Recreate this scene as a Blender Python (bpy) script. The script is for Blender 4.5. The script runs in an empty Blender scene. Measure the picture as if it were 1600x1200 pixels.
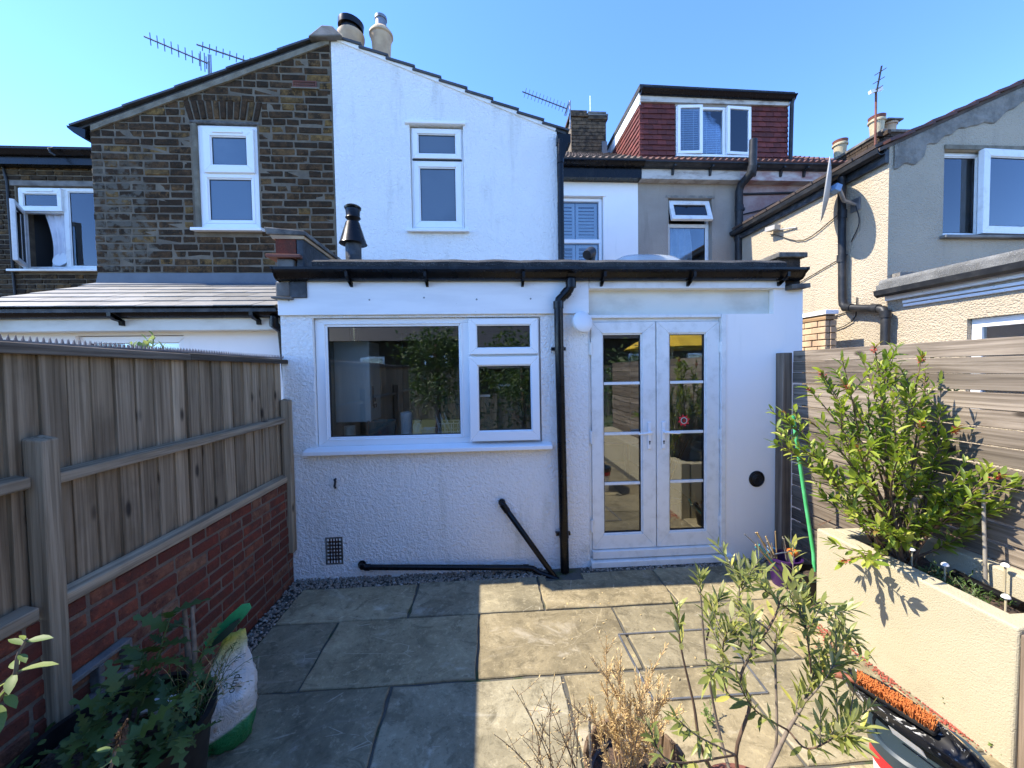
import bpy, bmesh, math, random
from mathutils import Vector, Matrix, Euler, noise as mnoise
R = math.radians
PI = math.pi
scene = bpy.context.scene
COL = scene.collection

# ---------------------------------------------------------------- camera
cam_d = bpy.data.cameras.new('camera')
cam = bpy.data.objects.new('camera', cam_d)
COL.objects.link(cam)
cam_d.sensor_width = 36.0
cam_d.lens = 606.67 / 1600 * 36.0
cam_d.clip_start = 0.02
cam_d.clip_end = 3000
YAW, PITCH, ROLL = .0627906, -.0346163, -.0158301
fw = Vector((math.sin(YAW) * math.cos(PITCH), math.cos(YAW) * math.cos(PITCH), math.sin(PITCH)))
rt = Vector((math.cos(YAW), -math.sin(YAW), 0))
up = rt.cross(fw)
r2 = math.cos(ROLL) * rt + math.sin(ROLL) * up
u2 = -math.sin(ROLL) * rt + math.cos(ROLL) * up
cam.matrix_world = Matrix(((r2.x, u2.x, -fw.x, 0), (r2.y, u2.y, -fw.y, -3.352), (r2.z, u2.z, -fw.z, 1.751), (0, 0, 0, 1)))
scene.camera = cam

# ---------------------------------------------------------------- sky, sun, exposure
SUN = Vector((-.84, .08, 1.0)).normalized()          # towards the sun
world = bpy.data.worlds.new('World')
scene.world = world
world.use_nodes = True
wn = world.node_tree
sky = wn.nodes.new('ShaderNodeTexSky')
sky.sky_type = 'NISHITA'
sky.sun_disc = False
sky.sun_elevation = math.asin(SUN.z)
sky.sun_rotation = math.atan2(SUN.x, SUN.y)
sky.altitude = 800
sky.air_density = 0.65
sky.dust_density = 0.0
sky.ozone_density = 3.0
hs = wn.nodes.new('ShaderNodeHueSaturation')
hs.inputs['Hue'].default_value = 0.506
hs.inputs['Saturation'].default_value = 1.15
wn.links.new(sky.outputs[0], hs.inputs['Color'])
wn.links.new(hs.outputs[0], wn.nodes['Background'].inputs[0])
wn.nodes['Background'].inputs[1].default_value = 0.15
sun_d = bpy.data.lights.new('sun', 'SUN')
sun_d.energy = 2.3
sun_d.angle = R(0.53)
sun_d.color = (1.0, 0.91, 0.76)
sun = bpy.data.objects.new('sun', sun_d)
COL.objects.link(sun)
sun.rotation_euler = SUN.to_track_quat('Z', 'Y').to_euler()
vs = scene.view_settings
vs.view_transform = 'Standard'
vs.look = 'None'
vs.exposure = 2.26
vs.gamma = 1.0
vs.use_curve_mapping = False

# ---------------------------------------------------------------- helpers
def cr(a, b):
    return Vector(a).cross(Vector(b))

class MB:
    """collects shapes and links them as ONE mesh object"""
    def __init__(s):
        s.v = []; s.f = []
    def add(s, vs_, fs):
        o = len(s.v)
        s.v += [tuple(p) for p in vs_]
        s.f += [tuple(i + o for i in f) for f in fs]
        return s
    def hexa(s, p):
        return s.add(p, [(0, 3, 2, 1), (4, 5, 6, 7), (0, 1, 5, 4), (1, 2, 6, 5), (2, 3, 7, 6), (3, 0, 4, 7)])
    def box(s, x0, x1, y0, y1, z0, z1):
        return s.hexa([(x0, y0, z0), (x1, y0, z0), (x1, y1, z0), (x0, y1, z0), (x0, y0, z1), (x1, y0, z1), (x1, y1, z1), (x0, y1, z1)])
    def obox(s, c, size, rot=(0, 0, 0)):
        m = Euler(rot).to_matrix(); c = Vector(c); a, b, d = [q / 2 for q in size]
        return s.hexa([c + m @ Vector(p) for p in ((-a, -b, -d), (a, -b, -d), (a, b, -d), (-a, b, -d), (-a, -b, d), (a, -b, d), (a, b, d), (-a, b, d))])
    def beam(s, a, b, w, h, upv=(0, 0, 1)):
        a = Vector(a); b = Vector(b); d = (b - a).normalized()
        x = d.cross(Vector(upv)).normalized() * (w / 2); y = x.cross(d).normalized() * (h / 2)
        return s.hexa([a - x - y, a + x - y, b + x - y, b - x - y, a - x + y, a + x + y, b + x + y, b - x + y])
    def prism(s, poly, vec):
        n = len(poly); vec = Vector(vec)
        p = [Vector(q) for q in poly]
        return s.add(p + [q + vec for q in p], [tuple(range(n - 1, -1, -1)), tuple(range(n, 2 * n))] + [(i, (i + 1) % n, n + (i + 1) % n, n + i) for i in range(n)])
    def tube(s, pts, r, n=10, caps=True):
        pts = [Vector(p) for p in pts]
        rs = r if isinstance(r, (list, tuple)) else [r] * len(pts)
        d0 = (pts[1] - pts[0]).normalized()
        x = d0.cross(Vector((0, 0, 1)))
        if x.length < 1e-3: x = d0.cross(Vector((0, 1, 0)))
        x.normalize(); o = len(s.v)
        for i, p in enumerate(pts):
            d = (pts[min(i + 1, len(pts) - 1)] - pts[max(i - 1, 0)]).normalized()
            x = (x - d * x.dot(d))
            if x.length < 1e-6: x = d.orthogonal()
            x.normalize()
            y = d.cross(x)
            # widen at bends so that the tube keeps its thickness
            k = 1.0
            if 0 < i < len(pts) - 1:
                c = (pts[i] - pts[i - 1]).normalized().dot((pts[i + 1] - pts[i]).normalized())
                k = 1 / max(.6, math.sqrt(max(.05, (1 + c) / 2)))
            for j in range(n):
                a = 2 * PI * j / n
                s.v.append(tuple(p + (x * math.cos(a) + y * math.sin(a)) * rs[i] * (k if i else 1)))
        for i in range(len(pts) - 1):
            for j in range(n):
                a = o + i * n + j; b = o + i * n + (j + 1) % n
                s.f.append((a, b, b + n, a + n))
        if caps:
            s.f.append(tuple(o + j for j in range(n - 1, -1, -1)))
            e = o + (len(pts) - 1) * n
            s.f.append(tuple(e + j for j in range(n)))
        return s
    def lathe(s, prof, c=(0, 0, 0), n=24, rot=(0, 0, 0)):
        m = Euler(rot).to_matrix(); c = Vector(c); o = len(s.v)
        for r_, z in prof:
            for j in range(n):
                a = 2 * PI * j / n
                s.v.append(tuple(c + m @ Vector((r_ * math.cos(a), r_ * math.sin(a), z))))
        for i in range(len(prof) - 1):
            for j in range(n):
                a = o + i * n + j; b = o + i * n + (j + 1) % n
                s.f.append((a, b, b + n, a + n))
        s.f.append(tuple(o + j for j in range(n - 1, -1, -1)))
        e = o + (len(prof) - 1) * n
        s.f.append(tuple(e + j for j in range(n)))
        return s
    def mitre(s, x0, x1, z0, z1, w, y0, y1, m=None):
        """rectangular frame in the XZ plane from four mitred lengths; w = width or (left, right, bottom, top)"""
        l, r_, b, t = w if isinstance(w, tuple) else (w, w, w, w)
        O = [(x0, z0), (x1, z0), (x1, z1), (x0, z1)]
        I = [(x0 + l, z0 + b), (x1 - r_, z0 + b), (x1 - r_, z1 - t), (x0 + l, z1 - t)]
        for k in range(4):
            q = [O[k], O[(k + 1) % 4], I[(k + 1) % 4], I[k]]
            pts = [(x, y0, z) for x, z in q] + [(x, y1, z) for x, z in q]
            if m: pts = [m @ Vector(p) for p in pts]
            s.hexa(pts)
        return s
    def build(s, name, mat_, parent=None, bevel=0, smooth=False, seg=2, recalc=True, mats=None):
        me = bpy.data.meshes.new(name)
        me.from_pydata(s.v, [], s.f)
        if recalc:
            bm = bmesh.new(); bm.from_mesh(me)
            bmesh.ops.recalc_face_normals(bm, faces=bm.faces)
            bm.to_mesh(me); bm.free()
        if smooth:
            me.shade_smooth(); me.set_sharp_from_angle(angle=R(smooth if smooth is not True else 38))
        me.materials.append(MAT[mat_])
        o = bpy.data.objects.new(name, me)
        COL.objects.link(o)
        if parent: attach(o, parent)
        if bevel:
            md = o.modifiers.new('bevel', 'BEVEL'); md.width = bevel; md.segments = seg; md.limit_method = 'ANGLE'; md.angle_limit = R(40)
        return o

def attach(o, parent):
    """parent o, keeping it where it stands (parts keep world coordinates, roots are only translated)"""
    o.parent = parent
    if parent.type == 'EMPTY':
        o.matrix_parent_inverse = Matrix.Translation(-Vector(parent.location))
    elif 'mw' in parent:
        o.matrix_parent_inverse = Matrix([parent['mw'][i * 4:i * 4 + 4] for i in range(4)]).inverted()

def tag(o, label=None, cat=None, group=None, kind=None):
    if label: o['label'] = label
    if cat: o['category'] = cat
    if group: o['group'] = group
    if kind: o['kind'] = kind
    return o

def thing(name, label, cat, loc=(0, 0, 0), group=None):
    o = bpy.data.objects.new(name, None); COL.objects.link(o)
    o.location = loc; o.empty_display_size = .1
    return tag(o, label, cat, group)

def inst(name, me, mw, parent):
    """one more object on a shared mesh, at matrix mw"""
    o = bpy.data.objects.new(name, me); COL.objects.link(o)
    o.matrix_world = mw
    loc, q, sc = mw.decompose()
    o.location = loc; o.rotation_mode = 'QUATERNION'; o.rotation_quaternion = q; o.scale = sc
    attach(o, parent)
    return o

def mesh_only(mb, name, mat_, smooth=False):
    o = mb.build(name, mat_, smooth=smooth)
    me = o.data; bpy.data.objects.remove(o)
    return me

def catmull(P, n=5):
    P = [Vector(p) for p in P]; out = []
    Q = [P[0] * 2 - P[1]] + P + [P[-1] * 2 - P[-2]]
    for i in range(1, len(Q) - 2):
        for k in range(n):
            t = k / n; a, b, c, d = Q[i - 1], Q[i], Q[i + 1], Q[i + 2]
            out.append(.5 * ((2 * b) + (c - a) * t + (2 * a - 5 * b + 4 * c - d) * t * t + (3 * b - a - 3 * c + d) * t ** 3))
    out.append(P[-1]); return out

# ---------------------------------------------------------------- materials
MAT = {}
class NB:
    """a node material under construction"""
    def __init__(s, name):
        s.m = bpy.data.materials.new(name); s.m.use_nodes = True
        s.t = s.m.node_tree; s.b = s.t.nodes['Principled BSDF']; MAT[name] = s.m
        s.tc = s.n('ShaderNodeTexCoord'); s.P = s.tc.outputs['Object']
    def n(s, kind, **kw):
        nd = s.t.nodes.new(kind)
        for k, v in kw.items():
            if hasattr(nd, k): setattr(nd, k, v)
            else: nd.inputs[k].default_value = v
        return nd
    def l(s, a, b): s.t.links.new(a, b)
    def shift(s, amt=31.7):
        """per-object offset of the texture space"""
        oi = s.n('ShaderNodeObjectInfo'); s.rand = oi.outputs['Random']
        a = s.n('ShaderNodeMath', operation='MULTIPLY'); s.l(s.rand, a.inputs[0]); a.inputs[1].default_value = amt
        v = s.n('ShaderNodeVectorMath', operation='ADD'); s.l(s.P, v.inputs[0]); s.l(a.outputs[0], v.inputs[1]); s.P = v.outputs[0]
        return s
    def stretch(s, sc, P=None):
        mp = s.n('ShaderNodeMapping'); mp.inputs['Scale'].default_value = sc; s.l(P or s.P, mp.inputs['Vector']); return mp.outputs[0]
    def noise(s, scale, detail=4, rough=.55, P=None, dist=0.0):
        nd = s.n('ShaderNodeTexNoise'); nd.inputs['Scale'].default_value = scale; nd.inputs['Detail'].default_value = detail
        nd.inputs['Roughness'].default_value = rough; nd.inputs['Distortion'].default_value = dist
        s.l(P or s.P, nd.inputs['Vector']); return nd.outputs['Fac']
    def voro(s, scale, P=None, feature='F1', rnd=1.0):
        nd = s.n('ShaderNodeTexVoronoi'); nd.feature = feature; nd.inputs['Scale'].default_value = scale; nd.inputs['Randomness'].default_value = rnd
        s.l(P or s.P, nd.inputs['Vector']); return nd.outputs['Distance']
    def ramp(s, fac, stops):
        nd = s.n('ShaderNodeValToRGB'); e = nd.color_ramp.elements
        while len(e) < len(stops): e.new(.5)
        for q, (p, c) in zip(e, stops):
            q.position = p; q.color = (*c, 1) if len(c) == 3 else c
        s.l(fac, nd.inputs[0]); return nd.outputs[0]
    def bw(s, fac, a, b):
        nd = s.n('ShaderNodeMapRange'); nd.inputs[1].default_value = a; nd.inputs[2].default_value = b; nd.interpolation_type = 'SMOOTHSTEP'
        s.l(fac, nd.inputs[0]); return nd.outputs[0]
    def mix(s, fac, a, b, mode='MIX'):
        nd = s.n('ShaderNodeMix', data_type='RGBA', blend_type=mode)
        for sock, v in ((nd.inputs[0], fac), (nd.inputs[6], a), (nd.inputs[7], b)):
            if isinstance(v, bpy.types.NodeSocket): s.l(v, sock)
            elif isinstance(v, (tuple, list)): sock.default_value = (*v, 1)
            else: sock.default_value = v
        return nd.outputs[2]
    def math(s, op, a, b=0.0):
        nd = s.n('ShaderNodeMath', operation=op)
        for sock, v in ((nd.inputs[0], a), (nd.inputs[1], b)):
            if isinstance(v, bpy.types.NodeSocket): s.l(v, sock)
            else: sock.default_value = v
        return nd.outputs[0]
    def col(s, c):
        if isinstance(c, tuple): s.b.inputs['Base Color'].default_value = (*c, 1)
        else: s.l(c, s.b.inputs['Base Color'])
        return s
    def rough(s, v):
        if isinstance(v, (int, float)): s.b.inputs['Roughness'].default_value = v
        else: s.l(v, s.b.inputs['Roughness'])
        return s
    def bump(s, h, strength=.5, dist=.01):
        nd = s.n('ShaderNodeBump'); nd.inputs['Strength'].default_value = strength; nd.inputs['Distance'].default_value = dist
        s.l(h, nd.inputs['Height'])
        if s.b.inputs['Normal'].is_linked: s.l(s.b.inputs['Normal'].links[0].from_socket, nd.inputs['Normal'])
        s.l(nd.outputs[0], s.b.inputs['Normal']); return s
    def spec(s, v): s.b.inputs['Specular IOR Level'].default_value = v; return s
    def sep(s, sock=None):
        nd = s.n('ShaderNodeSeparateXYZ'); s.l(sock or s.P, nd.inputs[0]); return nd.outputs

def simple(name, c, rough=.5, c2=None, vs_=6, bump=0, bs=60, metal=0, shift=False, spec=.5, rnd=0):
    k = NB(name)
    if shift or rnd: k.shift()
    c_ = c
    if c2:
        c_ = k.mix(k.bw(k.noise(vs_, 5), .35, .65), c, c2)
    if rnd:
        f = k.math('ADD', k.math('MULTIPLY', k.rand, rnd), 1 - rnd / 2)
        c_ = k.mix(1.0, c_, f, 'MULTIPLY')
    k.col(c_).rough(rough).spec(spec)
    if bump: k.bump(k.noise(bs, 4), bump, .004)
    k.b.inputs['Metallic'].default_value = metal
    return k

# white roughcast (painted), shared by the extension and the gable
k = NB('roughcast_white')
n1 = k.noise(36, 3, .6, dist=.6); n2 = k.noise(85, 2); n3 = k.noise(1.3, 4)
h = k.math('ADD', k.math('MULTIPLY', n1, 1.0), k.math('MULTIPLY', n2, .35))
st = k.noise(2.2, 6, .6, P=k.stretch((3, 3, .5)))
gr = k.bw(k.noise(1.9, 6, .65), .60, .78)
c = k.mix(k.bw(n3, .3, .7), (.90, .87, .82), (.94, .91, .86))
c = k.mix(k.math('MULTIPLY', k.bw(st, .53, .72), .38), c, (.62, .60, .52))
c = k.mix(k.math('MULTIPLY', gr, .45), c, (.48, .48, .42))
k.col(c).rough(.75).spec(.3); k.bump(h, 1.0, .022); k.bump(k.noise(5, 4), .25, .02)
# smooth painted render
k = NB('render_white')
n3 = k.noise(1.1, 5); st = k.noise(3, 6, .6, P=k.stretch((4, 4, .4)))
c = k.mix(k.bw(n3, .3, .7), (.89, .86, .815), (.93, .90, .855))
c = k.mix(k.math('MULTIPLY', k.bw(st, .55, .8), .22), c, (.6, .6, .56))
k.col(c).rough(.6).spec(.3); k.bump(k.noise(14, 5), .35, .006); k.bump(k.noise(120, 2), .15, .002)
# upvc
k = NB('upvc'); st = k.noise(4, 6, .6)
k.col(k.mix(k.math('MULTIPLY', k.bw(st, .5, .8), .3), (.88, .87, .85), (.74, .73, .69))).rough(.32)
k = NB('upvc_old'); st = k.noise(9, 6, .65)
k.col(k.mix(k.math('MULTIPLY', k.bw(st, .45, .75), .5), (.80, .80, .77), (.5, .49, .44))).rough(.42)
k = NB('painted_board'); st = k.noise(2, 5, P=k.stretch((1, 1, 6))); sp = k.noise(38, 2)
c = k.mix(k.bw(st, .35, .7), (.87, .865, .845), (.79, .785, .77)); c = k.mix(k.math('MULTIPLY', k.bw(sp, .70, .78), .7), c, (.28, .28, .26))
k.col(c).rough(.5); k.bump(k.noise(30, 4), .12, .003)
k = NB('cream_board'); st = k.noise(2.5, 6, P=k.stretch((1, 1, 2)))
k.col(k.mix(k.bw(st, .4, .75), (.78, .76, .66), (.60, .57, .47))).rough(.55)
simple('gasket', (.012, .012, .012), .6)
k = NB('black_plastic'); d = k.noise(7, 6, .65)
k.col(k.mix(k.bw(d, .5, .85), (.004, .004, .005), (.012, .012, .012))).rough(k.ramp(k.noise(11, 3), [(.3, (.2,) * 3), (.7, (.38,) * 3)])).spec(.28)
k = NB('grey_plastic'); d = k.noise(7, 6, .65)
k.col(k.mix(k.bw(d, .4, .8), (.014, .016, .019), (.045, .045, .045))).rough(.45).spec(.3)
# roofing felt with mineral chips
k = NB('felt'); sp = k.noise(190, 2); n = k.noise(5, 6)
c = k.mix(k.bw(n, .35, .7), (.018, .018, .019), (.05, .05, .048)); c = k.mix(k.bw(sp, .60, .72), c, (.30, .30, .29))
k.col(c).rough(.9); k.bump(k.noise(120, 3), .9, .012)
k = NB('felt_grey'); sp = k.noise(160, 2); n = k.noise(4, 6)
c = k.mix(k.bw(n, .35, .7), (.10, .10, .095), (.2, .2, .19)); c = k.mix(k.bw(sp, .58, .72), c, (.4, .4, .38))
k.col(c).rough(.9); k.bump(k.noise(120, 3), .9, .012)
k = NB('lead'); n = k.noise(5, 5)
k.col(k.mix(n, (.06, .07, .085), (.14, .155, .175))).rough(.5)
# london stock brick, sooty, with cement smeared over the left of the gable
def brick_mat(name, stops, soot, smear=False, bs=.9):
    k = NB(name); Pw = k.P
    geo = k.n('ShaderNodeNewGeometry').outputs['Position']
    k.shift(17.3)
    base = k.ramp(k.rand, stops)
    n = k.noise(9, 6, .65); n2 = k.noise(40, 4, .6)
    c = k.mix(k.bw(n, .32, .66), base, soot)
    c = k.mix(k.math('MULTIPLY', k.bw(n2, .52, .75), .6), c, k.mix(1.0, base, (1.7, 1.6, 1.45), 'MULTIPLY'))
    c = k.mix(k.math('MULTIPLY', k.bw(k.noise(70, 3), .60, .75), .5), c, (.015, .012, .01))
    if smear:
        o = k.sep(geo)
        rx = k.bw(o[0], -3.25, -4.15); rz = k.bw(o[2], 4.35, 3.9)
        nm = k.noise(3.2, 5, .6, P=geo)
        msk = k.bw(k.math('ADD', k.math('MULTIPLY', rx, .42), nm), .70, .80)
        msk = k.math('MULTIPLY', k.math('MULTIPLY', msk, rz), k.bw(k.noise(14, 4, P=geo), .42, .58))
        c = k.mix(k.math('MULTIPLY', msk, .8), c, (.135, .118, .088))
    k.col(c).rough(.9).spec(.2)
    k.bump(k.math('ADD', k.noise(26, 5, .6), k.noise(75, 4)), bs, .011)
brick_mat('stock_brick', [(0, (0.040, 0.022, 0.011)), (.35, (0.075, 0.040, 0.018)), (.65, (0.109, 0.058, 0.025)), (.86, (0.158, 0.087, 0.034)), (1, (0.220, 0.127, 0.039))], (0.029, 0.019, 0.010), smear=True)
brick_mat('stock_brick_far', [(0, (0.038, 0.025, 0.015)), (.5, (0.076, 0.047, 0.023)), (.8, (0.129, 0.080, 0.034)), (1, (0.191, 0.106, 0.039))], (0.027, 0.019, 0.012))
brick_mat('red_brick', [(0, (0.131, 0.035, 0.023)), (.35, (0.184, 0.044, 0.026)), (.6, (0.227, 0.055, 0.031)), (.8, (0.262, 0.085, 0.044)), (1, (0.246, 0.131, 0.075))], (0.114, 0.042, 0.028), bs=.45)
brick_mat('old_brick', [(0, (0.048, 0.036, 0.026)), (.5, (0.104, 0.068, 0.044)), (1, (0.160, 0.112, 0.068))], (0.032, 0.026, 0.021))
k = NB('mortar'); n = k.noise(6, 5)
k.col(k.mix(k.bw(n, .3, .7), (.195, .156, .106), (.120, .095, .065))).rough(.95).bump(k.noise(55, 4), .9, .01)
k = NB('mortar_pale'); n = k.noise(6, 5)
k.col(k.mix(k.bw(n, .3, .7), (.20, .15, .105), (.12, .085, .06))).rough(.95).bump(k.noise(55, 4), .9, .01)
k = NB('cement'); n = k.noise(7, 6)
k.col(k.mix(k.bw(n, .3, .7), (.24, .205, .145), (.145, .122, .085))).rough(.95).bump(k.noise(45, 5), 1, .012)
k = NB('concrete'); n = k.noise(6, 6)
k.col(k.mix(k.bw(n, .3, .7), (0.225, 0.210, 0.188), (0.112, 0.105, 0.094))).rough(.95).bump(k.noise(70, 4), .7, .008)
k = NB('concrete_dark'); n = k.noise(9, 6)
k.col(k.mix(k.bw(n, .35, .65), (.07, .065, .06), (.18, .165, .14))).rough(.95).bump(k.noise(70, 4), .7, .008)
k = NB('tar'); n = k.noise(9, 6)
k.col(k.mix(k.bw(n, .4, .7), (.022, .026, .030), (.07, .075, .08))).rough(.6).bump(k.noise(30, 4), .7, .012)
# pebbledash of the right hand house
k = NB('pebbledash'); v = k.voro(58); n = k.noise(34, 3); n3 = k.noise(.9, 5); st = k.noise(2.5, 5, P=k.stretch((2, 2, .3)))
c = k.mix(k.bw(n3, .3, .7), (0.467, 0.392, 0.288), (0.403, 0.341, 0.253)); c = k.mix(k.math('MULTIPLY', k.bw(st, .55, .75), .35), c, (0.290, 0.251, 0.195))
k.col(c).rough(.95).spec(.15); k.bump(k.math('SUBTRACT', n, k.math('MULTIPLY', v, .7)), .7, .020)
k = NB('pebbledash_grey'); v = k.voro(38); n = k.noise(20, 3); n3 = k.noise(1.5, 6)
k.col(k.mix(k.bw(n3, .3, .7), (.31, .275, .225), (.24, .215, .18))).rough(.95).spec(.15); k.bump(k.math('SUBTRACT', n, v), .9, .035)
k = NB('render_patch'); n3 = k.noise(5, 7, .7)
k.col(k.mix(k.bw(n3, .35, .65), (.17, .155, .13), (.30, .27, .225))).rough(.95); k.bump(k.noise(18, 6, .65), 1.0, .03)
k = NB('render_beige'); n3 = k.noise(1.5, 6); st = k.noise(4, 5, P=k.stretch((3, 3, .3)))
c = k.mix(k.bw(n3, .3, .7), (0.289, 0.246, 0.200), (0.357, 0.310, 0.251)); c = k.mix(k.math('MULTIPLY', k.bw(st, .5, .75), .4), c, (0.204, 0.170, 0.136))
k.col(c).rough(.95); k.bump(k.noise(45, 4), .8, .015)
k = NB('render_pink'); n3 = k.noise(2.5, 7, .65)
k.col(k.mix(k.bw(n3, .35, .65), (0.289, 0.170, 0.149), (0.391, 0.297, 0.264))).rough(.95); k.bump(k.noise(45, 4), .7, .015)
k = NB('fascia_stained'); n = k.noise(3, 7, .65, P=k.stretch((1, 1, 3)))
k.col(k.mix(k.bw(n, .42, .68), (0.527, 0.493, 0.442), (0.255, 0.208, 0.170))).rough(.7)
k = NB('fascia_pink'); n = k.noise(3, 7, .65, P=k.stretch((1, 1, 3)))
k.col(k.mix(k.bw(n, .36, .66), (0.510, 0.476, 0.442), (0.340, 0.204, 0.187))).rough(.7)
# roof coverings
def tilem(name, a, b, rough=.8, rv=.35):
    k = NB(name); k.shift(13.1); n = k.noise(7, 6, .65)
    c = k.mix(k.bw(n, .3, .7), a, b)
    f = k.math('ADD', k.math('MULTIPLY', k.rand, rv), 1 - rv / 2); c = k.mix(1.0, c, f, 'MULTIPLY')
    k.col(c).rough(rough); k.bump(k.noise(60, 4), .4, .006)
tilem('clay_tile', (0.149, 0.028, 0.021), (0.097, 0.019, 0.014), .75, .6)
tilem('brown_tile', (0.132, 0.095, 0.075), (0.070, 0.054, 0.045), .9)
tilem('red_pantile', (0.128, 0.049, 0.038), (0.068, 0.032, 0.028), .75)
tilem('slate', (0.034, 0.034, 0.038), (0.064, 0.062, 0.061), .55)
tilem('pale_slate', (0.194, 0.187, 0.173), (0.140, 0.136, 0.126), .6, .5)
# timber
def wood(name, axis, dark, mid, pale, knots=True, grey=0.0):
    k = NB(name); k.shift(41.0)
    ax = {'x': 0, 'y': 1, 'z': 2}[axis]
    sc = [9.0, 9.0, 9.0]; sc[ax] = .55
    P1 = k.stretch(tuple(sc)); n = k.noise(1.0, 6, .62, P=P1, dist=1.6)
    sc2 = [70.0, 70.0, 70.0]; sc2[ax] = 1.6
    fine = k.noise(1.0, 4, .6, P=k.stretch(tuple(sc2)))
    blot = k.noise(2.4, 5, .6)
    c = k.ramp(n, [(.28, dark), (.5, mid), (.74, pale)])
    c = k.mix(k.math('MULTIPLY', k.bw(fine, .40, .66), .68), c, k.mix(1.0, c, (.42, .40, .38), 'MULTIPLY'))
    c = k.mix(k.math('MULTIPLY', k.bw(blot, .5, .75), .55), c, k.mix(1.0, c, (.5, .49, .48), 'MULTIPLY'))
    f = k.math('ADD', k.math('MULTIPLY', k.rand, .60), .72); c = k.mix(1.0, c, f, 'MULTIPLY')
    if knots:
        s3 = [8.0, 8.0, 8.0]; s3[ax] = 3.6
        v = k.voro(1.0, P=k.stretch(tuple(s3)))
        c = k.mix(k.math('MULTIPLY', k.bw(v, .20, .07), .85), c, (.022, .016, .012))
    k.col(c).rough(.85).spec(.2); k.bump(fine, .55, .004); k.bump(n, .3, .005)
wood('fence_board', 'z', (0.180, 0.127, 0.077), (0.314, 0.229, 0.141), (0.453, 0.342, 0.224))
wood('fence_rail', 'y', (0.201, 0.147, 0.095), (0.347, 0.265, 0.172), (0.495, 0.387, 0.262))
wood('fence_post', 'z', (0.201, 0.147, 0.092), (0.334, 0.254, 0.163), (0.467, 0.369, 0.249))
wood('fence_cap', 'y', (0.054, 0.042, 0.032), (0.109, 0.086, 0.064), (0.188, 0.154, 0.114), knots=False)
wood('slat', 'y', (0.102, 0.079, 0.059), (0.196, 0.160, 0.122), (0.312, 0.261, 0.205))
wood('slat_post', 'z', (0.150, 0.115, 0.084), (0.270, 0.207, 0.151), (0.451, 0.354, 0.259), knots=False)
wood('barrel_wood', 'z', (.10, .065, .04), (.2, .135, .085), (.30, .21, .14), knots=False)
wood('bare_timber', 'y', (.3, .18, .09), (.42, .27, .14), (.5, .34, .19), knots=False)
# sandstone paving
k = NB('sandstone'); Pw = k.P; k.shift(23.0)
n = k.noise(1.9, 8, .66, dist=.7); n2 = k.noise(6, 8, .72, dist=1.0); n3 = k.noise(26, 7, .76); n4 = k.noise(90, 4, .65)
c = k.ramp(n, [(.30, (.105, .096, .070)), (.46, (.190, .172, .124)), (.58, (.235, .213, .155)), (.72, (.310, .290, .225))])
c = k.mix(k.math('MULTIPLY', k.bw(n2, .50, .64), .75), c, (.105, .094, .066))
c = k.mix(k.math('MULTIPLY', k.bw(n2, .44, .34), .55), c, (.330, .300, .215))
c = k.mix(k.math('MULTIPLY', k.bw(n3, .53, .68), .5), c, (.400, .370, .285))
c = k.mix(k.math('MULTIPLY', k.bw(n3, .46, .34), .45), c, (.080, .073, .052))
c = k.mix(k.math('MULTIPLY', k.bw(n4, .60, .72), .6), c, (.062, .058, .044))
stn = k.bw(k.noise(1.5, 6, .65, P=k.stretch((1, 1.7, 1)), dist=1.2), .58, .70)
c = k.mix(k.math('MULTIPLY', stn, .6), c, (.360, .350, .320))
sc_ = k.voro(2.2, P=k.stretch((1, 2.2, 1)), feature='DISTANCE_TO_EDGE')
c = k.mix(k.math('MULTIPLY', k.math('MULTIPLY', k.bw(sc_, .010, .0), k.bw(k.noise(5, 4), .52, .6)), .5), c, (.46, .44, .38))
hue = k.mix(k.rand, (1.02, 1.0, .93), (1.12, 1.0, .80)); c = k.mix(1.0, c, hue, 'MULTIPLY')
f = k.math('ADD', k.math('MULTIPLY', k.math('FRACT', k.math('MULTIPLY', k.rand, 5.7)), .55), .74); c = k.mix(1.0, c, f, 'MULTIPLY'); c = k.mix(1.0, c, (1.22, 1.21, 1.18), 'MULTIPLY')
k.col(c).rough(.82).spec(.3); k.bump(n2, .45, .014); k.bump(k.noise(30, 5, .7), .45, .005)
k = NB('joint_mortar'); k.col(k.mix(k.bw(k.noise(5, 5), .55, .66), k.mix(k.noise(9, 5), (.045, .043, .036), (.12, .112, .09)), (.045, .062, .022))).rough(.95).bump(k.noise(80, 3), .6, .006)
k = NB('earth'); k.col(k.mix(k.noise(5, 6), (.045, .034, .024), (.10, .078, .055))).rough(1.0).bump(k.noise(30, 5), 1, .03)
k = NB('soil'); k.col(k.mix(k.bw(k.noise(40, 4), .4, .65), (.030, .022, .016), (.10, .062, .042))).rough(1.0).bump(k.noise(60, 4), 1, .02)
k = NB('grass_ground'); k.col(k.mix(k.noise(3, 6), (.045, .065, .022), (.09, .10, .04))).rough(1.0)
def pebm(name, stops):
    k = NB(name); k.shift(9.0)
    k.col(k.ramp(k.noise(30, 1), stops)).rough(.8)
pebm('pebble', [(.3, (0.144, 0.126, 0.101)), (.45, (0.302, 0.266, 0.216)), (.55, (0.216, 0.173, 0.122)), (.7, (0.418, 0.389, 0.338))])
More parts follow.
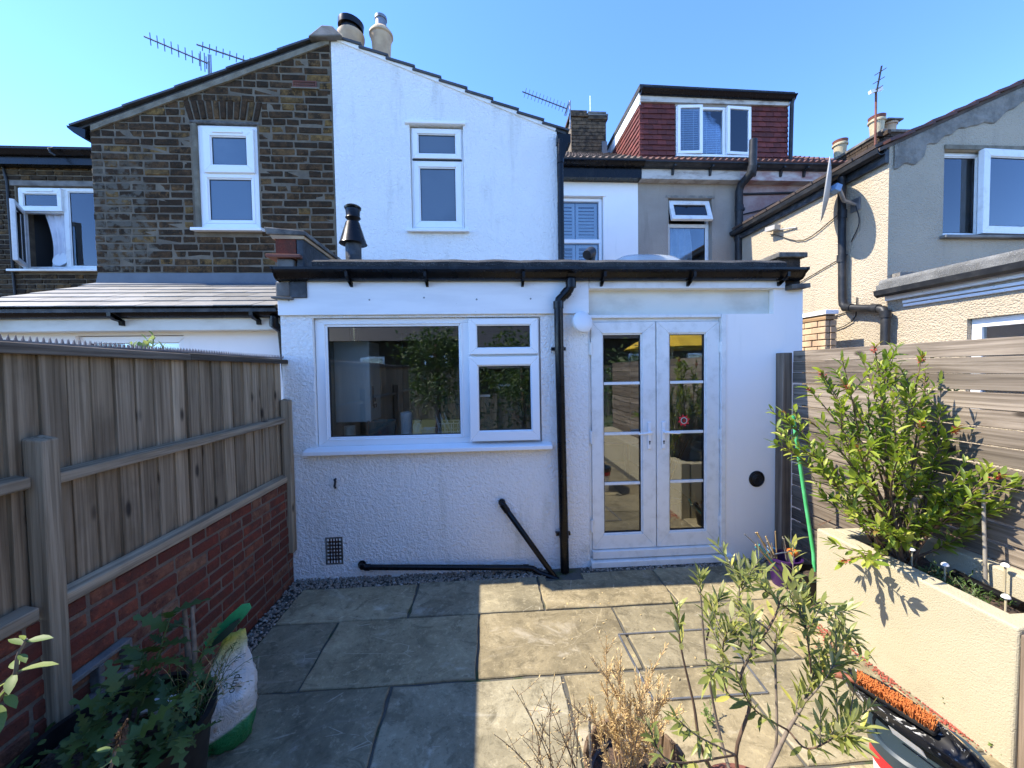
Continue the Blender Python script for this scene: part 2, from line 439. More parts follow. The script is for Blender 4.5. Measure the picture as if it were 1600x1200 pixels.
# cream sand-textured planter render
k = NB('planter_render'); n = k.noise(1.6, 5); sp = k.noise(130, 3)
c = k.mix(k.bw(n, .3, .7), (0.407, 0.361, 0.251), (0.432, 0.387, 0.274)); c = k.mix(k.math('MULTIPLY', k.bw(sp, .55, .8), .28), c, (0.309, 0.266, 0.174))
c = k.mix(k.math('MULTIPLY', k.bw(k.noise(2.5, 6, .65), .58, .75), .5), c, (0.309, 0.278, 0.197))
drip = k.bw(k.noise(3.0, 6, .65, P=k.stretch((6, 6, .8))), .56, .74); c = k.mix(k.math('MULTIPLY', drip, .16), c, (.30, .265, .18))
k.col(c).rough(.95).spec(.15); k.bump(k.noise(150, 3), .8, .006); k.bump(k.noise(8, 4), .2, .008)
# thin glass: reflects by Fresnel, lets the rest through
def glass(name, tint, gain):
    k = NB(name); t = k.t
    fr = k.n('ShaderNodeFresnel'); fr.inputs['IOR'].default_value = 1.5
    g = k.n('ShaderNodeBsdfGlossy'); g.inputs['Roughness'].default_value = .0; g.inputs['Color'].default_value = (.95, .97, 1, 1)
    tr = k.n('ShaderNodeBsdfTransparent'); tr.inputs['Color'].default_value = (*tint, 1)
    ms = k.n('ShaderNodeMixShader'); k.l(k.math('MULTIPLY', fr.outputs[0], gain), ms.inputs[0])
    k.l(tr.outputs[0], ms.inputs[1]); k.l(g.outputs[0], ms.inputs[2])
    wv = k.noise(2.2, 2); nb = k.n('ShaderNodeBump'); nb.inputs['Strength'].default_value = .05; nb.inputs['Distance'].default_value = .01
    k.l(wv, nb.inputs['Height']); k.l(nb.outputs[0], g.inputs['Normal'])
    k.l(ms.outputs[0], t.nodes['Material Output'].inputs['Surface'])
glass('clear_glass', (.95, .975, .97), 2.9)
glass('dark_glass', (.84, .88, .90), 2.0)
simple('obscure_sky_glass', (.080, .120, .165), .14, (.125, .170, .215), 1.1, spec=.9)  # frosted pane; blue of the reflected sky is put into its base colour
simple('obscure_sky_glass_grey', (.062, .085, .112), .14, (.098, .128, .158), 1.1, spec=.9)  # greyer frosted pane, sky reflection likewise put into the colour
simple('blind', (.55, .60, .65), .6)
simple('shutter_white', (.62, .67, .72), .5)
simple('curtain', (.42, .48, .55), .8, (.34, .4, .47), 5)
simple('net_curtain', (.80, .80, .84), .9, (.66, .67, .72), 4)
simple('room_dark', (.05, .055, .06), .9)
simple('room_wall', (.20, .25, .235), .8)
simple('room_ceiling', (.32, .32, .31), .8)
simple('room_floor', (.16, .12, .085), .5, (.11, .08, .06), 4)
simple('enamel', (.78, .82, .80), .25)
simple('steel', (.5, .5, .5), .3, metal=1)
simple('chrome', (.72, .72, .72), .18, metal=1)
simple('galv', (.20, .205, .21), .45, (.30, .30, .30), 9, metal=.7)
simple('aerial_metal', (.09, .095, .10), .5, metal=.4)
simple('terracotta', (0.210, 0.070, 0.042), .8, (0.140, 0.052, 0.035), 6, bump=.4)
simple('buff_clay', (0.546, 0.395, 0.243), .75, (0.393, 0.270, 0.168), 5, bump=.3)
simple('cream_clay', (0.480, 0.416, 0.272), .75, (0.384, 0.320, 0.200), 5, bump=.3)
simple('dish_paint', (0.425, 0.416, 0.391), .5, (0.340, 0.332, 0.306), 6)
simple('dish_back', (.06, .06, .065), .6)
simple('cable', (.02, .02, .02), .6)
simple('white_plastic', (.80, .80, .79), .4)
k = NB('dome'); k.col((.55, .60, .63)).rough(.15)
tr = k.n('ShaderNodeBsdfTransparent'); tr.inputs['Color'].default_value = (.85, .9, .92, 1); ms = k.n('ShaderNodeMixShader'); ms.inputs[0].default_value = .55
k.l(k.b.outputs[0], ms.inputs[1]); k.l(tr.outputs[0], ms.inputs[2]); k.l(ms.outputs[0], k.t.nodes['Material Output'].inputs['Surface'])
simple('pale_blue_plastic', (.22, .38, .60), .5)

# ================================================================ ground and patio
rng = random.Random(5)
g = MB(); g.add([(-400, -400, -.12), (400, -400, -.12), (400, 400, -.12), (-400, 400, -.12)], [(0, 1, 2, 3)])
tag(g.build('ground', 'earth'), kind='structure')
g = MB(); g.box(-30, 30, -16, -4.9, -.11, -.03)
tag(g.build('lawn', 'grass_ground'), kind='structure')
patio = MB().box(-1.66, 2.66, -4.9, -.0, -.11, -.012).build('patio', 'joint_mortar')
tag(patio, kind='structure')

def slab(x0, x1, y0, y1, notch=None):
    j = .0085
    x0 += j; x1 -= j; y0 += j; y1 -= j
    pts = []
    def edge(a, b, n):
        for i in range(n):
            t = i / n
            e = 0 if i == 0 else rng.uniform(-.006, .006)
            d = Vector((b[1] - a[1], a[0] - b[0])).normalized() * e
            pts.append((a[0] + (b[0] - a[0]) * t + d.x, a[1] + (b[1] - a[1]) * t + d.y))
    if notch:
        nx0, nx1, ny = notch
        L = [(x0, y0), (x1, y0), (x1, y1), (nx1, y1), (nx1, ny), (nx0, ny), (nx0, y1), (x0, y1)]
    else:
        L = [(x0, y0), (x1, y0), (x1, y1), (x0, y1)]
    for i in range(len(L)):
        a, b = L[i], L[(i + 1) % len(L)]
        edge(a, b, 7 if Vector((b[0] - a[0], b[1] - a[1])).length > .3 else 2)
    n = len(pts); dz = rng.uniform(-.004, .003)
    cx = sum(p[0] for p in pts) / n; cy = sum(p[1] for p in pts) / n
    vs_ = [(x, y, -.03) for x, y in pts] + [(x, y, -.005 + dz) for x, y in pts]
    ins = []
    for x, y in pts:
        d = Vector((cx - x, cy - y)).normalized() * .006
        ins.append((x + d.x, y + d.y, dz))
    vs_ += ins
    fs = [tuple(range(2 * n, 3 * n))]
    for i in range(n):
        k = (i + 1) % n
        fs += [(i, k, n + k, n + i), (n + i, n + k, 2 * n + k, 2 * n + i)]
    m = MB(); m.add(vs_, fs)
    o = m.build('slab', 'sandstone', patio)
    return o

rows = [(-.595, None, (-.60, .39, 1.40)), (-1.195, -.595, (-1.08, -.09, .885, 1.86)), (-1.795, -1.195, (-.565, .40, 1.37)),
        (-2.395, -1.795, (-1.08, -.09, .885, 1.86)), (-2.995, -2.395, (-.565, .40, 1.37)), (-3.595, -2.995, (-1.08, -.09, .885, 1.86)),
        (-4.195, -3.595, (-.565, .40, 1.37)), (-4.795, -4.195, (-1.08, -.09, .885, 1.86))]
front = {0: -.15, 1: -.13, 2: -.10, 3: -.075}
for i, (y0, y1, js) in enumerate(rows):
    right = 2.62 if i == 0 else 2.23
    xs = [-1.53] + list(js) + [right]
    for q in range(len(xs) - 1):
        yt = y1 if y1 is not None else front[q]
        if i == 0 and q == 2: slab(xs[q], xs[q + 1], y0, yt, notch=(.45, .77, -.215))
        else: slab(xs[q], xs[q + 1], y0, yt)
slab(2.23, 2.62, -.88, -.595)
# recessed inspection cover: thin steel tray edge showing round the slabs
mh = MB()
for a, b in (((.83, -.90), (1.515, -.90)), ((1.515, -.90), (1.47, -1.417)), ((1.47, -1.417), (.84, -1.414)), ((.84, -1.414), (.83, -.90))):
    mh.beam((a[0], a[1], .001), (b[0], b[1], .001), .011, .010)
tag(mh.build('inspection_cover_frame', 'galv'), 'thin rectangular steel frame of an inspection cover set in the sunlit paving', 'cover')

def pebbles(name, mat_, spots, smin, smax, parent=None, flat=.7):
    base = []
    for k in range(5):
        bm = bmesh.new(); bmesh.ops.create_icosphere(bm, subdivisions=1, radius=1)
        vv = [Vector(v.co) * (1 + .25 * mnoise.noise(Vector(v.co) * 1.3 + Vector((k * 7, 0, 0)))) for v in bm.verts]
        ff = [tuple(v.index for v in f.verts) for f in bm.faces]; bm.free(); base.append((vv, ff))
    m = MB()
    for x, y, z in spots:
        vv, ff = rng.choice(base); s_ = rng.uniform(smin, smax)
        mt = Euler((rng.uniform(-.5, .5), rng.uniform(-.5, .5), rng.uniform(0, 6.28))).to_matrix()
        sc = Vector((s_ * rng.uniform(.8, 1.4), s_, s_ * flat))
        m.add([Vector((x, y, z)) + mt @ Vector((v.x * sc.x, v.y * sc.y, v.z * sc.z)) for v in vv], ff)
    return m.build(name, mat_, parent, smooth=60, recalc=False)
sp = []
for _ in range(1500):
    x = rng.uniform(-1.64, .46); sp.append((x, rng.uniform(-.15 + .01 * (x + .6), .02), rng.uniform(-.008, .006)))
for _ in range(800):
    y = rng.uniform(-2.4, 0); sp.append((rng.uniform(-1.655, -1.52), y, rng.uniform(-.008, .008)))
for _ in range(420): sp.append((rng.uniform(.78, 2.62), rng.uniform(-.10, -.0), rng.uniform(-.01, .003)))
tag(pebbles('gravel', 'pebble', sp, .006, .013), 'strip of small pale gravel along the wall foot and the brick wall', 'gravel', kind='stuff')

# ================================================================ the white house: gable, extension, kitchen
WH = thing('white_house', 'white roughcast house with flat roofed rear extension and tall upstairs window', 'house', (.5, 1.0, 0))

# ---- extension wall left of the doors (roughcast), with the window opening cut out
def holed_wall(name, mat_, parent, x0, x1, z0, z1, holes, y0, y1):
    """slab wall in the XZ plane with rectangular openings; a grid of cells, the openings left out"""
    xs = sorted({x0, x1, *[h[0] for h in holes], *[h[1] for h in holes]}); zs = sorted({z0, z1, *[h[2] for h in holes], *[h[3] for h in holes]})
    xs = [x for x in xs if x0 <= x <= x1]; zs = [z for z in zs if z0 <= z <= z1]
    def solid(i, j):
        if i < 0 or j < 0 or i >= len(xs) - 1 or j >= len(zs) - 1: return False
        cx = (xs[i] + xs[i + 1]) / 2; cz = (zs[j] + zs[j + 1]) / 2
        return not any(h[0] < cx < h[1] and h[2] < cz < h[3] for h in holes)
    m = MB()
    for i in range(len(xs) - 1):
        for j in range(len(zs) - 1):
            if not solid(i, j): continue
            a, b, c, d = xs[i], xs[i + 1], zs[j], zs[j + 1]
            m.add([(a, y0, c), (b, y0, c), (b, y0, d), (a, y0, d)], [(0, 1, 2, 3)])
            m.add([(a, y1, c), (b, y1, c), (b, y1, d), (a, y1, d)], [(3, 2, 1, 0)])
            if not solid(i - 1, j): m.add([(a, y0, c), (a, y1, c), (a, y1, d), (a, y0, d)], [(3, 2, 1, 0)])
            if not solid(i + 1, j): m.add([(b, y0, c), (b, y1, c), (b, y1, d), (b, y0, d)], [(0, 1, 2, 3)])
            if not solid(i, j - 1): m.add([(a, y0, c), (b, y0, c), (b, y1, c), (a, y1, c)], [(3, 2, 1, 0)])
            if not solid(i, j + 1): m.add([(a, y0, d), (b, y0, d), (b, y1, d), (a, y1, d)], [(0, 1, 2, 3)])
    me_o = m.build(name, mat_, parent, recalc=False)
    bm = bmesh.new(); bm.from_mesh(me_o.data); bmesh.ops.remove_doubles(bm, verts=bm.verts, dist=1e-5); bm.to_mesh(me_o.data); bm.free()
    return me_o
holed_wall('extension_wall', 'roughcast_white', WH, -1.705, .88, -.1, 2.26, [(-1.45, .465, 1.115, 2.215)], 0, .26)
holed_wall('door_wall', 'render_white', WH, .882, 2.85, -.1, 2.47, [(.885, 2.125, -.2, 2.445), (2.125, 2.575, 2.225, 2.445)], .0, .26)
# side return of the extension (right) and party side (left)
MB().box(2.59, 2.848, .262, 3.8, -.1, 2.5).build('side_wall', 'render_white', WH)
MB().box(-1.703, -1.5, .262, 1.3, -.1, 2.5).build('side_wall', 'render_white', WH)
# fascia board over the kitchen window, and its fixing screws
MB().box(-1.71, .885, -.028, .05, 2.235, 2.52).build('fascia_board', 'painted_board', WH, bevel=.004)
for x in (-1.62, -.97, -.52, -.08, .38): MB().lathe([(.008, 0), (.007, .003)], (x, -.028, 2.365 + .01 * math.sin(x * 9)), 8, (PI / 2, 0, 0)).build('fixing_screw', 'galv', WH)
MB().box(.888, 2.66, -.03, .06, 2.447, 2.53).build('fascia_board', 'upvc_old', WH, bevel=.004)
MB().box(.888, 2.572, .055, .10, 2.205, 2.446).build('lintel_panel', 'cream_board', WH, bevel=.003)
MB().box(.840, .886, -.02, .03, 2.24, 2.445).build('corner_trim', 'upvc', WH, bevel=.003)
# flat roof deck, felt edge
holed = MB().box(-1.56, 2.66, .0, 1.3, 2.50, 2.60).box(.9, 1.56, 1.3, 3.8, 2.5, 2.6).box(2.60, 2.66, 1.3, 3.8, 2.5, 2.6).box(1.56, 2.60, 2.26, 3.8, 2.5, 2.6).box(1.56, 2.60, 1.3, 1.36, 2.5, 2.6).build('flat_roof', 'felt_grey', WH)
fe = MB(); n = 90
for i in range(n + 1):
    x = -1.40 + (2.62 + 1.40) * i / n; t = mnoise.noise(Vector((x * 5, 0, 0))) * .009; t2 = mnoise.noise(Vector((x * 14, 3, 0))) * .004
    fe.v += [(x, -.085, 2.585), (x, -.094 + t2, 2.655 + t), (x, -.03, 2.69 + t + t2), (x, .3, 2.68), (x, .3, 2.585)]
for i in range(n):
    for q in range(5):
        a = i * 5 + q; b = i * 5 + (q + 1) % 5; fe.f.append((a, b, b + 5, a + 5))
fe.f += [(0, 1, 2, 3, 4), tuple(n * 5 + q for q in (4, 3, 2, 1, 0))]
fe.build('felt_edge', 'felt', WH)

# ---- gutter of the extension: ogee section swept along X
def gutter(name, parent, x0, x1, y, z, w=.115, h=.09, mat_='black_plastic', fall=0.0):
    prof = [(0, 0), (-.25, .0), (-.45, .08), (-.62, .28), (-.70, .50), (-.86, .66), (-1, .78), (-1, 1), (-.94, 1), (-.93, .82), (-.80, .70), (-.64, .55), (-.55, .34), (-.4, .14), (-.25, .06), (-.04, .06), (-.04, 1), (0, 1)]
    m = MB(); k = len(prof)
    for x, dz in ((x0, 0), (x1, fall)):
        m.v += [(x, y + a * w, z + b * h + dz) for a, b in prof]
    for i in range(k): m.f.append((i, (i + 1) % k, k + (i + 1) % k, k + i))
    m.f += [tuple(range(k)), tuple(range(2 * k - 1, k - 1, -1))]
    # stop ends
    for x, dz, s_ in ((x0, 0, -1), (x1, fall, 1)):
        pp = [(x + s_ * .004, y + a * w * 1.06, z + b * h * 1.04 - .003 + dz) for a, b in prof[:8]] + [(x + s_ * .004, y, z + h + dz)]
        m.prism(pp, (s_ * -.012, 0, 0))
    return m.build(name, mat_, parent, smooth=30)
GU = gutter('gutter', WH, -1.685, 2.77, -.03, 2.508, .125, .092)
for x in (-.52, .28, .72): # union clips
    pr_ = [(-.25, -.02), (-.47, .06), (-.65, .26), (-.73, .5), (-.89, .64), (-1.04, .77), (-1.04, 1.03), (0, 1.03), (0, -.02)]
    m = MB(); m.prism([(x - .035, -.03 + a * .125, 2.508 + b * .092) for a, b in pr_], (.07, 0, 0)); m.build('union_clip', 'black_plastic', GU)
for x in (-1.12, -.5, .3, .98, 1.75, 2.58): # fascia brackets
    m = MB(); m.prism([(x, -.03, 2.462), (x, -.05, 2.468), (x, -.056, 2.492), (x, -.112, 2.503), (x, -.16, 2.56), (x, -.158, 2.52), (x, -.115, 2.496), (x, -.03, 2.499)], (.022, 0, 0)); m.build('bracket', 'black_plastic', GU)
# ---- downpipe with swan neck, clips, waste pipes
DP = MB().tube([(.715, -.095, 2.515), (.715, -.095, 2.455), (.70, -.09, 2.425), (.645, -.078, 2.365), (.622, -.075, 2.345), (.610, -.075, 2.30), (.612, -.075, 2.0), (.640, -.075, .0)], .038, 16).build('downpipe', 'black_plastic', WH, smooth=50)
for p, q, r_ in (((.715, -.095, 2.50), (.715, -.095, 2.44), .044), ((.690, -.087, 2.412), (.655, -.080, 2.375), .044), ((.610, -.075, 2.33), (.6105, -.075, 2.27), .044)):
    MB().tube([p, q], r_, 16).build('pipe_socket', 'black_plastic', DP, smooth=50)
for z in (1.93, .32):
    x = .612 + .028 * (2.0 - z) / 2.0
    MB().tube([(x, -.075, z - .018), (x, -.075, z + .018)], .042, 16).box(x - .062, x + .062, -.05, -.02, z - .014, z + .014).tube([(x - .056, -.03, z), (x - .056, .01, z)], .008, 8).tube([(x + .056, -.03, z), (x + .056, .01, z)], .008, 8).build('pipe_clip', 'black_plastic', DP, smooth=40)
WP = MB().tube([(-1.10, .0, .112), (-1.10, -.03, .112), (-1.085, -.05, .112), (-1.06, -.055, .111), (.30, -.075, .052), (.36, -.08, .045), (.42, -.10, .012), (.50, -.135, -.005), (.57, -.15, -.03)], .023, 14).build('waste_pipe', 'black_plastic', WH, smooth=50)
MB().tube([(-1.10, -.0, .112), (-1.10, -.012, .112)], .034, 16).tube([(.275, -.0745, .053), (.325, -.077, .05)], .028, 14).tube([(-1.06, -.055, .111), (-1.02, -.056, .109)], .028, 14).build('pipe_socket', 'black_plastic', WP, smooth=50)
W2 = MB().tube([(.105, .0, .61), (.105, -.035, .61), (.115, -.055, .595), (.50, -.12, .045), (.565, -.135, -.05)], .023, 14).build('waste_pipe', 'black_plastic', WH, smooth=50)
MB().tube([(.108, -.052, .604), (.150, -.061, .545)], .029, 14).tube([(.105, -.004, .61), (.105, -.03, .61)], .03, 14).build('pipe_socket', 'black_plastic', W2, smooth=50)
# gully in the paving
gl = thing('drain_gully', 'dark square drain gully in the paving under the black downpipe', 'drain', (.61, -.13, 0))
MB().box(.452, .768, -.213, -.02, -.10, -.055).build('gully_floor', 'tar', gl)
gr_ = MB()
for i in range(9): gr_.box(.462 + i * .034, .474 + i * .034, -.205, -.06, -.03, -.018)
gr_.box(.455, .766, -.212, -.205, -.035, -.014).build('grid', 'black_plastic', gl)

def room(parent, x0, x1, y0, y1, z0, z1, mat_='room_dark'):
    """closed box of a room behind a window, open towards the window (y0)"""
    m = MB()
    m.add([(x0, y0, z0), (x1, y0, z0), (x1, y1, z0), (x0, y1, z0), (x0, y0, z1), (x1, y0, z1), (x1, y1, z1), (x0, y1, z1)], [(0, 1, 2, 3), (7, 6, 5, 4), (0, 3, 7, 4), (1, 5, 6, 2), (3, 2, 6, 7)])
    return m.build('room', mat_, parent, recalc=False)
# ---- windows ----------------------------------------------------------------------------------
def sash(parent, x0, x1, z0, z1, w, y0, y1, mat_='upvc', glass_='clear_glass', m=None, bead=.018, name='sash', behind=None):
    s_ = MB().mitre(x0, x1, z0, z1, w, y0, y1, m).build(name, mat_, parent, bevel=.005)
    ww = w if isinstance(w, tuple) else (w,) * 4
    a, b, c, d = x0 + ww[0], x1 - ww[1], z0 + ww[2], z1 - ww[3]
    MB().mitre(a - .002, b + .002, c - .002, d + .002, bead, y0 + .012, y1 - .01, m).build('glazing_bead', mat_, s_, bevel=.006)
    MB().mitre(a + bead - .002, b - bead + .002, c + bead - .002, d - bead + .002, .006, y0 + .018, y1 - .012, m).build('gasket', 'gasket', s_)
    ym = y0 + .024
    q = [(a + bead, ym, c + bead), (b - bead, ym, c + bead), (b - bead, ym, d - bead), (a + bead, ym, d - bead)]
    if m: q = [m @ Vector(p) for p in q]
    g_ = MB()
    nrm = Vector((0, .004, 0)) if not m else (m.to_3x3() @ Vector((0, .004, 0)))
    g_.prism(q, nrm).build('pane', glass_, s_)
    return s_
def hinge(axis_pt, angle, axis='Z'):
    return Matrix.Translation(axis_pt) @ Matrix.Rotation(angle, 4, axis) @ Matrix.Translation(-Vector(axis_pt))

KW = MB().mitre(-1.445, .46, 1.128, 2.212, (.07, .03, .05, .04), .035, .095).box(-.215, -.145, .036, .094, 1.178, 2.172).box(-.145, .43, .036, .094, 1.868, 1.900).build('kitchen_window', 'upvc', WH, bevel=.005)
sash(KW, -1.377, -.213, 1.176, 2.174, .012, .030, .085, name='fixed_light', bead=.02)
m = hinge((0, .0, 2.195), R(-1.2), 'X')
sash(KW, -.152, .443, 1.893, 2.198, (.062, .062, .052, .052), -.008, .05, m=m, name='top_casement', bead=.010)
m = hinge((-.15, .02, 1.5), R(-.9), 'Z') @ hinge((0, 0, 1.87), R(-2.6), 'X')
sash(KW, -.155, .445, 1.150, 1.872, (.072, .066, .082, .072), -.010, .05, m=m, name='side_casement', bead=.010)
MB().hexa([(-1.53, -.085, 1.072), (.545, -.085, 1.072), (.545, .06, 1.085), (-1.53, .06, 1.085), (-1.53, -.085, 1.108), (.545, -.085, 1.108), (.545, .06, 1.132), (-1.53, .06, 1.132)]).build('window_sill', 'upvc', KW, bevel=.006)
MB().box(-.13, .02, .10, .125, 1.52, 1.54).build('handle', 'white_plastic', KW, bevel=.005)

# french doors ---------------------------------------------------------------------------------
DF = MB().box(.886, .912, .03, .12, .07, 2.205).box(2.082, 2.123, .03, .12, .07, 2.205).box(.912, 2.082, .03, .12, 2.165, 2.204).build('door_frame', 'upvc_old', WH, bevel=.004)
MB().box(2.085, 2.128, -.012, .035, .03, 2.225).box(.889, 2.085, -.006, .035, 2.196, 2.224).build('architrave', 'upvc_old', DF, bevel=.004)
MB().hexa([(.885, -.05, .0), (2.19, -.05, .0), (2.19, .14, .0), (.885, .14, .0), (.885, -.05, .052), (2.19, -.05, .052), (2.19, .14, .07), (.885, .14, .07)]).box(.905, 2.09, -.02, .1, .068, .135).build('threshold', 'upvc_old', DF, bevel=.005)
def door_leaf(x0, x1, stl, label, hx):
    wl, wr = stl
    lf = MB().mitre(x0, x1, .14, 2.162, (wl, wr, .128, .10), .012, .082).build('door_leaf', 'upvc_old', WH, bevel=.005)
    lf['label'] = label
    a, b, c, d = x0 + wl, x1 - wr, .268, 2.062
    MB().mitre(a - .002, b + .002, c - .002, d + .002, .014, .024, .07).build('glazing_bead', 'upvc_old', lf, bevel=.005)
    MB().mitre(a + .010, b - .010, c + .010, d - .010, .007, .030, .06).build('gasket', 'gasket', lf)
    zs = [c + .014, .722, 1.172, 1.622, d - .014]
    for i in range(4):
        MB().box(a + .012, b - .012, .042, .048, zs[i] + .002, zs[i + 1] - .002).build('pane', 'clear_glass', lf)
    for z in zs[1:4]:
        MB().box(a + .012, b - .012, .032, .058, z - .0125, z + .0125).build('glazing_bar', 'upvc_old', lf, bevel=.003)
    # lever handle on a long plate
    xh = (x1 - wr * .52) if hx > 0 else (x0 + wl * .52)
    h_ = MB().box(xh - .017, xh + .017, -.002, .012, 1.03, 1.275).build('handle', 'upvc', lf, bevel=.008)
    MB().tube([(xh, .0, 1.185), (xh, -.045, 1.185), (xh - hx * .02, -.055, 1.185), (xh - hx * .12, -.055, 1.178)], [.012, .012, .011, .009], 10).build('lever', 'upvc', h_, smooth=50)
    MB().lathe([(.008, 0), (.008, .003)], (xh, -.002, 1.10), 10, (PI / 2, 0, 0)).box(xh - .004, xh + .004, -.005, -.001, 1.075, 1.10).build('keyhole', 'gasket', h_)
    xg = x0 - .008 if hx > 0 else x1 + .008
    for z in (.36, 1.15, 1.93):
        MB().tube([(xg, .0, z - .055), (xg, .0, z + .055)], .011, 10).box(xg - .016, xg + .016, .002, .014, z - .045, z + .045).build('hinge', 'upvc_old', lf, smooth=40)
    return lf
LL = door_leaf(.913, 1.4935, (.098, .122), 'left leaf of the white french doors', 1)
LR = door_leaf(1.5015, 2.081, (.112, .122), 'right leaf of the white french doors with a red star sticker', -1)
# red star shaped sticker on the glass
def star(c, r0, r1, n, t=.001):
    pts = []
    for i in range(2 * n):
        a = PI * i / n + .2; r_ = r0 if i % 2 == 0 else r1
        pts.append((c[0] + r_ * math.cos(a), c[1], c[2] + r_ * math.sin(a)))
    return MB().prism(pts, (0, -t, 0))
simple('sticker_red', (.55, .02, .03), .4); simple('sticker_dark', (.02, .03, .02), .4); simple('sticker_pale', (.65, .6, .5), .4)
S = star((1.765, .041, 1.275), .060, .038, 8).build('sticker', 'sticker_red', LR)
MB().lathe([(.030, 0), (.030, .001)], (1.765, .0395, 1.275), 20, (PI / 2, 0, 0)).build('sticker_ring', 'sticker_pale', S)
MB().lathe([(.023, 0), (.023, .001)], (1.765, .038, 1.275), 20, (PI / 2, 0, 0)).build('sticker_centre', 'sticker_dark', S)
cr_ = MB()
for a in range(3): cr_.obox((1.765, .0358, 1.275), (.028, .001, .006), (0, a * PI / 3, 0))
cr_.build('sticker_emblem', 'sticker_red', S)

# ---- small things on the wall
AB = MB().mitre(-1.402, -1.258, .122, .357, (.014, .014, .012, .012), -.004, .03).build('air_brick', 'concrete_dark', WH)
g_ = MB()
for i in range(1, 5):
    x = -1.388 + .116 * i / 5; g_.box(x - .0065, x + .0065, -.001, .02, .134, .345)
for i in range(1, 7):
    z = .134 + .211 * i / 7; g_.box(-1.388, -1.272, .0, .02, z - .009, z + .009)
simple('dark_clay', (.075, .038, .026), .85, (.045, .026, .02), 20)
g_.build('grid', 'dark_clay', AB)
MB().box(-1.388, -1.272, .02, .028, .134, .345).build('cavity', 'gasket', AB)
MB().tube([(-1.30, .01, .855), (-1.30, -.022, .855), (-1.292, -.03, .84), (-1.30, -.028, .80), (-1.294, -.022, .782)], .009, 8).build('hook', 'cable', WH, smooth=50)
VT = MB().lathe([(.074, 0), (.074, .006), (.062, .014), (.058, .008)], (2.425, .0, .732), 28, (PI / 2, 0, 0)).build('wall_vent', 'black_plastic', WH, smooth=40)
v_ = MB()
for r_ in (.05, .036, .022): v_.lathe([(r_, .009), (r_ - .004, .012), (r_ - .009, .009)], (2.425, .0, .732), 24, (PI / 2, 0, 0))
v_.build('louvre', 'grey_plastic', VT, smooth=40)
# interior -----------------------------------------------------------------------------------
rm = MB(); rm.box(-1.6, 2.59, 3.6, 3.7, 0, 2.5).build('kitchen_wall', 'room_wall', WH)
MB().box(-1.62, -1.49, 1.31, 3.6, 0, 2.5).box(.9, 2.59, 3.55, 3.59, 0, 2.5).build('kitchen_wall', 'room_wall', WH)
MB().box(-1.495, -1.48, .27, 1.31, 0, 2.5).build('kitchen_wall', 'room_wall', WH)
MB().box(-1.6, 2.59, .262, 3.6, .0, .06).build('kitchen_floor', 'room_floor', WH)
MB().box(-1.48, 1.56, .27, 3.6, 2.44, 2.49).box(1.56, 2.59, .27, 1.36, 2.44, 2.49).box(1.56, 2.59, 2.26, 3.6, 2.44, 2.49).build('kitchen_ceiling', 'room_ceiling', WH)
ct = MB().box(-1.48, .62, .27, .86, 1.02, 1.06).build('worktop', 'room_floor', WH)
MB().box(-1.48, .60, .30, .84, .06, 1.02).build('cupboard', 'room_wall', WH)

# ---- white gable, plane y = 1.3 --------------------------------------------------------------
GY = 1.3
gz = lambda x: 5.545 - (x + 1.71) * (5.545 - 4.565) / (.87 + 1.71)
m = MB()
hx0, hx1, hz0, hz1 = -.85, -.235, 3.40, 4.615
P_ = lambda x, z, y: (x, y, z)
xs = [-1.705, hx0, hx1, .868]
def gable_face(y, flip):
    q = []
    for i in range(3):
        a, b = xs[i], xs[i + 1]
        if i == 1:
            q.append([(a, y, 2.3), (b, y, 2.3), (b, y, hz0), (a, y, hz0)]); q.append([(a, y, hz1), (b, y, hz1), (b, y, gz(b)), (a, y, gz(a))])
        else: q.append([(a, y, 2.3), (b, y, 2.3), (b, y, gz(b)), (a, y, gz(a))])
    return q
for y in (GY, GY + .24):
    for f in gable_face(y, 0): m.add(f, [(0, 1, 2, 3)])
for a, b, c, d in ((hx0, hz0, hx1, hz0), (hx1, hz0, hx1, hz1), (hx1, hz1, hx0, hz1), (hx0, hz1, hx0, hz0), (-1.705, 2.3, -1.705, gz(-1.705)), (-1.705, gz(-1.705), .868, gz(.868)), (.868, gz(.868), .868, 2.3)):
    m.add([(a, GY, b), (c, GY, d), (c, GY + .24, d), (a, GY + .24, b)], [(0, 1, 2, 3)])
o = m.build('gable_wall', 'roughcast_white', WH)
# lumps: a hood over the window
MB().box(-.90, -.205, 1.268, 1.31, 4.612, 4.65).build('window_head', 'render_white', WH, bevel=.01)
UW = MB().mitre(-.845, -.24, 3.425, 4.60, (.045, .045, .05, .04), 1.345, 1.41).box(-.80, -.285, 1.346, 1.409, 4.215, 4.255).build('bathroom_window', 'upvc', WH, bevel=.005)
sash(UW, -.825, -.260, 4.245, 4.585, (.062, .062, .056, .056), 1.322, 1.38, glass_='obscure_sky_glass_grey', name='top_casement', bead=.012)
MB().box(-.83, -.255, 1.335, 1.35, 4.226, 4.240).build('drip_gap', 'gasket', UW)
sash(UW, -.822, -.262, 3.455, 4.215, (.062, .062, .066, .060), 1.335, 1.39, glass_='obscure_sky_glass_grey', name='fixed_light', bead=.016)
MB().hexa([(-.90, 1.235, 3.375), (-.185, 1.235, 3.375), (-.185, 1.36, 3.385), (-.90, 1.36, 3.385), (-.90, 1.235, 3.405), (-.185, 1.235, 3.405), (-.185, 1.36, 3.425), (-.90, 1.36, 3.425)]).build('window_sill', 'upvc', UW, bevel=.005)
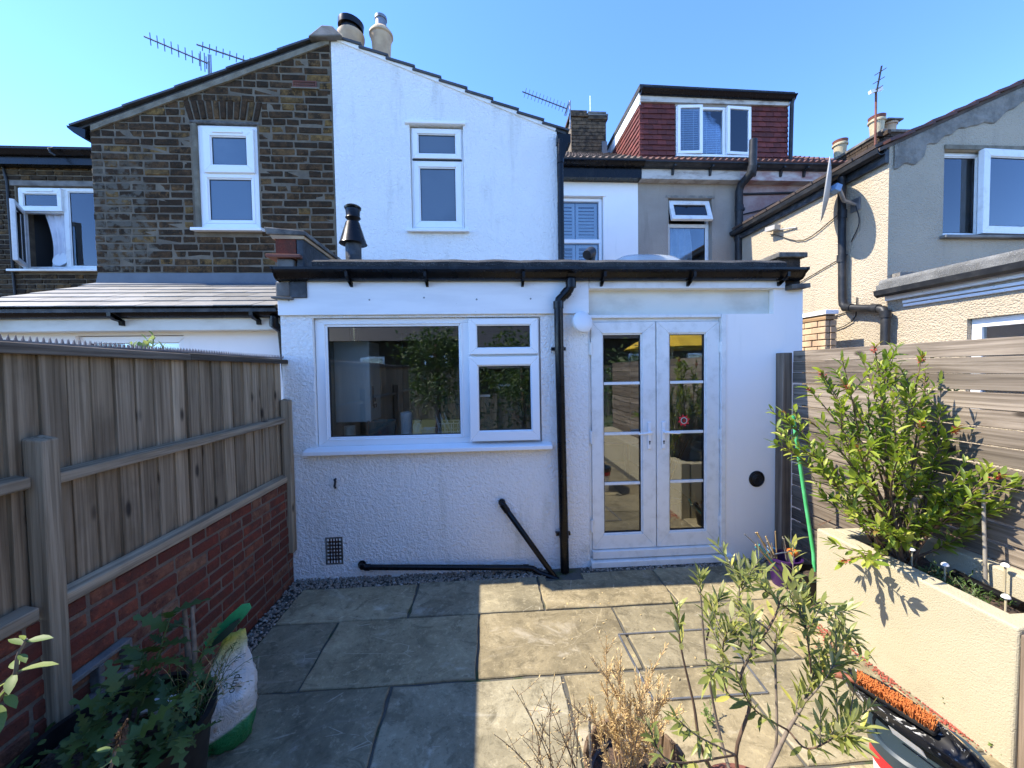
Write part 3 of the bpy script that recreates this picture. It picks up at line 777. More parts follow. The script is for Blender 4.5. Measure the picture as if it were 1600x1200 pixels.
# gable roof slope with stepped verge tiles
nx = Vector((.980, 0, 2.58)).normalized()
dx = Vector((2.58, 0, -.980)).normalized()
apex = Vector((-1.71, 0, 5.545))
RF = MB().hexa([(-1.71, 1.29, 5.55), (.98, 1.29, 4.53), (.98, 3.9, 4.53), (-1.71, 3.9, 5.55), (-1.71, 1.29, 5.60), (.98, 1.29, 4.58), (.98, 3.9, 4.58), (-1.71, 3.9, 5.60)]).build('gable_roof', 'slate', WH)
for i in range(9):
    t0 = .02 + i * .318; a = apex + dx * t0 + nx * .012; b = apex + dx * (t0 + .330) + nx * .046
    up_ = nx * .022
    q = MB(); q.hexa([a + Vector((0, 1.262, 0)), b + Vector((0, 1.262, 0)), b + Vector((0, 1.60, 0)), a + Vector((0, 1.60, 0)), a + up_ + Vector((0, 1.262, 0)), b + up_ + Vector((0, 1.262, 0)), b + up_ + Vector((0, 1.60, 0)), a + up_ + Vector((0, 1.60, 0))])
    q.build('verge_tile', 'slate', RF)
MB().hexa([apex + Vector((0, 1.285, .0)) + nx * .0, apex + dx * 2.74 + Vector((0, 1.285, 0)), apex + dx * 2.74 + Vector((0, 1.4, 0)), apex + Vector((0, 1.4, 0)), apex + Vector((0, 1.285, 0)) + nx * .042, apex + dx * 2.74 + Vector((0, 1.285, 0)) + nx * .042, apex + dx * 2.74 + Vector((0, 1.4, 0)) + nx * .042, apex + Vector((0, 1.4, 0)) + nx * .042]).build('verge_mortar', 'render_white', RF)
# eaves gutter end and downpipe on the right corner of the gable
GD = MB().tube([(.90, 1.24, 4.44), (.90, 1.24, 2.6)], .034, 14).build('downpipe', 'black_plastic', WH, smooth=50)
MB().box(.86, 1.02, 1.22, 1.40, 4.40, 4.50).prism([(.88, 1.21, 4.40), (.99, 1.21, 4.40), (.935, 1.21, 4.22), (.875, 1.21, 4.22)], (0, .08, 0)).tube([(.90, 1.24, 4.24), (.90, 1.24, 4.17)], .041, 14).build('hopper', 'black_plastic', GD)
MB().box(.869, .93, 1.275, 1.29, 2.6, 4.53).build('edge_strip', 'black_plastic', GD)
# side of the wing, right
MB().box(.862, .895, 1.545, 3.8, 2.5, 4.5).build('side_wall', 'roughcast_white', WH)
# rear wall of the main house between the gable and the next house
holed_wall('main_wall', 'render_white', WH, .9, 2.845, 2.4, 5.35, [(1.22, 2.19, 3.45, 4.93)], 3.8, 4.05)
MW = MB().mitre(1.225, 2.18, 3.46, 4.92, .055, 3.86, 3.92).box(1.27, 2.13, 3.861, 3.919, 4.10, 4.17).build('shuttered_window', 'upvc', WH, bevel=.004)
MB().box(1.18, 2.23, 3.775, 3.80, 4.93, 4.99).build('window_head', 'render_white', MW)
for z0, z1 in ((3.52, 4.09), (4.18, 4.86)):
    for x0, x1 in ((1.29, 1.69), (1.71, 2.115)):
        sh = MB().mitre(x0, x1, z0, z1, .05, 3.96, 3.99).build('shutter', 'shutter_white', MW)
        lv = MB(); nn = int((z1 - z0 - .1) / .062)
        for i in range(nn):
            z = z0 + .05 + .062 * (i + .5); lv.obox(((x0 + x1) / 2, 3.975, z), (x1 - x0 - .1, .012, .062), (R(-38 if z0 > 4 else -70), 0, 0))
        lv.build('louvres', 'shutter_white', sh)
    MB().box(1.28, 2.125, 3.90, 3.904, z0, z1).build('pane', 'dark_glass', MW)
room(MW, 1.15, 2.25, 4.052, 5.0, 3.35, 5.0)
# eaves
MB().box(.9, 2.84, 3.62, 3.82, 5.19, 5.36).build('eaves_fascia', 'black_plastic', WH)
gutter('gutter', WH, .95, 2.86, 3.62, 5.36, .13, .09)
# tiled roof slope (rows of single roman tiles)
def pantiles(name, mat_, parent, x0, x1, y0, z0, pitch, length, w=.115, row=.30, thick=.03):
    m = MB(); n = int((x1 - x0) / w * 6); rows_ = int(length / row)
    d = Vector((0, math.cos(pitch), math.sin(pitch))); nn = Vector((0, -math.sin(pitch), math.cos(pitch)))
    for r_ in range(rows_):
        o = len(m.v)
        for q, (s_, lift) in enumerate(((-.03, -.01), (-.03, .045), (row, .005))):
            for i in range(n + 1):
                x = x0 + (x1 - x0) * i / n; ph = (x / w) % 1
                hgt = .035 * math.sin(PI * ph / .6) if ph < .6 else 0
                p = Vector((x, y0, z0)) + d * (r_ * row + s_) + nn * (lift + (hgt if q else 0))
                m.v.append(tuple(p))
        for q in range(2):
            for i in range(n):
                a = o + q * (n + 1) + i; m.f.append((a, a + 1, a + n + 2, a + n + 1))
    return m.build(name, mat_, parent, recalc=False)
pantiles('roof', 'brown_tile', WH, .6, 2.88, 3.58, 5.47, R(30.5), 3.9)
MB().hexa([(.6, 3.6, 5.40), (2.88, 3.6, 5.40), (2.88, 6.9, 7.30), (.6, 6.9, 7.30), (.6, 3.6, 5.44), (2.88, 3.6, 5.44), (2.88, 6.9, 7.36), (.6, 6.9, 7.36)]).build('roof_deck', 'tar', WH)

# ================================================================ brick laying
brick_cache = {}
def brick_mesh(L, H, D, mat_, var, jit=.0035):
    key = (round(L, 3), round(H, 3), D, mat_, var)
    if key in brick_cache: return brick_cache[key]
    r_ = random.Random(hash(key) & 0xffff)
    bm = bmesh.new(); bmesh.ops.create_cube(bm, size=1)
    for v in bm.verts: v.co = Vector((v.co.x * L, (v.co.y + .5) * D, v.co.z * H))
    bmesh.ops.bevel(bm, geom=[e for e in bm.edges], offset=.007, segments=1, affect='EDGES')
    for v in bm.verts: v.co += Vector((r_.uniform(-jit, jit), r_.uniform(-jit, jit) * .7, r_.uniform(-jit, jit)))
    me = bpy.data.meshes.new('brick'); bm.to_mesh(me); bm.free(); me.materials.append(MAT[mat_])
    brick_cache[key] = me
    return me

def clip_poly(poly, fn):
    """keep the part of a 2D polygon where fn(x, z) <= 0 (fn linear)"""
    out = []
    for i in range(len(poly)):
        a, b = poly[i], poly[(i + 1) % len(poly)]; fa, fb = fn(*a), fn(*b)
        if fa <= 0: out.append(a)
        if fa * fb < 0:
            t = fa / (fa - fb); out.append((a[0] + (b[0] - a[0]) * t, a[1] + (b[1] - a[1]) * t))
    return out

def lay_bricks(parent, origin, ux, ui, length, z0, z1, ch, lens, mat_, holes=(), rake=None, seed=1, mort=.012, depth=.05, proud=.012, maxn=300, name='brick', jit=.0035, pattern=None):
    """courses of single bricks; ux = along the wall, ui = into the wall"""
    r_ = random.Random(seed); origin = Vector(origin); ux = Vector(ux); ui = Vector(ui)
    base = Matrix((ux, ui, Vector((0, 0, 1)))).transposed()
    cells = []
    nc = int(round((z1 - z0) / ch))
    for c in range(nc):
        za = z0 + c * ch; s_ = -lens[0] * (.5 if c % 2 else 0) - r_.uniform(0, .03); k = c
        while s_ < length:
            if pattern: L = pattern(c, k, r_)
            else: L = lens[0] if r_.random() < .62 else lens[1]
            k += 1
            a, b = max(s_, 0), min(s_ + L, length); s_ += L
            if b - a < .05: continue
            segs = [(a, b)]
            for h in holes:
                if h[2] < za + ch * .6 and h[3] > za + ch * .4:
                    ns = []
                    for p, q in segs:
                        if q <= h[0] or p >= h[1]: ns.append((p, q))
                        else:
                            if h[0] - p > .035: ns.append((p, h[0]))
                            if q - h[1] > .035: ns.append((h[1], q))
                    segs = ns
            for p, q in segs: cells.append((p, q, za))
    made = []
    for p, q, za in cells:
        L = q - p - mort; H = ch - mort
        pr_ = proud * r_.uniform(.35, 1.15)
        if rake and max(rake(p, za + ch), rake(q, za + ch)) > 0:
            poly = clip_poly([(p + mort / 2, za + mort / 2), (q - mort / 2, za + mort / 2), (q - mort / 2, za + ch - mort / 2), (p + mort / 2, za + ch - mort / 2)], rake)
            if len(poly) < 3: continue
            xs_ = [t[0] for t in poly]
            if max(xs_) - min(xs_) < .03: continue
            m = MB(); m.prism([origin + ux * t[0] + Vector((0, 0, t[1])) - ui * pr_ for t in poly], ui * depth)
            o = m.build(name, mat_, parent)
        else:
            me = brick_mesh(L, H, depth, mat_, r_.randrange(3), jit)
            pos = origin + ux * ((p + q) / 2) + Vector((0, 0, za + ch / 2)) - ui * pr_
            mw = Matrix.Translation(pos) @ (base @ Euler((r_.uniform(-.01, .01), r_.uniform(-.012, .012), r_.uniform(-.012, .012))).to_matrix()).to_4x4()
            o = inst(name, me, mw, parent)
        made.append(o)
    return made

# ================================================================ the brick house, left half of the gabled pair
BH = thing('brick_house', 'sooty brown brick gabled house joined to the white house', 'house', (-3.0, 1.4, 0))
bz = lambda x: 4.50 + (x + 4.33) * (5.535 - 4.50) / (4.33 - 1.71)
hx0, hx1, hz0, hz1 = -3.235, -2.55, 3.385, 4.60
xs = [-4.32, hx0, hx1, -1.712]; m = MB()
for y in (GY + .004, GY + .26):
    for i in range(3):
        a, b = xs[i], xs[i + 1]
        if i == 1:
            m.add([(a, y, 2.3), (b, y, 2.3), (b, y, hz0), (a, y, hz0)], [(0, 1, 2, 3)]); m.add([(a, y, hz1), (b, y, hz1), (b, y, bz(b)), (a, y, bz(a))], [(0, 1, 2, 3)])
        else: m.add([(a, y, 2.3), (b, y, 2.3), (b, y, bz(b)), (a, y, bz(a))], [(0, 1, 2, 3)])
for a, b, c, d in ((hx0, hz0, hx1, hz0), (hx1, hz0, hx1, hz1), (hx1, hz1, hx0, hz1), (hx0, hz1, hx0, hz0), (-4.32, 2.3, -4.32, bz(-4.32)), (-4.32, bz(-4.32), -1.712, bz(-1.712))):
    m.add([(a, GY + .004, b), (c, GY + .004, d), (c, GY + .26, d), (a, GY + .26, b)], [(0, 1, 2, 3)])
m.build('gable_wall', 'mortar', BH)
rk = lambda s_, z: z - (bz(-4.33 + s_) - .055)
hl = [(hx0 + 4.33 - .03, hx1 + 4.33 + .01, hz0 - .03, hz1), (-3.31 + 4.33, -2.50 + 4.33, 4.60, 4.835), (-2.14 + 4.33, -1.86 + 4.33, 4.985, 5.07)]
made = lay_bricks(BH, (-4.33, GY + .006, 0), (1, 0, 0), (0, 1, 0), 2.615, 2.83, 5.6, .0826, (.272, .146), 'stock_brick', hl, rk, seed=11, jit=.005, proud=.009, mort=.0145)
print('gable bricks', len(made))
# soldier bricks over the window, fanned a little
for i in range(11):
    t = (i - 5) / 5; x = -2.905 + t * .345; w = .052
    m = MB(); l_ = .05 * t; z0 = 4.625 - .018 * t * t; z1 = 4.825 - .010 * t * t
    m.prism([(x - w / 2, GY - .004 - .004 * (i % 3), z0), (x + w / 2, GY - .004 - .004 * (i % 3), z0 + .002), (x + w / 2 + l_ + .003, GY - .004 - .004 * (i % 3), z1), (x - w / 2 + l_ - .003, GY - .004 - .004 * (i % 3), z1)], (0, .05, 0))
    m.build('brick', 'stock_brick', BH, bevel=.005, seg=1)
MB().hexa([(-3.27, GY - .006, 4.575), (-2.52, GY - .006, 4.565), (-2.52, GY + .06, 4.565), (-3.27, GY + .06, 4.575), (-3.27, GY - .006, 4.607), (-2.52, GY - .006, 4.592), (-2.52, GY + .06, 4.592), (-3.27, GY + .06, 4.607)]).build('lintel', 'concrete_dark', BH, bevel=.006)
# mortar fillets round the window and under the verge
MB().box(-3.25, -3.205, GY - .004, GY + .08, 3.37, 4.575).build('mortar_fillet', 'cement', BH, bevel=.008)
m = MB(); n = 26
for i in range(n + 1):
    x = -4.30 + 2.58 * i / n; w = .055 + .022 * mnoise.noise(Vector((x * 3, 1, 0)))
    m.v += [(x, GY - .016, bz(x) - w), (x, GY - .016, bz(x) + .005), (x, GY + .03, bz(x) + .005), (x, GY + .03, bz(x) - w - .01)]
for i in range(n):
    for q in range(4): m.f.append((i * 4 + q, i * 4 + (q + 1) % 4, i * 4 + 4 + (q + 1) % 4, i * 4 + 4 + q))
m.f += [(0, 1, 2, 3), tuple(n * 4 + q for q in (3, 2, 1, 0))]
m.build('verge_mortar', 'cement', BH)
# terracotta air brick
AB = MB().mitre(-2.135, -1.875, 4.992, 5.062, .010, GY - .012, GY + .03).build('air_brick', 'terracotta', BH)
g_ = MB()
for i in range(1, 12): g_.box(-2.125 + .0217 * i - .004, -2.125 + .0217 * i + .004, GY - .009, GY + .01, 5.002, 5.052)
g_.box(-2.125, -1.885, GY - .008, GY + .01, 5.024, 5.031).build('grid', 'terracotta', AB)
MB().box(-2.15, -1.85, GY - .02, GY + .02, 4.972, 4.986).build('ledge', 'cement', BH)
# window
BW = MB().mitre(-3.205, -2.555, 3.425, 4.565, (.06, .06, .06, .075), 1.325, 1.39).box(-3.145, -2.615, 1.326, 1.389, 4.005, 4.065).build('bathroom_window', 'upvc', BH, bevel=.005)
sash(BW, -3.135, -2.590, 4.035, 4.525, (.075, .075, .08, .085), 1.295, 1.35, glass_='obscure_sky_glass', name='top_casement', bead=.014)
MB().box(-3.03, -2.70, 1.282, 1.296, 4.468, 4.488).build('trickle_vent', 'upvc', BW, bevel=.004)
sash(BW, -3.150, -2.610, 3.475, 4.015, (.028, .028, .03, .03), 1.318, 1.37, glass_='obscure_sky_glass', name='fixed_light', bead=.016)
MB().hexa([(-3.265, 1.225, 3.365), (-2.50, 1.225, 3.365), (-2.50, 1.34, 3.375), (-3.265, 1.34, 3.375), (-3.265, 1.225, 3.398), (-2.50, 1.225, 3.398), (-2.50, 1.34, 3.42), (-3.265, 1.34, 3.42)]).build('window_sill', 'upvc', BW, bevel=.005)
# roof slope and verge slates
RB = MB().hexa([(-4.47, 1.31, 4.47), (-1.712, 1.31, 5.555), (-1.712, 3.9, 5.555), (-4.47, 3.9, 4.47), (-4.47, 1.31, 4.495), (-1.712, 1.31, 5.58), (-1.712, 3.9, 5.58), (-4.47, 3.9, 4.495)]).build('gable_roof', 'slate', BH)
bd = Vector((2.62, 0, 1.035)).normalized(); bn = Vector((-1.035, 0, 2.62)).normalized()
for i in range(10):
    a = Vector((-4.49, 0, 4.478)) + bd * (i * .298); b = a + bd * .315
    a = a + bn * .014; b = b + bn * .008; u_ = bn * .020
    q = MB(); yy0, yy1 = Vector((0, 1.262 + .008 * (i % 2), 0)), Vector((0, 1.5, 0))
    q.hexa([a + yy0, b + yy0, b + yy1, a + yy1, a + u_ + yy0, b + u_ + yy0, b + u_ + yy1, a + u_ + yy1]); q.build('verge_slate', 'slate', RB)
# eaves gutter seen end on, left
GB = MB().prism([(-4.345, 1.27, 4.37), (-4.34, 1.27, 4.46), (-4.40, 1.27, 4.475), (-4.53, 1.27, 4.50), (-4.525, 1.27, 4.475), (-4.46, 1.27, 4.42), (-4.39, 1.27, 4.375)], (0, 2.6, 0)).build('gutter', 'black_plastic', BH)
MB().box(-4.33, -4.05, 1.56, 3.8, 2.3, 4.46).build('side_wall', 'stock_brick_far', BH)
# ridge end, chimney with two pots
MB().hexa([(-1.93, 1.22, 5.50), (-1.55, 1.22, 5.52), (-1.55, 1.7, 5.52), (-1.93, 1.7, 5.50), (-1.78, 1.24, 5.645), (-1.66, 1.24, 5.64), (-1.66, 1.7, 5.64), (-1.78, 1.7, 5.645)]).build('ridge_tile', 'concrete', BH, bevel=.015)
CH = thing('chimney', 'stack with two buff clay chimney pots behind the gable peak', 'chimney', (-1.7, 2.5, 5.4))
MB().box(-2.15, -1.3, 2.25, 2.75, 5.2, 6.05).build('stack', 'old_brick', CH)
MB().box(-2.2, -1.28, 2.2, 2.8, 6.05, 6.12).build('capping', 'concrete', CH, bevel=.02)
c1 = MB().lathe([(.150, 6.12), (.165, 6.48), (.175, 6.50), (.185, 6.53), (.185, 6.57), (.15, 6.60), (.13, 6.60)], (-1.86, 2.5, 0), 28).build('chimney_pot', 'buff_clay', CH, smooth=40)
MB().lathe([(.125, 0), (.135, .09), (.172, .09), (.175, .17), (.16, .18), (.12, .195), (.115, .13)], (-1.87, 2.5, 6.57), 24, (R(2), R(6), 0)).build('cowl', 'black_plastic', c1, smooth=40)
c2 = MB().lathe([(.112, 6.12), (.135, 6.50), (.142, 6.51), (.147, 6.56), (.165, 6.575), (.165, 6.60), (.12, 6.66), (.08, 6.67)], (-1.435, 2.5, 0), 28).build('chimney_pot', 'buff_clay', CH, smooth=40)
MB().lathe([(.075, 6.6), (.075, 6.80), (.085, 6.80), (.085, 6.84), (.06, 6.85)], (-1.435, 2.5, 0), 20).build('liner', 'galv', c2, smooth=40)

# ---- lean-to extension of the brick house ---------------------------------------------------
LT = thing('lean_to', 'low white lean-to with pale slate roof behind the left fence', 'extension', (-3.0, .5, 0))
LW = holed_wall('front_wall', 'render_white', LT, -4.3, -1.72, -.1, 2.2, [(-3.55, -2.66, 1.0, 2.11)], .25, .45)
MB().box(-4.25, -1.75, .46, 1.3, 2.15, 2.2).build('ceiling', 'room_ceiling', LT)
wf = MB().mitre(-3.545, -2.665, 1.01, 2.105, .06, .28, .34).box(-3.14, -3.08, .281, .339, 1.07, 2.045).build('window', 'upvc', LT, bevel=.004)
MB().box(-3.485, -2.725, .31, .314, 1.07, 2.045).build('pane', 'dark_glass', wf)
MB().box(-3.5, -2.7, .60, .62, 1.0, 2.1).build('blind', 'blind', wf)
MB().box(-4.3, -1.73, .115, .26, 2.135, 2.29).build('fascia_board', 'cream_board', LT, bevel=.004)
LG = gutter('gutter', LT, -4.35, -1.735, .115, 2.235, .115, .085)
for x in (-4.1, -3.05, -1.95):
    MB().prism([(x, .115, 2.175), (x, .09, 2.178), (x, .085, 2.206), (x, .03, 2.224), (x, -.013, 2.27), (x, -.012, 2.24), (x, .03, 2.215), (x, .115, 2.218)], (.03, 0, 0)).build('bracket', 'black_plastic', LG)
MB().tube([(-1.79, .06, 2.24), (-1.79, .06, 2.17), (-1.77, .15, 2.12), (-1.77, .21, 1.6)], .032, 12).build('downpipe', 'black_plastic', LT, smooth=50)
rp = lambda x, y, dz=0: (x, y, 2.315 + (y + .02) * .356 + dz)
MB().hexa([rp(-4.3, .0, -.05), rp(-1.74, .0, -.05), rp(-1.74, 1.3, -.05), rp(-4.3, 1.3, -.05), rp(-4.3, .0, -.012), rp(-1.74, .0, -.012), rp(-1.74, 1.3, -.012), rp(-4.3, 1.3, -.012)]).build('roof_deck', 'tar', LT)
rr = random.Random(3)
ncol, gauge = 9, .222
for r_ in range(6):
    y0 = -.035 + r_ * gauge; off = .15 if r_ % 2 else 0
    for c in range(-1, ncol):
        x0 = -4.31 + c * .30 + off; x1 = x0 + .294
        x0 = max(x0, -4.31); x1 = min(x1, -1.735)
        if x1 - x0 < .05: continue
        y1 = min(y0 + gauge + .06, 1.295); dz = rr.uniform(0, .0035)
        m = MB(); m.hexa([rp(x0, y0, .003 + dz), rp(x1, y0, .003 + dz), rp(x1, y1, -.006), rp(x0, y1, -.006), rp(x0, y0, .010 + dz), rp(x1, y0, .010 + dz), rp(x1, y1, .001), rp(x0, y1, .001)])
        m.build('slate', 'pale_slate', LT)
FL = MB(); FL.hexa([(-4.34, 1.285, 2.76), (-1.74, 1.285, 2.76), (-1.74, 1.31, 2.76), (-4.34, 1.31, 2.76), (-4.30, 1.285, 2.905), (-1.74, 1.285, 2.905), (-1.74, 1.31, 2.905), (-4.30, 1.31, 2.905)])
FL.hexa([rp(-4.36, 1.17, .012), rp(-1.74, 1.17, .012), (-1.74, 1.29, 2.79), (-4.34, 1.29, 2.79), rp(-4.36, 1.17, .018), rp(-1.74, 1.17, .018), (-1.74, 1.29, 2.80), (-4.34, 1.29, 2.80)]).build('lead_flashing', 'lead', LT)
# ---- party parapet between the two extensions ---------------------------------------------
PP = thing('party_parapet', 'short parapet of brick and tar with concrete coping between the two extensions', 'parapet', (-1.6, .5, 2.3))
MB().box(-1.72, -1.56, -.005, 1.28, 2.735, 2.865).build('brickwork', 'red_brick', PP)
MB().box(-1.558, -1.50, -.002, 1.28, 2.60, 2.868).build('tarred_side', 'tar', PP, bevel=.01)
MB().hexa([(-1.74, -.012, 2.862), (-1.49, -.012, 2.862), (-1.49, 1.28, 2.862), (-1.74, 1.28, 2.862), (-1.76, -.02, 2.895), (-1.485, -.02, 2.895), (-1.485, 1.28, 2.895), (-1.76, 1.28, 2.895)]).build('mortar_bed', 'buff_clay', PP)
MB().hexa([(-1.78, -.03, 2.893), (-1.465, -.03, 2.885), (-1.465, 1.28, 2.885), (-1.78, 1.28, 2.893), (-1.80, -.03, 2.955), (-1.475, -.03, 2.925), (-1.475, 1.28, 2.925), (-1.80, 1.28, 2.955)]).build('coping', 'concrete_dark', PP, bevel=.008)
MB().hexa([(-1.78, -.05, 2.705), (-1.51, -.05, 2.70), (-1.51, .2, 2.70), (-1.78, .2, 2.705), (-1.78, -.05, 2.732), (-1.51, -.05, 2.727), (-1.51, .2, 2.727), (-1.78, .2, 2.732)]).build('creasing_tile', 'terracotta', PP, bevel=.004)
MB().box(-1.715, -1.58, -.012, .2, 2.62, 2.70).build('corner_block', 'concrete', PP, bevel=.012)
MB().box(-1.715, -1.60, -.045, .2, 2.385, 2.505).build('corner_block', 'concrete', PP, bevel=.012)
MB().box(-1.60, -1.47, -.043, .0, 2.375, 2.51).build('slate_packing', 'tar', PP, bevel=.004)
MB().obox((-1.66, -.035, 2.372), (.16, .07, .018), (0, R(3), 0)).build('broken_tile', 'concrete', PP, bevel=.003)
# right hand end of the roof: stub of the boundary wall with coping
PR = thing('wall_stub', 'stub of weathered wall with concrete coping at the right end of the flat roof', 'wall', (2.7, .1, 2.3))
MB().box(2.60, 2.81, -.02, 1.2, 2.475, 2.71).build('brickwork', 'old_brick', PR, bevel=.008)
MB().box(2.575, 2.845, -.06, 1.2, 2.712, 2.757).build('coping', 'concrete_dark', PR, bevel=.008)
MB().obox((2.765, -.04, 2.455), (.17, .09, .04), (0, R(-4), 0)).build('creasing_tile', 'concrete_dark', PR, bevel=.004)
# ================================================================ far left brick house
FH = thing('terraced_house', 'dark brick house at far left with wide open casement window', 'house', (-7.5, 3.9, 0))
holed_wall('wall', 'mortar', FH, -9.6, -4.34, -.1, 5.4, [(-7.87, -6.28, 3.59, 4.985)], 3.81, 4.05)
fb = lay_bricks(FH, (-8.62, 3.802, 0), (1, 0, 0), (0, 1, 0), 2.35, 3.02, 5.35, .0826, (.272, .146), 'stock_brick_far', [(-7.87 + 8.62 - .02, -6.28 + 8.62, 3.55, 5.06)], None, seed=21, mort=.016, proud=.012)
print('far bricks', len(fb))
MB().box(-7.95, -6.25, 3.79, 3.86, 4.99, 5.075).build('lintel', 'concrete', FH, bevel=.008)
FW = MB().mitre(-7.86, -6.29, 3.60, 4.98, (.05, .05, .05, .045), 3.84, 3.91).box(-7.165, -7.095, 3.841, 3.909, 3.65, 4.935).box(-7.81, -7.165, 3.841, 3.909, 4.56, 4.62).build('window', 'upvc_old', FH, bevel=.004)
sash(FW, -7.83, -7.155, 4.575, 4.955, (.07, .07, .08, .09), 3.80, 3.86, glass_='dark_glass', name='top_casement', bead=.012, mat_='upvc_old')
MB().box(-7.70, -7.28, 3.785, 3.80, 4.895, 4.92).build('trickle_vent', 'upvc_old', FW)
sash(FW, -7.82, -7.175, 3.62, 4.58, .065, 3.82, 3.875, glass_='dark_glass', m=hinge((-7.82, 3.84, 4), R(-52), 'Z'), name='open_casement', bead=.012, mat_='upvc_old')
sash(FW, -7.10, -6.33, 3.64, 4.94, .018, 3.835, 3.89, glass_='dark_glass', name='fixed_light', bead=.016, mat_='upvc_old')
def drape(name, mat_, parent, x0, x1, y, z0, z1, amp=.03, waves=7, n=60, pinch=None):
    m = MB(); rows_ = 10
    for j in range(rows_ + 1):
        t = j / rows_; z = z1 + (z0 - z1) * t
        for i in range(n + 1):
            s_ = i / n
            a, b = x0, x1
            if pinch: a, b = pinch(t, x0, x1)
            m.v.append((a + (b - a) * s_, y + amp * math.sin(s_ * waves * 2 * PI + .6 * math.sin(t * 3)) + amp * .3 * math.sin(s_ * 31), z))
    for j in range(rows_):
        for i in range(n):
            q = j * (n + 1) + i; m.f.append((q, q + 1, q + n + 2, q + n + 1))
    return m.build(name, mat_, parent, smooth=80, recalc=False)
drape('curtain', 'net_curtain', FW, -7.12, -6.3, 3.945, 3.62, 4.95, .025, 8)
drape('curtain', 'net_curtain', FW, -7.80, -7.18, 3.945, 3.62, 4.60, .02, 4, pinch=lambda t, a, b: (a + .22 + .1 * math.sin(t * 2.5), b))
MB().lathe([(.10, 0), (.12, .04), (.13, .05)], (-7.32, 3.95, 3.78), 20, (R(70), 0, 0)).build('bowl', 'white_plastic', FW, smooth=40)
room(FW, -7.9, -6.2, 4.052, 5.2, 3.5, 5.05)
MB().hexa([(-7.98, 3.70, 3.545), (-6.2, 3.70, 3.545), (-6.2, 3.84, 3.555), (-7.98, 3.84, 3.555), (-7.98, 3.70, 3.58), (-6.2, 3.70, 3.58), (-6.2, 3.84, 3.61), (-7.98, 3.84, 3.61)]).build('window_sill', 'upvc_old', FW, bevel=.005)
MB().box(-9.6, -4.34, 3.66, 3.80, 5.28, 5.40).build('eaves_fascia', 'black_plastic', FH)
FG = gutter('gutter', FH, -9.6, -4.34, 3.66, 5.40, .12, .09)
MB().tube([(-6.98, 3.56, 5.50), (-7.02, 3.52, 5.46), (-7.0, 3.52, 5.40), (-6.94, 3.54, 5.36)], .015, 8).build('loose_cable', 'cable', FH, smooth=60)
MB().tube([(-8.02, 3.78, 5.3), (-7.97, 3.78, 5.05), (-7.955, 3.78, 3.5), (-7.94, 3.78, 3.0)], .018, 8).build('cable_run', 'cable', FH, smooth=60)
pit = R(28.7)
for r_ in range(8):
    for c in range(30):
        x0 = -9.6 + c * .18 + (.09 if r_ % 2 else 0)
        if r_ > 3 or x0 > -6.2 or x0 < -8.9: continue
        a = Vector((x0, 3.56, 5.48)) + Vector((0, math.cos(pit), math.sin(pit))) * (r_ * .14)
        m = MB(); d = Vector((0, math.cos(pit), math.sin(pit))) * .2; nn = Vector((0, -math.sin(pit), math.cos(pit)))
        w = Vector((.172, 0, 0)); m.hexa([a + nn * .02, a + w + nn * .02, a + w + d, a + d, a + nn * .034, a + w + nn * .034, a + w + d + nn * .012, a + d + nn * .012])
        m.build('roof_tile', 'brown_tile', FH)
MB().hexa([(-9.6, 3.58, 5.44), (-4.34, 3.58, 5.44), (-4.34, 6.9, 7.26), (-9.6, 6.9, 7.26), (-9.6, 3.58, 5.475), (-4.34, 3.58, 5.475), (-4.34, 6.9, 7.295), (-9.6, 6.9, 7.295)]).build('roof', 'brown_tile', FH)

# ================================================================ beige house with the dormer
DH = thing('dormer_house', 'beige rendered house with a large dormer hung with dark red tiles', 'house', (4.0, 4.0, 0))
holed_wall('wall', 'render_beige', DH, 2.848, 4.76, 2.3, 5.20, [(3.42, 4.27, 3.40, 4.92)], 3.80, 4.05)
MB().box(4.762, 7.6, 3.80, 4.05, 2.3, 5.19).build('upper_wall', 'render_pink', DH)
room(DH, 3.40, 4.30, 4.052, 5.0, 3.35, 5.0)
BWN = MB().mitre(3.43, 4.262, 3.41, 4.91, (.05, .05, .05, .06), 3.90, 3.96).box(3.48, 4.212, 3.901, 3.959, 4.43, 4.48).build('window', 'upvc_old', DH, bevel=.004)
sash(BWN, 3.455, 4.24, 4.475, 4.895, (.075, .075, .085, .075), 3.85, 3.91, glass_='dark_glass', m=hinge((0, 3.86, 4.895), R(-20), 'X'), name='top_casement', bead=.012, mat_='upvc_old')
sash(BWN, 3.475, 4.217, 3.455, 4.435, .012, 3.89, 3.945, glass_='dark_glass', name='fixed_light', bead=.014, mat_='upvc_old')
drape('curtain', 'curtain', BWN, 3.46, 4.05, 4.0, 3.42, 4.43, .03, 4, pinch=lambda t, a, b: (a, b - .12 + .18 * t * (1.6 - t * 1.7)))
MB().box(3.38, 4.31, 3.785, 3.80, 4.92, 4.965).build('window_head', 'render_patch', DH)
MB().box(2.85, 4.70, 3.63, 3.82, 5.185, 5.36).build('eaves_fascia', 'fascia_stained', DH)
MB().box(4.702, 7.6, 3.63, 3.82, 5.185, 5.36).build('eaves_fascia', 'fascia_pink', DH)
gutter('gutter', DH, 2.87, 7.6, 3.62, 5.355, .125, .088, 'grey_plastic')
for x in (3.4, 4.1, 4.95, 5.45, 5.9): MB().prism([(x, 3.63, 5.25), (x, 3.60, 5.25), (x, 3.58, 5.33), (x, 3.50, 5.36), (x, 3.50, 5.39), (x, 3.63, 5.36)], (.035, 0, 0)).build('gutter_bracket', 'gasket', DH)
pantiles('roof', 'red_pantile', DH, 2.885, 7.6, 3.58, 5.465, R(30.5), 3.9)
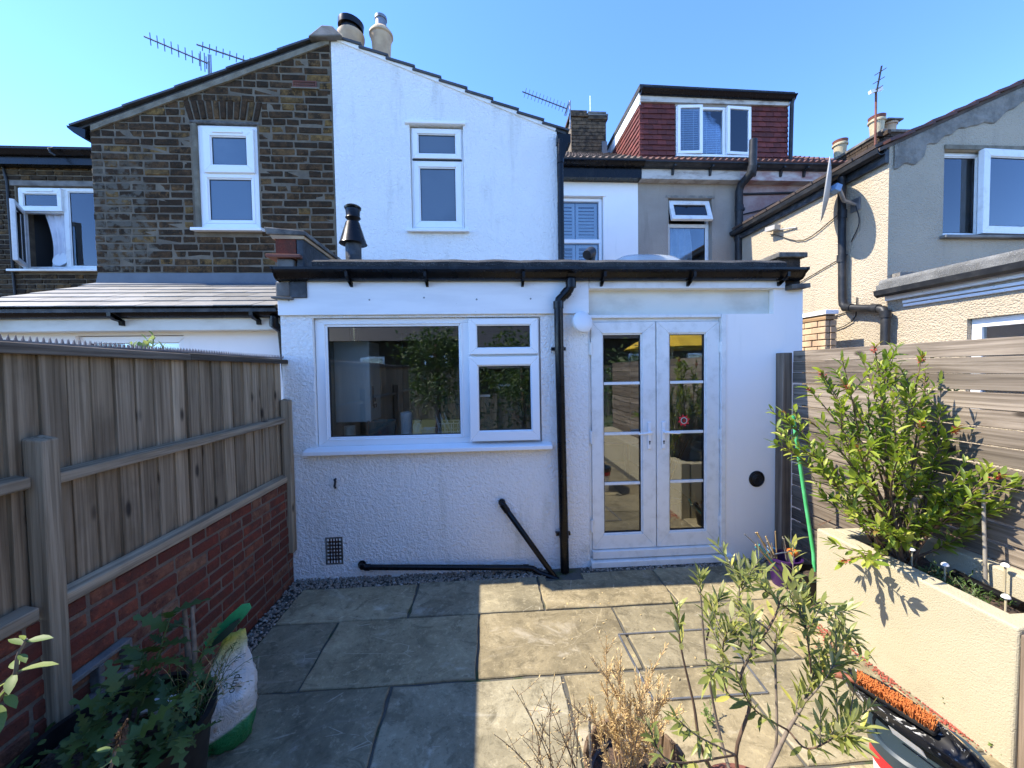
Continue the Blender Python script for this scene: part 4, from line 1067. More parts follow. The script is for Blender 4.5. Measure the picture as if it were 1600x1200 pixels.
MB().hexa([(2.885, 3.6, 5.395), (7.6, 3.6, 5.395), (7.6, 6.9, 7.30), (2.885, 6.9, 7.30), (2.885, 3.6, 5.435), (7.6, 3.6, 5.435), (7.6, 6.9, 7.36), (2.885, 6.9, 7.36)]).build('roof_deck', 'tar', DH)
SP = MB().tube([(4.735, 3.70, 2.4), (4.73, 3.70, 5.02), (4.745, 3.66, 5.12), (4.775, 3.42, 5.22), (4.78, 3.40, 5.30), (4.785, 3.40, 5.78)], .065, 16).build('soil_pipe', 'grey_plastic', DH, smooth=50)
for z in (3.1, 4.65): MB().tube([(4.733, 3.70, z), (4.733, 3.70, z + .10)], .075, 16).box(4.73, 4.85, 3.70, 3.74, z + .02, z + .07).build('pipe_collar', 'grey_plastic', SP, smooth=50)
MB().tube([(4.775, 3.44, 5.21), (4.778, 3.40, 5.33)], .075, 16).build('pipe_collar', 'grey_plastic', SP, smooth=50)
MB().tube([(4.85, 3.78, 5.0), (5.4, 3.78, 5.02), (6.3, 3.78, 5.06)], .022, 8).tube([(4.85, 3.78, 4.62), (5.2, 3.77, 4.7), (5.5, 3.78, 4.85), (6.0, 3.78, 4.95)], .012, 6).build('cable_run', 'cable', DH, smooth=50)
# dormer
DY = 4.1
DM = MB().box(3.02, 5.98, DY + .06, 6.4, 5.6, 6.93).build('dormer', 'tar', DH)
MB().hexa([(2.97, DY - .10, 7.02), (6.05, DY - .10, 6.96), (6.05, 6.4, 6.96), (2.97, 6.4, 7.02), (2.97, DY - .10, 7.12), (6.05, DY - .10, 7.06), (6.05, 6.4, 7.06), (2.97, 6.4, 7.12)]).build('dormer_roof', 'felt', DM)
gutter('dormer_gutter', DM, 3.0, 6.05, DY - .05, 6.95, .11, .09, 'black_plastic', fall=-.045)
MB().box(3.0, 5.99, DY - .045, DY + .08, 6.84, 6.965).build('dormer_fascia', 'fascia_stained', DM)
MB().box(2.985, 3.02, DY - .02, 6.3, 6.80, 7.02).build('barge_board', 'painted_board', DM)
MB().tube([(6.02, DY - .09, 6.95), (6.02, DY - .06, 6.85), (6.02, DY - .03, 5.55)], .035, 10).build('dormer_downpipe', 'grey_plastic', DM, smooth=50)
def hung_tiles(x0, x1, z0, z1, face):
    gz_ = .098; r_ = 0; z = z0; rt_ = random.Random(int(x0 * 100))
    while z < z1 - .02:
        n = max(2, round((x1 - x0) / .165)); w = (x1 - x0) / n; off = w / 2 if r_ % 2 else 0
        for i in range(n + (1 if off else 0)):
            a = max(x0, x0 + i * w - off) + .002; b = min(x1, x0 + (i + 1) * w - off) - .002
            if b - a < .02: continue
            zt = min(z + gz_ + .03, z1); e = rt_.uniform(-.003, .003); t = .026 + e
            if face == 'front':
                p = [(a, DY - t, z), (b, DY - t, z + e), (b, DY + .02, z + e), (a, DY + .02, z), (a, DY + .0, zt), (b, DY + .0, zt), (b, DY + .02, zt), (a, DY + .02, zt)]
            else:
                # cheek: a,b are depths along y on the plane x = 3.02; trimmed by the roof slope
                zr = 5.56 + (a - 3.86) * math.tan(R(30.5)) - .06
                if zt < zr: continue
                p = [(3.02 - t, a, z), (3.02 - t, b, z + e), (3.04, b, z + e), (3.04, a, z), (3.02, a, zt), (3.02, b, zt), (3.04, b, zt), (3.04, a, zt)]
            m = MB(); m.hexa(p); m.build('hung_tile', 'clay_tile', DM)
        z += gz_; r_ += 1
hung_tiles(2.995, 3.70, 5.66, 6.84, 'front'); hung_tiles(5.235, 5.985, 5.66, 6.84, 'front'); hung_tiles(DY - .02, 6.3, 5.66, 6.86, 'side')
MB().box(3.70, 5.235, DY - .02, DY + .05, 5.62, 5.85).build('lead_apron', 'lead', DM, bevel=.006)
MB().box(3.70, 5.235, DY - .01, DY + .05, 6.79, 6.85).build('window_head', 'render_beige', DM)
DW = MB().mitre(3.72, 5.215, 5.855, 6.80, (.05, .05, .045, .05), DY - .01, DY + .055).box(4.20, 4.245, DY - .009, DY + .054, 5.90, 6.75).box(4.66, 4.72, DY - .009, DY + .054, 5.90, 6.75).build('dormer_window', 'upvc', DM, bevel=.004)
def dsash(x0, x1, m, nm):
    s_ = MB().mitre(x0, x1, 5.875, 6.79, .055, DY - .05, DY + .0, m).build(nm, 'upvc', DW, bevel=.004)
    return s_
def pane3(x0, x1, y, m=None):
    q = [(x0, y, 5.93), (x1, y, 5.93), (x1, y, 6.735), (x0, y, 6.735)]
    if m: q = [m @ Vector(p) for p in q]
    MB().prism(q, (0, .004, 0)).build('pane', 'dark_glass', DW)
ma = hinge((3.735, DY - .03, 6), R(-4), 'Z'); mb_ = hinge((5.20, DY - .03, 6), R(3), 'Z')
dsash(3.735, 4.215, ma, 'left_casement'); pane3(3.79, 4.16, DY - .03, ma)
dsash(4.71, 5.205, mb_, 'right_casement'); pane3(4.765, 5.15, DY - .03, mb_)
pane3(4.245, 4.66, DY + .02)
for x0, x1 in ((3.78, 4.19), (4.25, 4.655), (4.73, 5.16)):
    bl = MB()
    for i in range(24): bl.obox(((x0 + x1) / 2, DY + .045, 5.92 + i * .0345), (x1 - x0, .004, .031), (R(-50), 0, 0))
    for t in (.25, .75): bl.box(x0 + (x1 - x0) * t - .003, x0 + (x1 - x0) * t + .003, DY + .028, DY + .031, 5.9, 6.74)
    bl.build('blind', 'blind', DW)
MB().box(3.71, 5.22, DY - .06, DY + .0, 5.825, 5.857).build('window_sill', 'upvc', DW)
# the dormer face stands just behind the eaves: bring it forward to y = 3.83
def shift_dormer(o):
    for v in o.data.vertices: v.co = Vector((v.co.x * .9637, v.co.y - .27, v.co.z * .9637 + .0636))
    for c in o.children: shift_dormer(c)
shift_dormer(DM)

# ---- chimney on the white house roof
C2 = thing('brick_chimney', 'brown brick chimney stack with aerial beside the tiled dormer', 'chimney', (2.3, 5.5, 6.2))
MB().box(1.93, 2.70, 5.25, 5.75, 5.9, 7.30).build('core', 'mortar', C2)
rc = random.Random(9)
mb1 = MB()
def brk(m, c, s_): m.obox(c, s_, (0, 0, rc.uniform(-.02, .02)))
for c in range(15):
    z = 6.18 + c * .078
    off = .0 if c % 2 else .115
    for i in range(4):
        x = 1.93 + off + i * .23
        if x + .1 > 2.72: continue
        w = min(.218, 2.70 - x); brk(mb1, (x + w / 2, 5.25, z + .033), (w, .05, .066))
    if off: brk(mb1, (1.93 + .05, 5.25, z + .033), (.1, .05, .066))
mb1.build('bricks', 'old_brick', C2); C2.children[-1]['kind'] = 'stuff'
MB().box(1.88, 2.30, 5.19, 5.8, 7.27, 7.34).box(1.92, 2.28, 5.22, 5.78, 7.34, 7.42).box(2.30, 2.74, 5.2, 5.8, 7.22, 7.30).build('corbel', 'old_brick', C2, bevel=.01)
MB().box(2.26, 2.74, 5.19, 5.8, 7.30, 7.335).box(2.30, 2.70, 5.2, 5.8, 7.352, 7.385).build('slabs', 'concrete', C2)
MB().lathe([(.06, 0), (.07, .06), (.05, .08)], (2.12, 5.4, 7.42), 12).build('stub_pot', 'old_brick', C2)
MB().box(2.60, 2.715, 5.2, 5.24, 5.9, 6.75).build('lead_apron', 'lead', C2)

def aerial(name, label, base, boom, n, half, mast_top=None, tilt=(0, 0, 1), refl=True, r_=.012):
    """Yagi: mast, boom, cross rods"""
    A = thing(name, label, 'aerial', base)
    a, b = Vector(boom[0]), Vector(boom[1])
    MB().tube([base, mast_top or a], r_ * 1.3, 8).build('mast', 'galv', A, smooth=60)
    MB().tube([a, b], r_, 8).build('boom', 'aerial_metal', A, smooth=60)
    d = (b - a).normalized(); rod = Vector(tilt) - d * Vector(tilt).dot(d); rod.normalize()
    for i in range(n):
        p = a + (b - a) * (i + .15) / n
        MB().tube([p - rod * half, p + rod * half], .006, 6).build('element', 'aerial_metal', A)
    if refl:
        for q in range(-2, 3):
            s_ = rod.cross(d).normalized()
            c = a - d * .02 + s_ * q * .05
            MB().tube([c - rod * half * 1.5 + d * abs(q) * .02, c + rod * half * 1.5 + d * abs(q) * .02], .006, 6).build('reflector_rod', 'aerial_metal', A)
    return A
aerial('tv_aerial', 'long many-rod television aerial above the slope of the brick gable', (-4.15, 3.0, 5.0), ((-4.17, 3.0, 6.50), (-5.06, 3.0, 6.86)), 9, .08, (-4.15, 3.0, 6.52), (.35, -.6, 1))
aerial('tv_aerial', 'shorter television aerial, nearer the peak of the brick gable', (-3.545, 3.0, 5.1), ((-3.53, 3.0, 6.53), (-4.31, 3.0, 6.77)), 8, .06, (-3.545, 3.0, 6.58), (.2, -.3, 1), refl=False)
aerial('tv_aerial', 'television aerial pointing left from the brown brick chimney', (1.90, 5.2, 7.0), ((1.84, 5.2, 7.42), (.86, 5.2, 7.76)), 13, .085, (1.90, 5.2, 7.60), (.3, -.6, 1))
MB().tube([(2.43, 5.5, 7.3), (2.43, 5.5, 7.92)], .012, 6).build('whip_rod', 'white_plastic', C2)

# ================================================================ pebbledashed house on the right
PH = thing('pebbledash_house', 'cream pebbledash house at right with gutter, soil pipe and open window', 'house', (5.5, 1.5, 0))
MB().box(4.75, 5.0, 1.2502, 3.795, -.1, 4.30).build('side_wall', 'pebbledash', PH)
rz = lambda x: 4.30 + (x - 4.75) * .437
# gable wall facing the camera
m = MB(); hx0, hx1, hz0, hz1 = 5.445, 7.0, 3.27, 4.285
xs = [4.75, hx0, hx1, 7.4]
for y in (1.0, 1.25):
    for i in range(3):
        a, b = xs[i], xs[i + 1]
        if i == 1:
            m.add([(a, y, -.1), (b, y, -.1), (b, y, hz0), (a, y, hz0)], [(0, 1, 2, 3)]); m.add([(a, y, hz1), (b, y, hz1), (b, y, rz(b)), (a, y, rz(a))], [(0, 1, 2, 3)])
        else: m.add([(a, y, -.1), (b, y, -.1), (b, y, rz(b)), (a, y, rz(a))], [(0, 1, 2, 3)])
    m.add([(7.4, y, -.1), (10.05, y, -.1), (10.05, y, 4.3), (7.4, y, rz(7.4))], [(0, 1, 2, 3)])
for a, b, c, d in ((hx0, hz0, hx1, hz0), (hx1, hz0, hx1, hz1), (hx1, hz1, hx0, hz1), (hx0, hz1, hx0, hz0), (4.75, rz(4.75), 7.4, rz(7.4)), (4.75, -.1, 4.75, rz(4.75))):
    m.add([(a, 1.0, b), (c, 1.0, d), (c, 1.25, d), (a, 1.25, b)], [(0, 1, 2, 3)])
m.build('gable_wall', 'pebbledash', PH)
# grey cement patch under the verge
m = MB(); n = 90
for i in range(n + 1):
    x = 4.80 + 2.6 * i / n; w = .19 + .13 * mnoise.noise(Vector((x * 1.9, 0, 0))) + .07 * mnoise.noise(Vector((x * 7, 4, 0)))
    if x < 5.2: w += .10
    m.v += [(x, .985, rz(x) - w), (x, .985, rz(x) - .005), (x, 1.01, rz(x) - w - .02)]
for i in range(n): m.f += [(i * 3, i * 3 + 3, i * 3 + 4, i * 3 + 1), (i * 3 + 2, i * 3 + 5, i * 3 + 3, i * 3)]
m.build('render_patch', 'render_patch', PH, recalc=True)
RW = MB().mitre(5.45, 6.995, 3.275, 4.28, (.045, .05, .045, .05), 1.06, 1.12).box(5.935, 5.985, 1.061, 1.119, 3.32, 4.23).build('window', 'upvc_old', PH, bevel=.004)
sash(RW, 5.47, 5.955, 3.295, 4.255, .022, 1.045, 1.10, glass_='dark_glass', name='fixed_light', bead=.014, mat_='upvc_old')
sash(RW, 5.90, 6.96, 3.295, 4.285, .085, 1.0, 1.06, glass_='dark_glass', m=hinge((6.97, 1.0, 3.8), R(2.5), 'Z'), name='open_casement', bead=.012, mat_='upvc_old')
bl = MB()
for i in range(19): bl.obox((5.71, 1.17, 3.34 + i * .05), (.46, .006, .046), (R(-55), 0, 0))
bl.build('blind', 'blind', RW)
drape('curtain', 'curtain', RW, 6.0, 6.95, 1.3, 3.3, 4.25, .03, 6)
room(RW, 5.4, 7.05, 1.252, 2.4, 3.2, 4.35)
MB().box(5.40, 7.05, .93, 1.06, 3.235, 3.27).build('window_sill', 'concrete', RW, bevel=.008)
MB().box(5.44, 7.0, .985, 1.0, 4.285, 4.335).build('lintel', 'cement', RW)
# roof slope with uneven tiles on the verge
dxr = Vector((1, 0, .437)).normalized(); nr = Vector((-.437, 0, 1)).normalized()
RR = MB().hexa([(4.62, .99, 4.245), (7.4, .99, 5.46), (7.4, 3.9, 5.46), (4.62, 3.9, 4.245), (4.62, .99, 4.285), (7.4, .99, 5.50), (7.4, 3.9, 5.50), (4.62, 3.9, 4.285)]).build('roof', 'brown_tile', PH)
MB().hexa([(7.4, .99, 5.46), (10.2, .99, 4.24), (10.2, 3.9, 4.24), (7.4, 3.9, 5.46), (7.4, .99, 5.50), (10.2, .99, 4.28), (10.2, 3.9, 4.28), (7.4, 3.9, 5.50)]).build('roof', 'brown_tile', PH)
for i in range(10):
    a = Vector((4.70, .0, 4.325)) + dxr * (i * .29) + nr * .008; b = a + dxr * .32 - nr * .02; u_ = nr * .03
    y0, y1 = Vector((0, .93 + .02 * rng.random(), 0)), Vector((0, 1.3, 0))
    MB().hexa([a + y0, b + y0, b + y1, a + y1, a + u_ + y0, b + u_ + y0, b + u_ + y1, a + u_ + y1]).build('verge_tile', 'red_pantile', RR)
for i in range(9):  # tile ends along the eaves
    y = 1.02 + i * .3; a = Vector((4.60, y, 4.30)); 
    MB().hexa([a, a + dxr * .35, a + dxr * .35 + Vector((0, .28, 0)), a + Vector((0, .28, 0)), a + nr * .035, a + dxr * .35 + nr * .035, a + dxr * .35 + nr * .035 + Vector((0, .28, 0)), a + nr * .035 + Vector((0, .28, 0))]).build('eaves_tile', 'brown_tile', RR)
# eaves gutter along y
GR = MB(); pr_ = [(0, 0), (-.03, -.045), (-.075, -.06), (-.115, -.035), (-.125, .02), (-.115, .02), (-.105, -.03), (-.072, -.05), (-.035, -.038), (-.01, .02), (0, .02)]
GR.prism([(4.72 + a, 1.0, 4.265 + b) for a, b in pr_], (0, 2.78, 0)).build('gutter', 'grey_plastic', PH, smooth=30)
MB().box(4.70, 4.748, 1.0, 3.79, 4.12, 4.27).build('fascia_board', 'tar', PH)
S2 = MB().tube([(4.66, 1.52, 4.20), (4.66, 1.52, 4.10), (4.67, 1.50, 2.62), (4.67, 1.49, 2.55), (4.67, 1.45, 2.50), (4.66, 1.02, 2.42), (4.66, .96, 2.40), (4.66, .93, 2.34), (4.66, .93, 1.2)], .043, 16).build('downpipe', 'grey_plastic', PH, smooth=50)
for z in (3.72, 3.15): MB().tube([(4.664, 1.512, z - .05), (4.664, 1.511, z + .05)], .051, 16).build('pipe_collar', 'grey_plastic', S2, smooth=50)
for p_, q_ in (((4.66, .93, 2.30), (4.66, .93, 2.38)), ((4.667, 1.46, 2.505), (4.665, 1.36, 2.486)), ((4.66, 1.10, 2.437), (4.66, 1.01, 2.42))): MB().tube([p_, q_], .052, 16).build('pipe_collar', 'grey_plastic', S2, smooth=50)
# cables over the side wall
w_ = MB()
for pts in ([(4.735, 1.62, 3.78), (4.73, 2.2, 3.62), (4.735, 2.75, 3.88), (4.735, 2.9, 3.95)], [(4.735, 1.4, 3.80), (4.72, 1.33, 3.55), (4.735, 1.45, 3.35)], [(4.735, 1.5, 3.2), (4.735, 2.2, 3.03), (4.735, 2.9, 2.86), (4.735, 3.4, 2.72)], [(4.735, 1.36, 2.62), (4.73, 1.42, 2.32), (4.735, 2.0, 2.18), (4.735, 2.8, 2.1)], [(4.735, 1.5, 2.45), (4.735, 2.1, 2.36), (4.735, 2.7, 2.30)]):
    w_.tube(catmull([Vector(p) for p in pts], 4), .0065, 6)
w_.build('cable_run', 'cable', PH, smooth=60)
MB().tube([(4.735, 2.35, 3.86), (4.68, 2.9, 4.0)], .012, 6).obox((4.66, 2.75, 3.99), (.10, .22, .07), (R(8), 0, 0)).build('lamp_bracket', 'dish_paint', PH)
# rear extension of that house: side wall facing left, low roof
RE = thing('rear_extension', 'cream pebbledash lean-to extension with white fascia at the right edge', 'extension', (5.2, 0, 0))
# side wall in the plane x = 4.75, with a window high up
def wall_x(name, mat_, parent, x0, x1, y0, y1, z0, z1, hole):
    a, b, c, d = hole; m = MB()
    m.box(x0, x1, y0, a, z0, z1); m.box(x0, x1, b, y1, z0, z1); m.box(x0, x1, a, b, z0, c); m.box(x0, x1, a, b, d, z1)
    o = m.build(name, mat_, parent)
    bm = bmesh.new(); bm.from_mesh(o.data); bmesh.ops.remove_doubles(bm, verts=bm.verts, dist=1e-5)
    seen = {}
    for f in bm.faces: seen.setdefault(tuple(sorted(v.index for v in f.verts)), []).append(f)
    bmesh.ops.delete(bm, geom=[f for fs in seen.values() if len(fs) > 1 for f in fs], context='FACES'); bm.to_mesh(o.data); bm.free()
    return o
wall_x('side_wall', 'pebbledash', RE, 4.752, 4.95, -2.6, .995, -.1, 2.5, (-.9, .22, 1.2, 2.19))
EW = MB().box(4.80, 4.86, -.9, .22, 2.10, 2.188).box(4.80, 4.86, .14, .22, 1.2, 2.10).box(4.80, 4.86, -.9, .14, 1.2, 1.27).box(4.80, 4.86, -.40, -.33, 1.27, 2.10).build('window', 'upvc', RE, bevel=.005)
MB().box(4.825, 4.829, -.9, .14, 1.27, 2.10).build('pane', 'dark_glass', EW)
MB().box(5.2, 5.22, -1.0, .4, 1.0, 2.45).box(4.95, 5.2, -1.0, .4, 2.42, 2.45).build('room_back', 'room_dark', EW)
MB().box(4.70, 4.752, -2.6, .98, 2.50, 2.60).build('fascia_board', 'painted_board', RE, bevel=.004)
for i, (z, t) in enumerate(((2.455, .03), (2.415, .022))):
    MB().hexa([(4.715 + i * .01, -2.6, z - .03), (4.752, -2.6, z - .03), (4.752, .80, z - .03 + .02), (4.715 + i * .01, .80, z - .01), (4.72 + i * .01, -2.6, z), (4.752, -2.6, z), (4.752, .80, z + .02), (4.72 + i * .01, .80, z + .02)]).build('weatherboard', 'painted_board', RE, bevel=.003)
MB().prism([(4.70 + a, -2.6, 2.60 + b) for a, b in pr_], (0, 3.6, 0)).build('gutter', 'grey_plastic', RE, smooth=30)
MB().hexa([(4.60, -2.6, 2.625), (8.0, -2.6, 3.0), (8.0, .99, 3.0), (4.60, .99, 2.625), (4.60, -2.6, 2.685), (8.0, -2.6, 3.07), (8.0, .99, 3.07), (4.60, .99, 2.685)]).build('roof', 'felt_grey', RE)
MB().tube([(4.67, -2.6, 2.675), (4.66, -1.0, 2.68), (4.655, .2, 2.69), (4.67, .98, 2.70)], .05, 10).build('roof_roll', 'felt_grey', RE, smooth=60)
MB().box(4.80, 8, .90, .99, 2.6, 2.82).build('upstand', 'render_patch', RE)
MB().box(4.95, 8, -2.6, -2.4, -.1, 2.6).build('end_wall', 'pebbledash', RE)
# chimney and pots right
C3 = thing('low_chimney', 'low brick chimney with cream pots and a cross-shaped aerial behind the pebbledash roof', 'chimney', (6.6, 3.4, 5))
m = MB(); rc = random.Random(4)
for c in range(12):
    z = 4.74 + c * .078; off = .115 if c % 2 else 0
    for i in range(5):
        y = 3.06 + i * .23 - off
        if y < 3.9: brk(m, (6.745, y, z + .033), (.06, .218, .066))
    for i in range(3):
        x = 6.85 + i * .23 - off; brk(m, (x, 2.945, z + .033), (.218, .06, .066))
m.build('bricks', 'old_brick', C3); C3.children[-1]['kind'] = 'stuff'
MB().box(6.75, 7.35, 2.95, 3.92, 4.5, 5.66).build('core', 'mortar', C3)
MB().box(6.69, 7.40, 2.89, 3.97, 5.66, 5.71).build('capping', 'concrete_dark', C3, bevel=.01)
for nm, x, y, mt, h, r_ in (('chimney_pot', 6.80, 3.10, 'cream_clay', .27, .105), ('chimney_pot', 7.08, 3.15, 'buff_clay', .25, .10), ('chimney_pot', 6.80, 3.80, 'cream_clay', .27, .105)):
    p = MB().lathe([(r_ * .85, 5.71), (r_, 5.71 + h * .8), (r_ * 1.18, 5.71 + h * .82), (r_ * 1.2, 5.71 + h * .93), (r_, 5.71 + h), (r_ * .8, 5.71 + h)], (x, y, 0), 20).build(nm, mt, C3, smooth=40)
    if mt == 'cream_clay': MB().lathe([(r_ * 1.05, 5.71 + h), (r_ * 1.16, 5.71 + h + .05), (r_ * .8, 5.71 + h + .06)], (x, y, 0), 20).build('rim', 'terracotta', p, smooth=40)
    else: MB().box(x - .14, x + .14, y - .12, y + .12, 5.71 + h, 5.71 + h + .025).build('slab', 'concrete_dark', p)
A4 = thing('tv_aerial', 'thin aerial mast with crossed rods and white block above the low right chimney', 'aerial', (6.62, 3.0, 5.2))
MB().tube([(6.62, 2.95, 5.2), (6.62, 2.95, 6.35)], .016, 8).build('mast', 'terracotta', A4)
MB().tube([(6.62, 2.95, 6.30), (6.50, 2.75, 6.62)], .013, 8).build('boom', 'aerial_metal', A4)
MB().obox((6.60, 2.94, 6.36), (.22, .05, .05), (0, R(-18), 0)).build('white_block', 'white_plastic', A4)
for t in (.2, .5, .8): 
    p = Vector((6.62, 2.95, 6.30)).lerp(Vector((6.50, 2.75, 6.62)), t); MB().tube([p + Vector((-.07, .03, -.04)), p + Vector((.07, -.03, .04))], .007, 6).build('element', 'aerial_metal', A4)
# satellite dish on the side wall, facing left and up
SD = thing('satellite_dish', 'large pale satellite dish on an arm, seen edge-on against the pebbledash wall', 'dish', (4.45, 1.5, 3.9))
dirn = Vector((-.76, .63, .10)).normalized()
q = dirn.to_track_quat('Z', 'Y').to_matrix()
cen = Vector((4.40, 1.46, 4.01)); pf = []
for i in range(9):
    r_ = .385 * i / 8; pf.append((r_, .34 * r_ * r_))
m = MB(); n = 36; o0 = 0
for side, off in ((0, 0), (1, -.008)):
    for r_, z in pf:
        for j in range(n):
            a = 2 * PI * j / n; m.v.append(tuple(cen + q @ Vector((r_ * .92 * math.cos(a), r_ * math.sin(a), z + off - .03))))
for side in (0, 1):
    b = side * 9 * n
    for i in range(8):
        for j in range(n): m.f.append((b + i * n + j, b + i * n + (j + 1) % n, b + (i + 1) * n + (j + 1) % n, b + (i + 1) * n + j))
for j in range(n): m.f.append((8 * n + j, 8 * n + (j + 1) % n, 17 * n + (j + 1) % n, 17 * n + j))
m.build('reflector', 'dish_paint', SD, smooth=60, recalc=False)
MB().tube([cen - dirn * .02, cen - dirn * .12, Vector((4.60, 1.42, 3.86)), Vector((4.745, 1.40, 3.80))], .022, 10).build('arm', 'galv', SD, smooth=50)
MB().box(4.735, 4.75, 1.34, 1.47, 3.72, 3.88).build('wall_plate', 'galv', SD, bevel=.003)
MB().obox(cen - dirn * .09, (.08, .10, .09), (0, R(20), 0)).build('clamp', 'pale_blue_plastic', SD, bevel=.008)
# pier against the pebbledash wall
BP = thing('brick_pier', 'small sunlit brick pier with white capping behind the right fence beside the pebbledash wall', 'pier', (4.5, 1.5, 0))
px0, px1, py0, py1 = 4.30, 4.44, 1.34, 1.90
MB().box(px0 + .01, px1, py0 + .01, py1, -.1, 2.33).build('core', 'mortar', BP)
r5 = random.Random(8)
for c in range(9):
    z = 1.59 + c * .083
    for y0, y1 in (((py0, py0 + .20), (py0 + .21, py1)) if c % 2 else ((py0, py0 + .11), (py0 + .12, py0 + .32), (py0 + .33, py1))):
        MB().box(px0 - .008 + r5.uniform(-.006, .006), px0 + .05, y0, y1, z, z + .072).build('brick', 'buff_clay', BP, bevel=.005, seg=1)
    MB().box(px0 + .055, px1, py0 - .012, py0 + .03, z, z + .072).build('brick', 'buff_clay', BP, bevel=.005, seg=1)
MB().box(px0 - .02, px1, py0 - .02, py1 + .02, 2.335, 2.38).build('timber_plate', 'bare_timber', BP)
MB().box(px0 - .035, px1, py0 - .035, py1 + .03, 2.40, 2.455).build('capping', 'painted_board', BP, bevel=.005)
MB().box(px0 + .02, px1, py0 + .02, py1, 2.37, 2.405).build('packing', 'mortar', BP)

# ================================================================ on the flat roof
FLU = thing('flue', 'black metal flue pipe with conical cowl standing on the flat roof', 'flue', (-1.26, .5, 2.6))
MB().lathe([(.072, 2.55), (.072, 3.02), (.055, 3.03)], (-1.26, .5, 0), 22).build('pipe', 'tar', FLU, smooth=40)
MB().lathe([(.075, 2.985), (.128, 2.985), (.118, 3.005), (.062, 3.19), (.05, 3.19)], (-1.26, .5, 0), 24).build('cone', 'black_plastic', FLU, smooth=40)
cw = MB().lathe([(.04, 3.19), (.045, 3.205), (.07, 3.23), (.062, 3.25), (.066, 3.31), (.05, 3.315)], (-1.255, .5, 0), 22).build('cowl', 'black_plastic', FLU, smooth=30)
MB().lathe([(.074, 3.315), (.078, 3.33), (.06, 3.345), (.02, 3.35)], (-1.255, .5, 0), 22).build('cap', 'black_plastic', cw, smooth=30)
MB().tube([(-1.25, .42, 2.6), (-1.25, .42, 2.66)], .03, 10).build('collar', 'galv', FLU)
SKD = thing('dome_skylight', 'clear domed skylight just showing above the flat roof edge', 'skylight', (2.0, 1.8, 2.6))
m = MB(); nx_, ny_ = 16, 12
for j in range(ny_ + 1):
    for i in range(nx_ + 1):
        u, v = i / nx_ * 2 - 1, j / ny_ * 2 - 1
        hh = (1 - u ** 4) * (1 - v ** 4)
        m.v.append((2.08 + u * .52, 1.8 + v * .45, 2.93 + .30 * hh ** .6))
for j in range(ny_):
    for i in range(nx_): q_ = j * (nx_ + 1) + i; m.f.append((q_, q_ + 1, q_ + nx_ + 2, q_ + nx_ + 1))
m.build('dome', 'dome', SKD, smooth=80)
MB().mitre(1.54, 2.62, 2.88, 2.935, .01, 1.32, 2.28).box(1.54, 1.56, 1.34, 2.28, 2.49, 2.9).box(2.60, 2.62, 1.34, 2.28, 2.49, 2.9).box(1.56, 2.60, 1.34, 1.36, 2.49, 2.9).box(1.56, 2.60, 2.26, 2.28, 2.49, 2.9).build('kerb', 'upvc_old', SKD)
VC = thing('vent_cowl', 'small angled grey vent pipe poking over the flat roof edge', 'vent', (.98, .3, 2.6))
MB().tube([(.985, .28, 2.58), (.985, .28, 2.77), (.99, .275, 2.82), (.985, .26, 2.84), (.93, .20, 2.80)], .042, 14).build('pipe', 'grey_plastic', VC, smooth=50)
MB().tube([(.985, .28, 2.70), (.985, .28, 2.76)], .05, 14).build('collar', 'grey_plastic', VC, smooth=50)
# lamp on the wall beside the doors
WL = thing('wall_lamp', 'round white lamp fixed to the wall beside the french doors', 'lamp', (.80, -.03, 2.15))
MB().box(.735, .765, -.02, .0, 2.12, 2.20).tube([(.75, -.015, 2.165), (.75, -.05, 2.165), (.775, -.07, 2.16)], .013, 10).build('bracket', 'white_plastic', WL, bevel=.003)
MB().lathe([(.0, -.022), (.055, -.022), (.088, -.013), (.094, 0), (.092, .018), (.078, .03), (.03, .036), (.0, .036)], (.812, -.075, 2.152), 30, (R(78), 0, R(18))).build('head', 'white_plastic', WL, smooth=35)

# ================================================================ left boundary: brick wall with a board fence on it
rf = random.Random(31)
BWALL = thing('brick_wall', 'low red brick garden wall under the left board fence', 'wall', (-1.75, -1.5, 0))
MB().box(-1.86, -1.667, -5.2, -.01, -.1, .862).build('core', 'mortar_pale', BWALL)
pat = lambda c, k, r_: (.222 if (k + c) % 3 else .115)
rb = lay_bricks(BWALL, (-1.665, -3.1, 0), (0, 1, 0), (-1, 0, 0), 3.09, -.02, .865, .0738, (.222, .115), 'red_brick', [], None, seed=41, mort=.0115, pattern=pat, jit=.002, proud=.005)
print('red bricks', len(rb))
LF = thing('board_fence', 'weathered grey vertical board fence with capping along the left side', 'fence', (-1.7, -1.5, 0))
y = -.03; i = 0
while y > -5.0:
    w = rf.uniform(.095, .108); ov = .012
    z1 = 1.845
    t0 = .0 if i % 2 else .0
    m = MB()  # feather-edge board: thick edge proud, thin edge tucked behind the neighbour
    x = -1.705 + rf.uniform(-.003, .003); a = rf.uniform(-.004, .004)
    m.hexa([(x - .012, y - w, .88), (x + .010, y - w, .88), (x - .004, y + ov, .88), (x - .012, y + ov, .88), (x - .012, y - w, z1), (x + .010 + a, y - w, z1), (x - .004 + a, y + ov, z1), (x - .012, y + ov, z1)])
    m.build('board', 'fence_board', LF, bevel=.002, seg=1)
    y -= w; i += 1
segs_ = [(-1.77, -.10), (-3.6, -1.86), (-5.0, -3.69)]
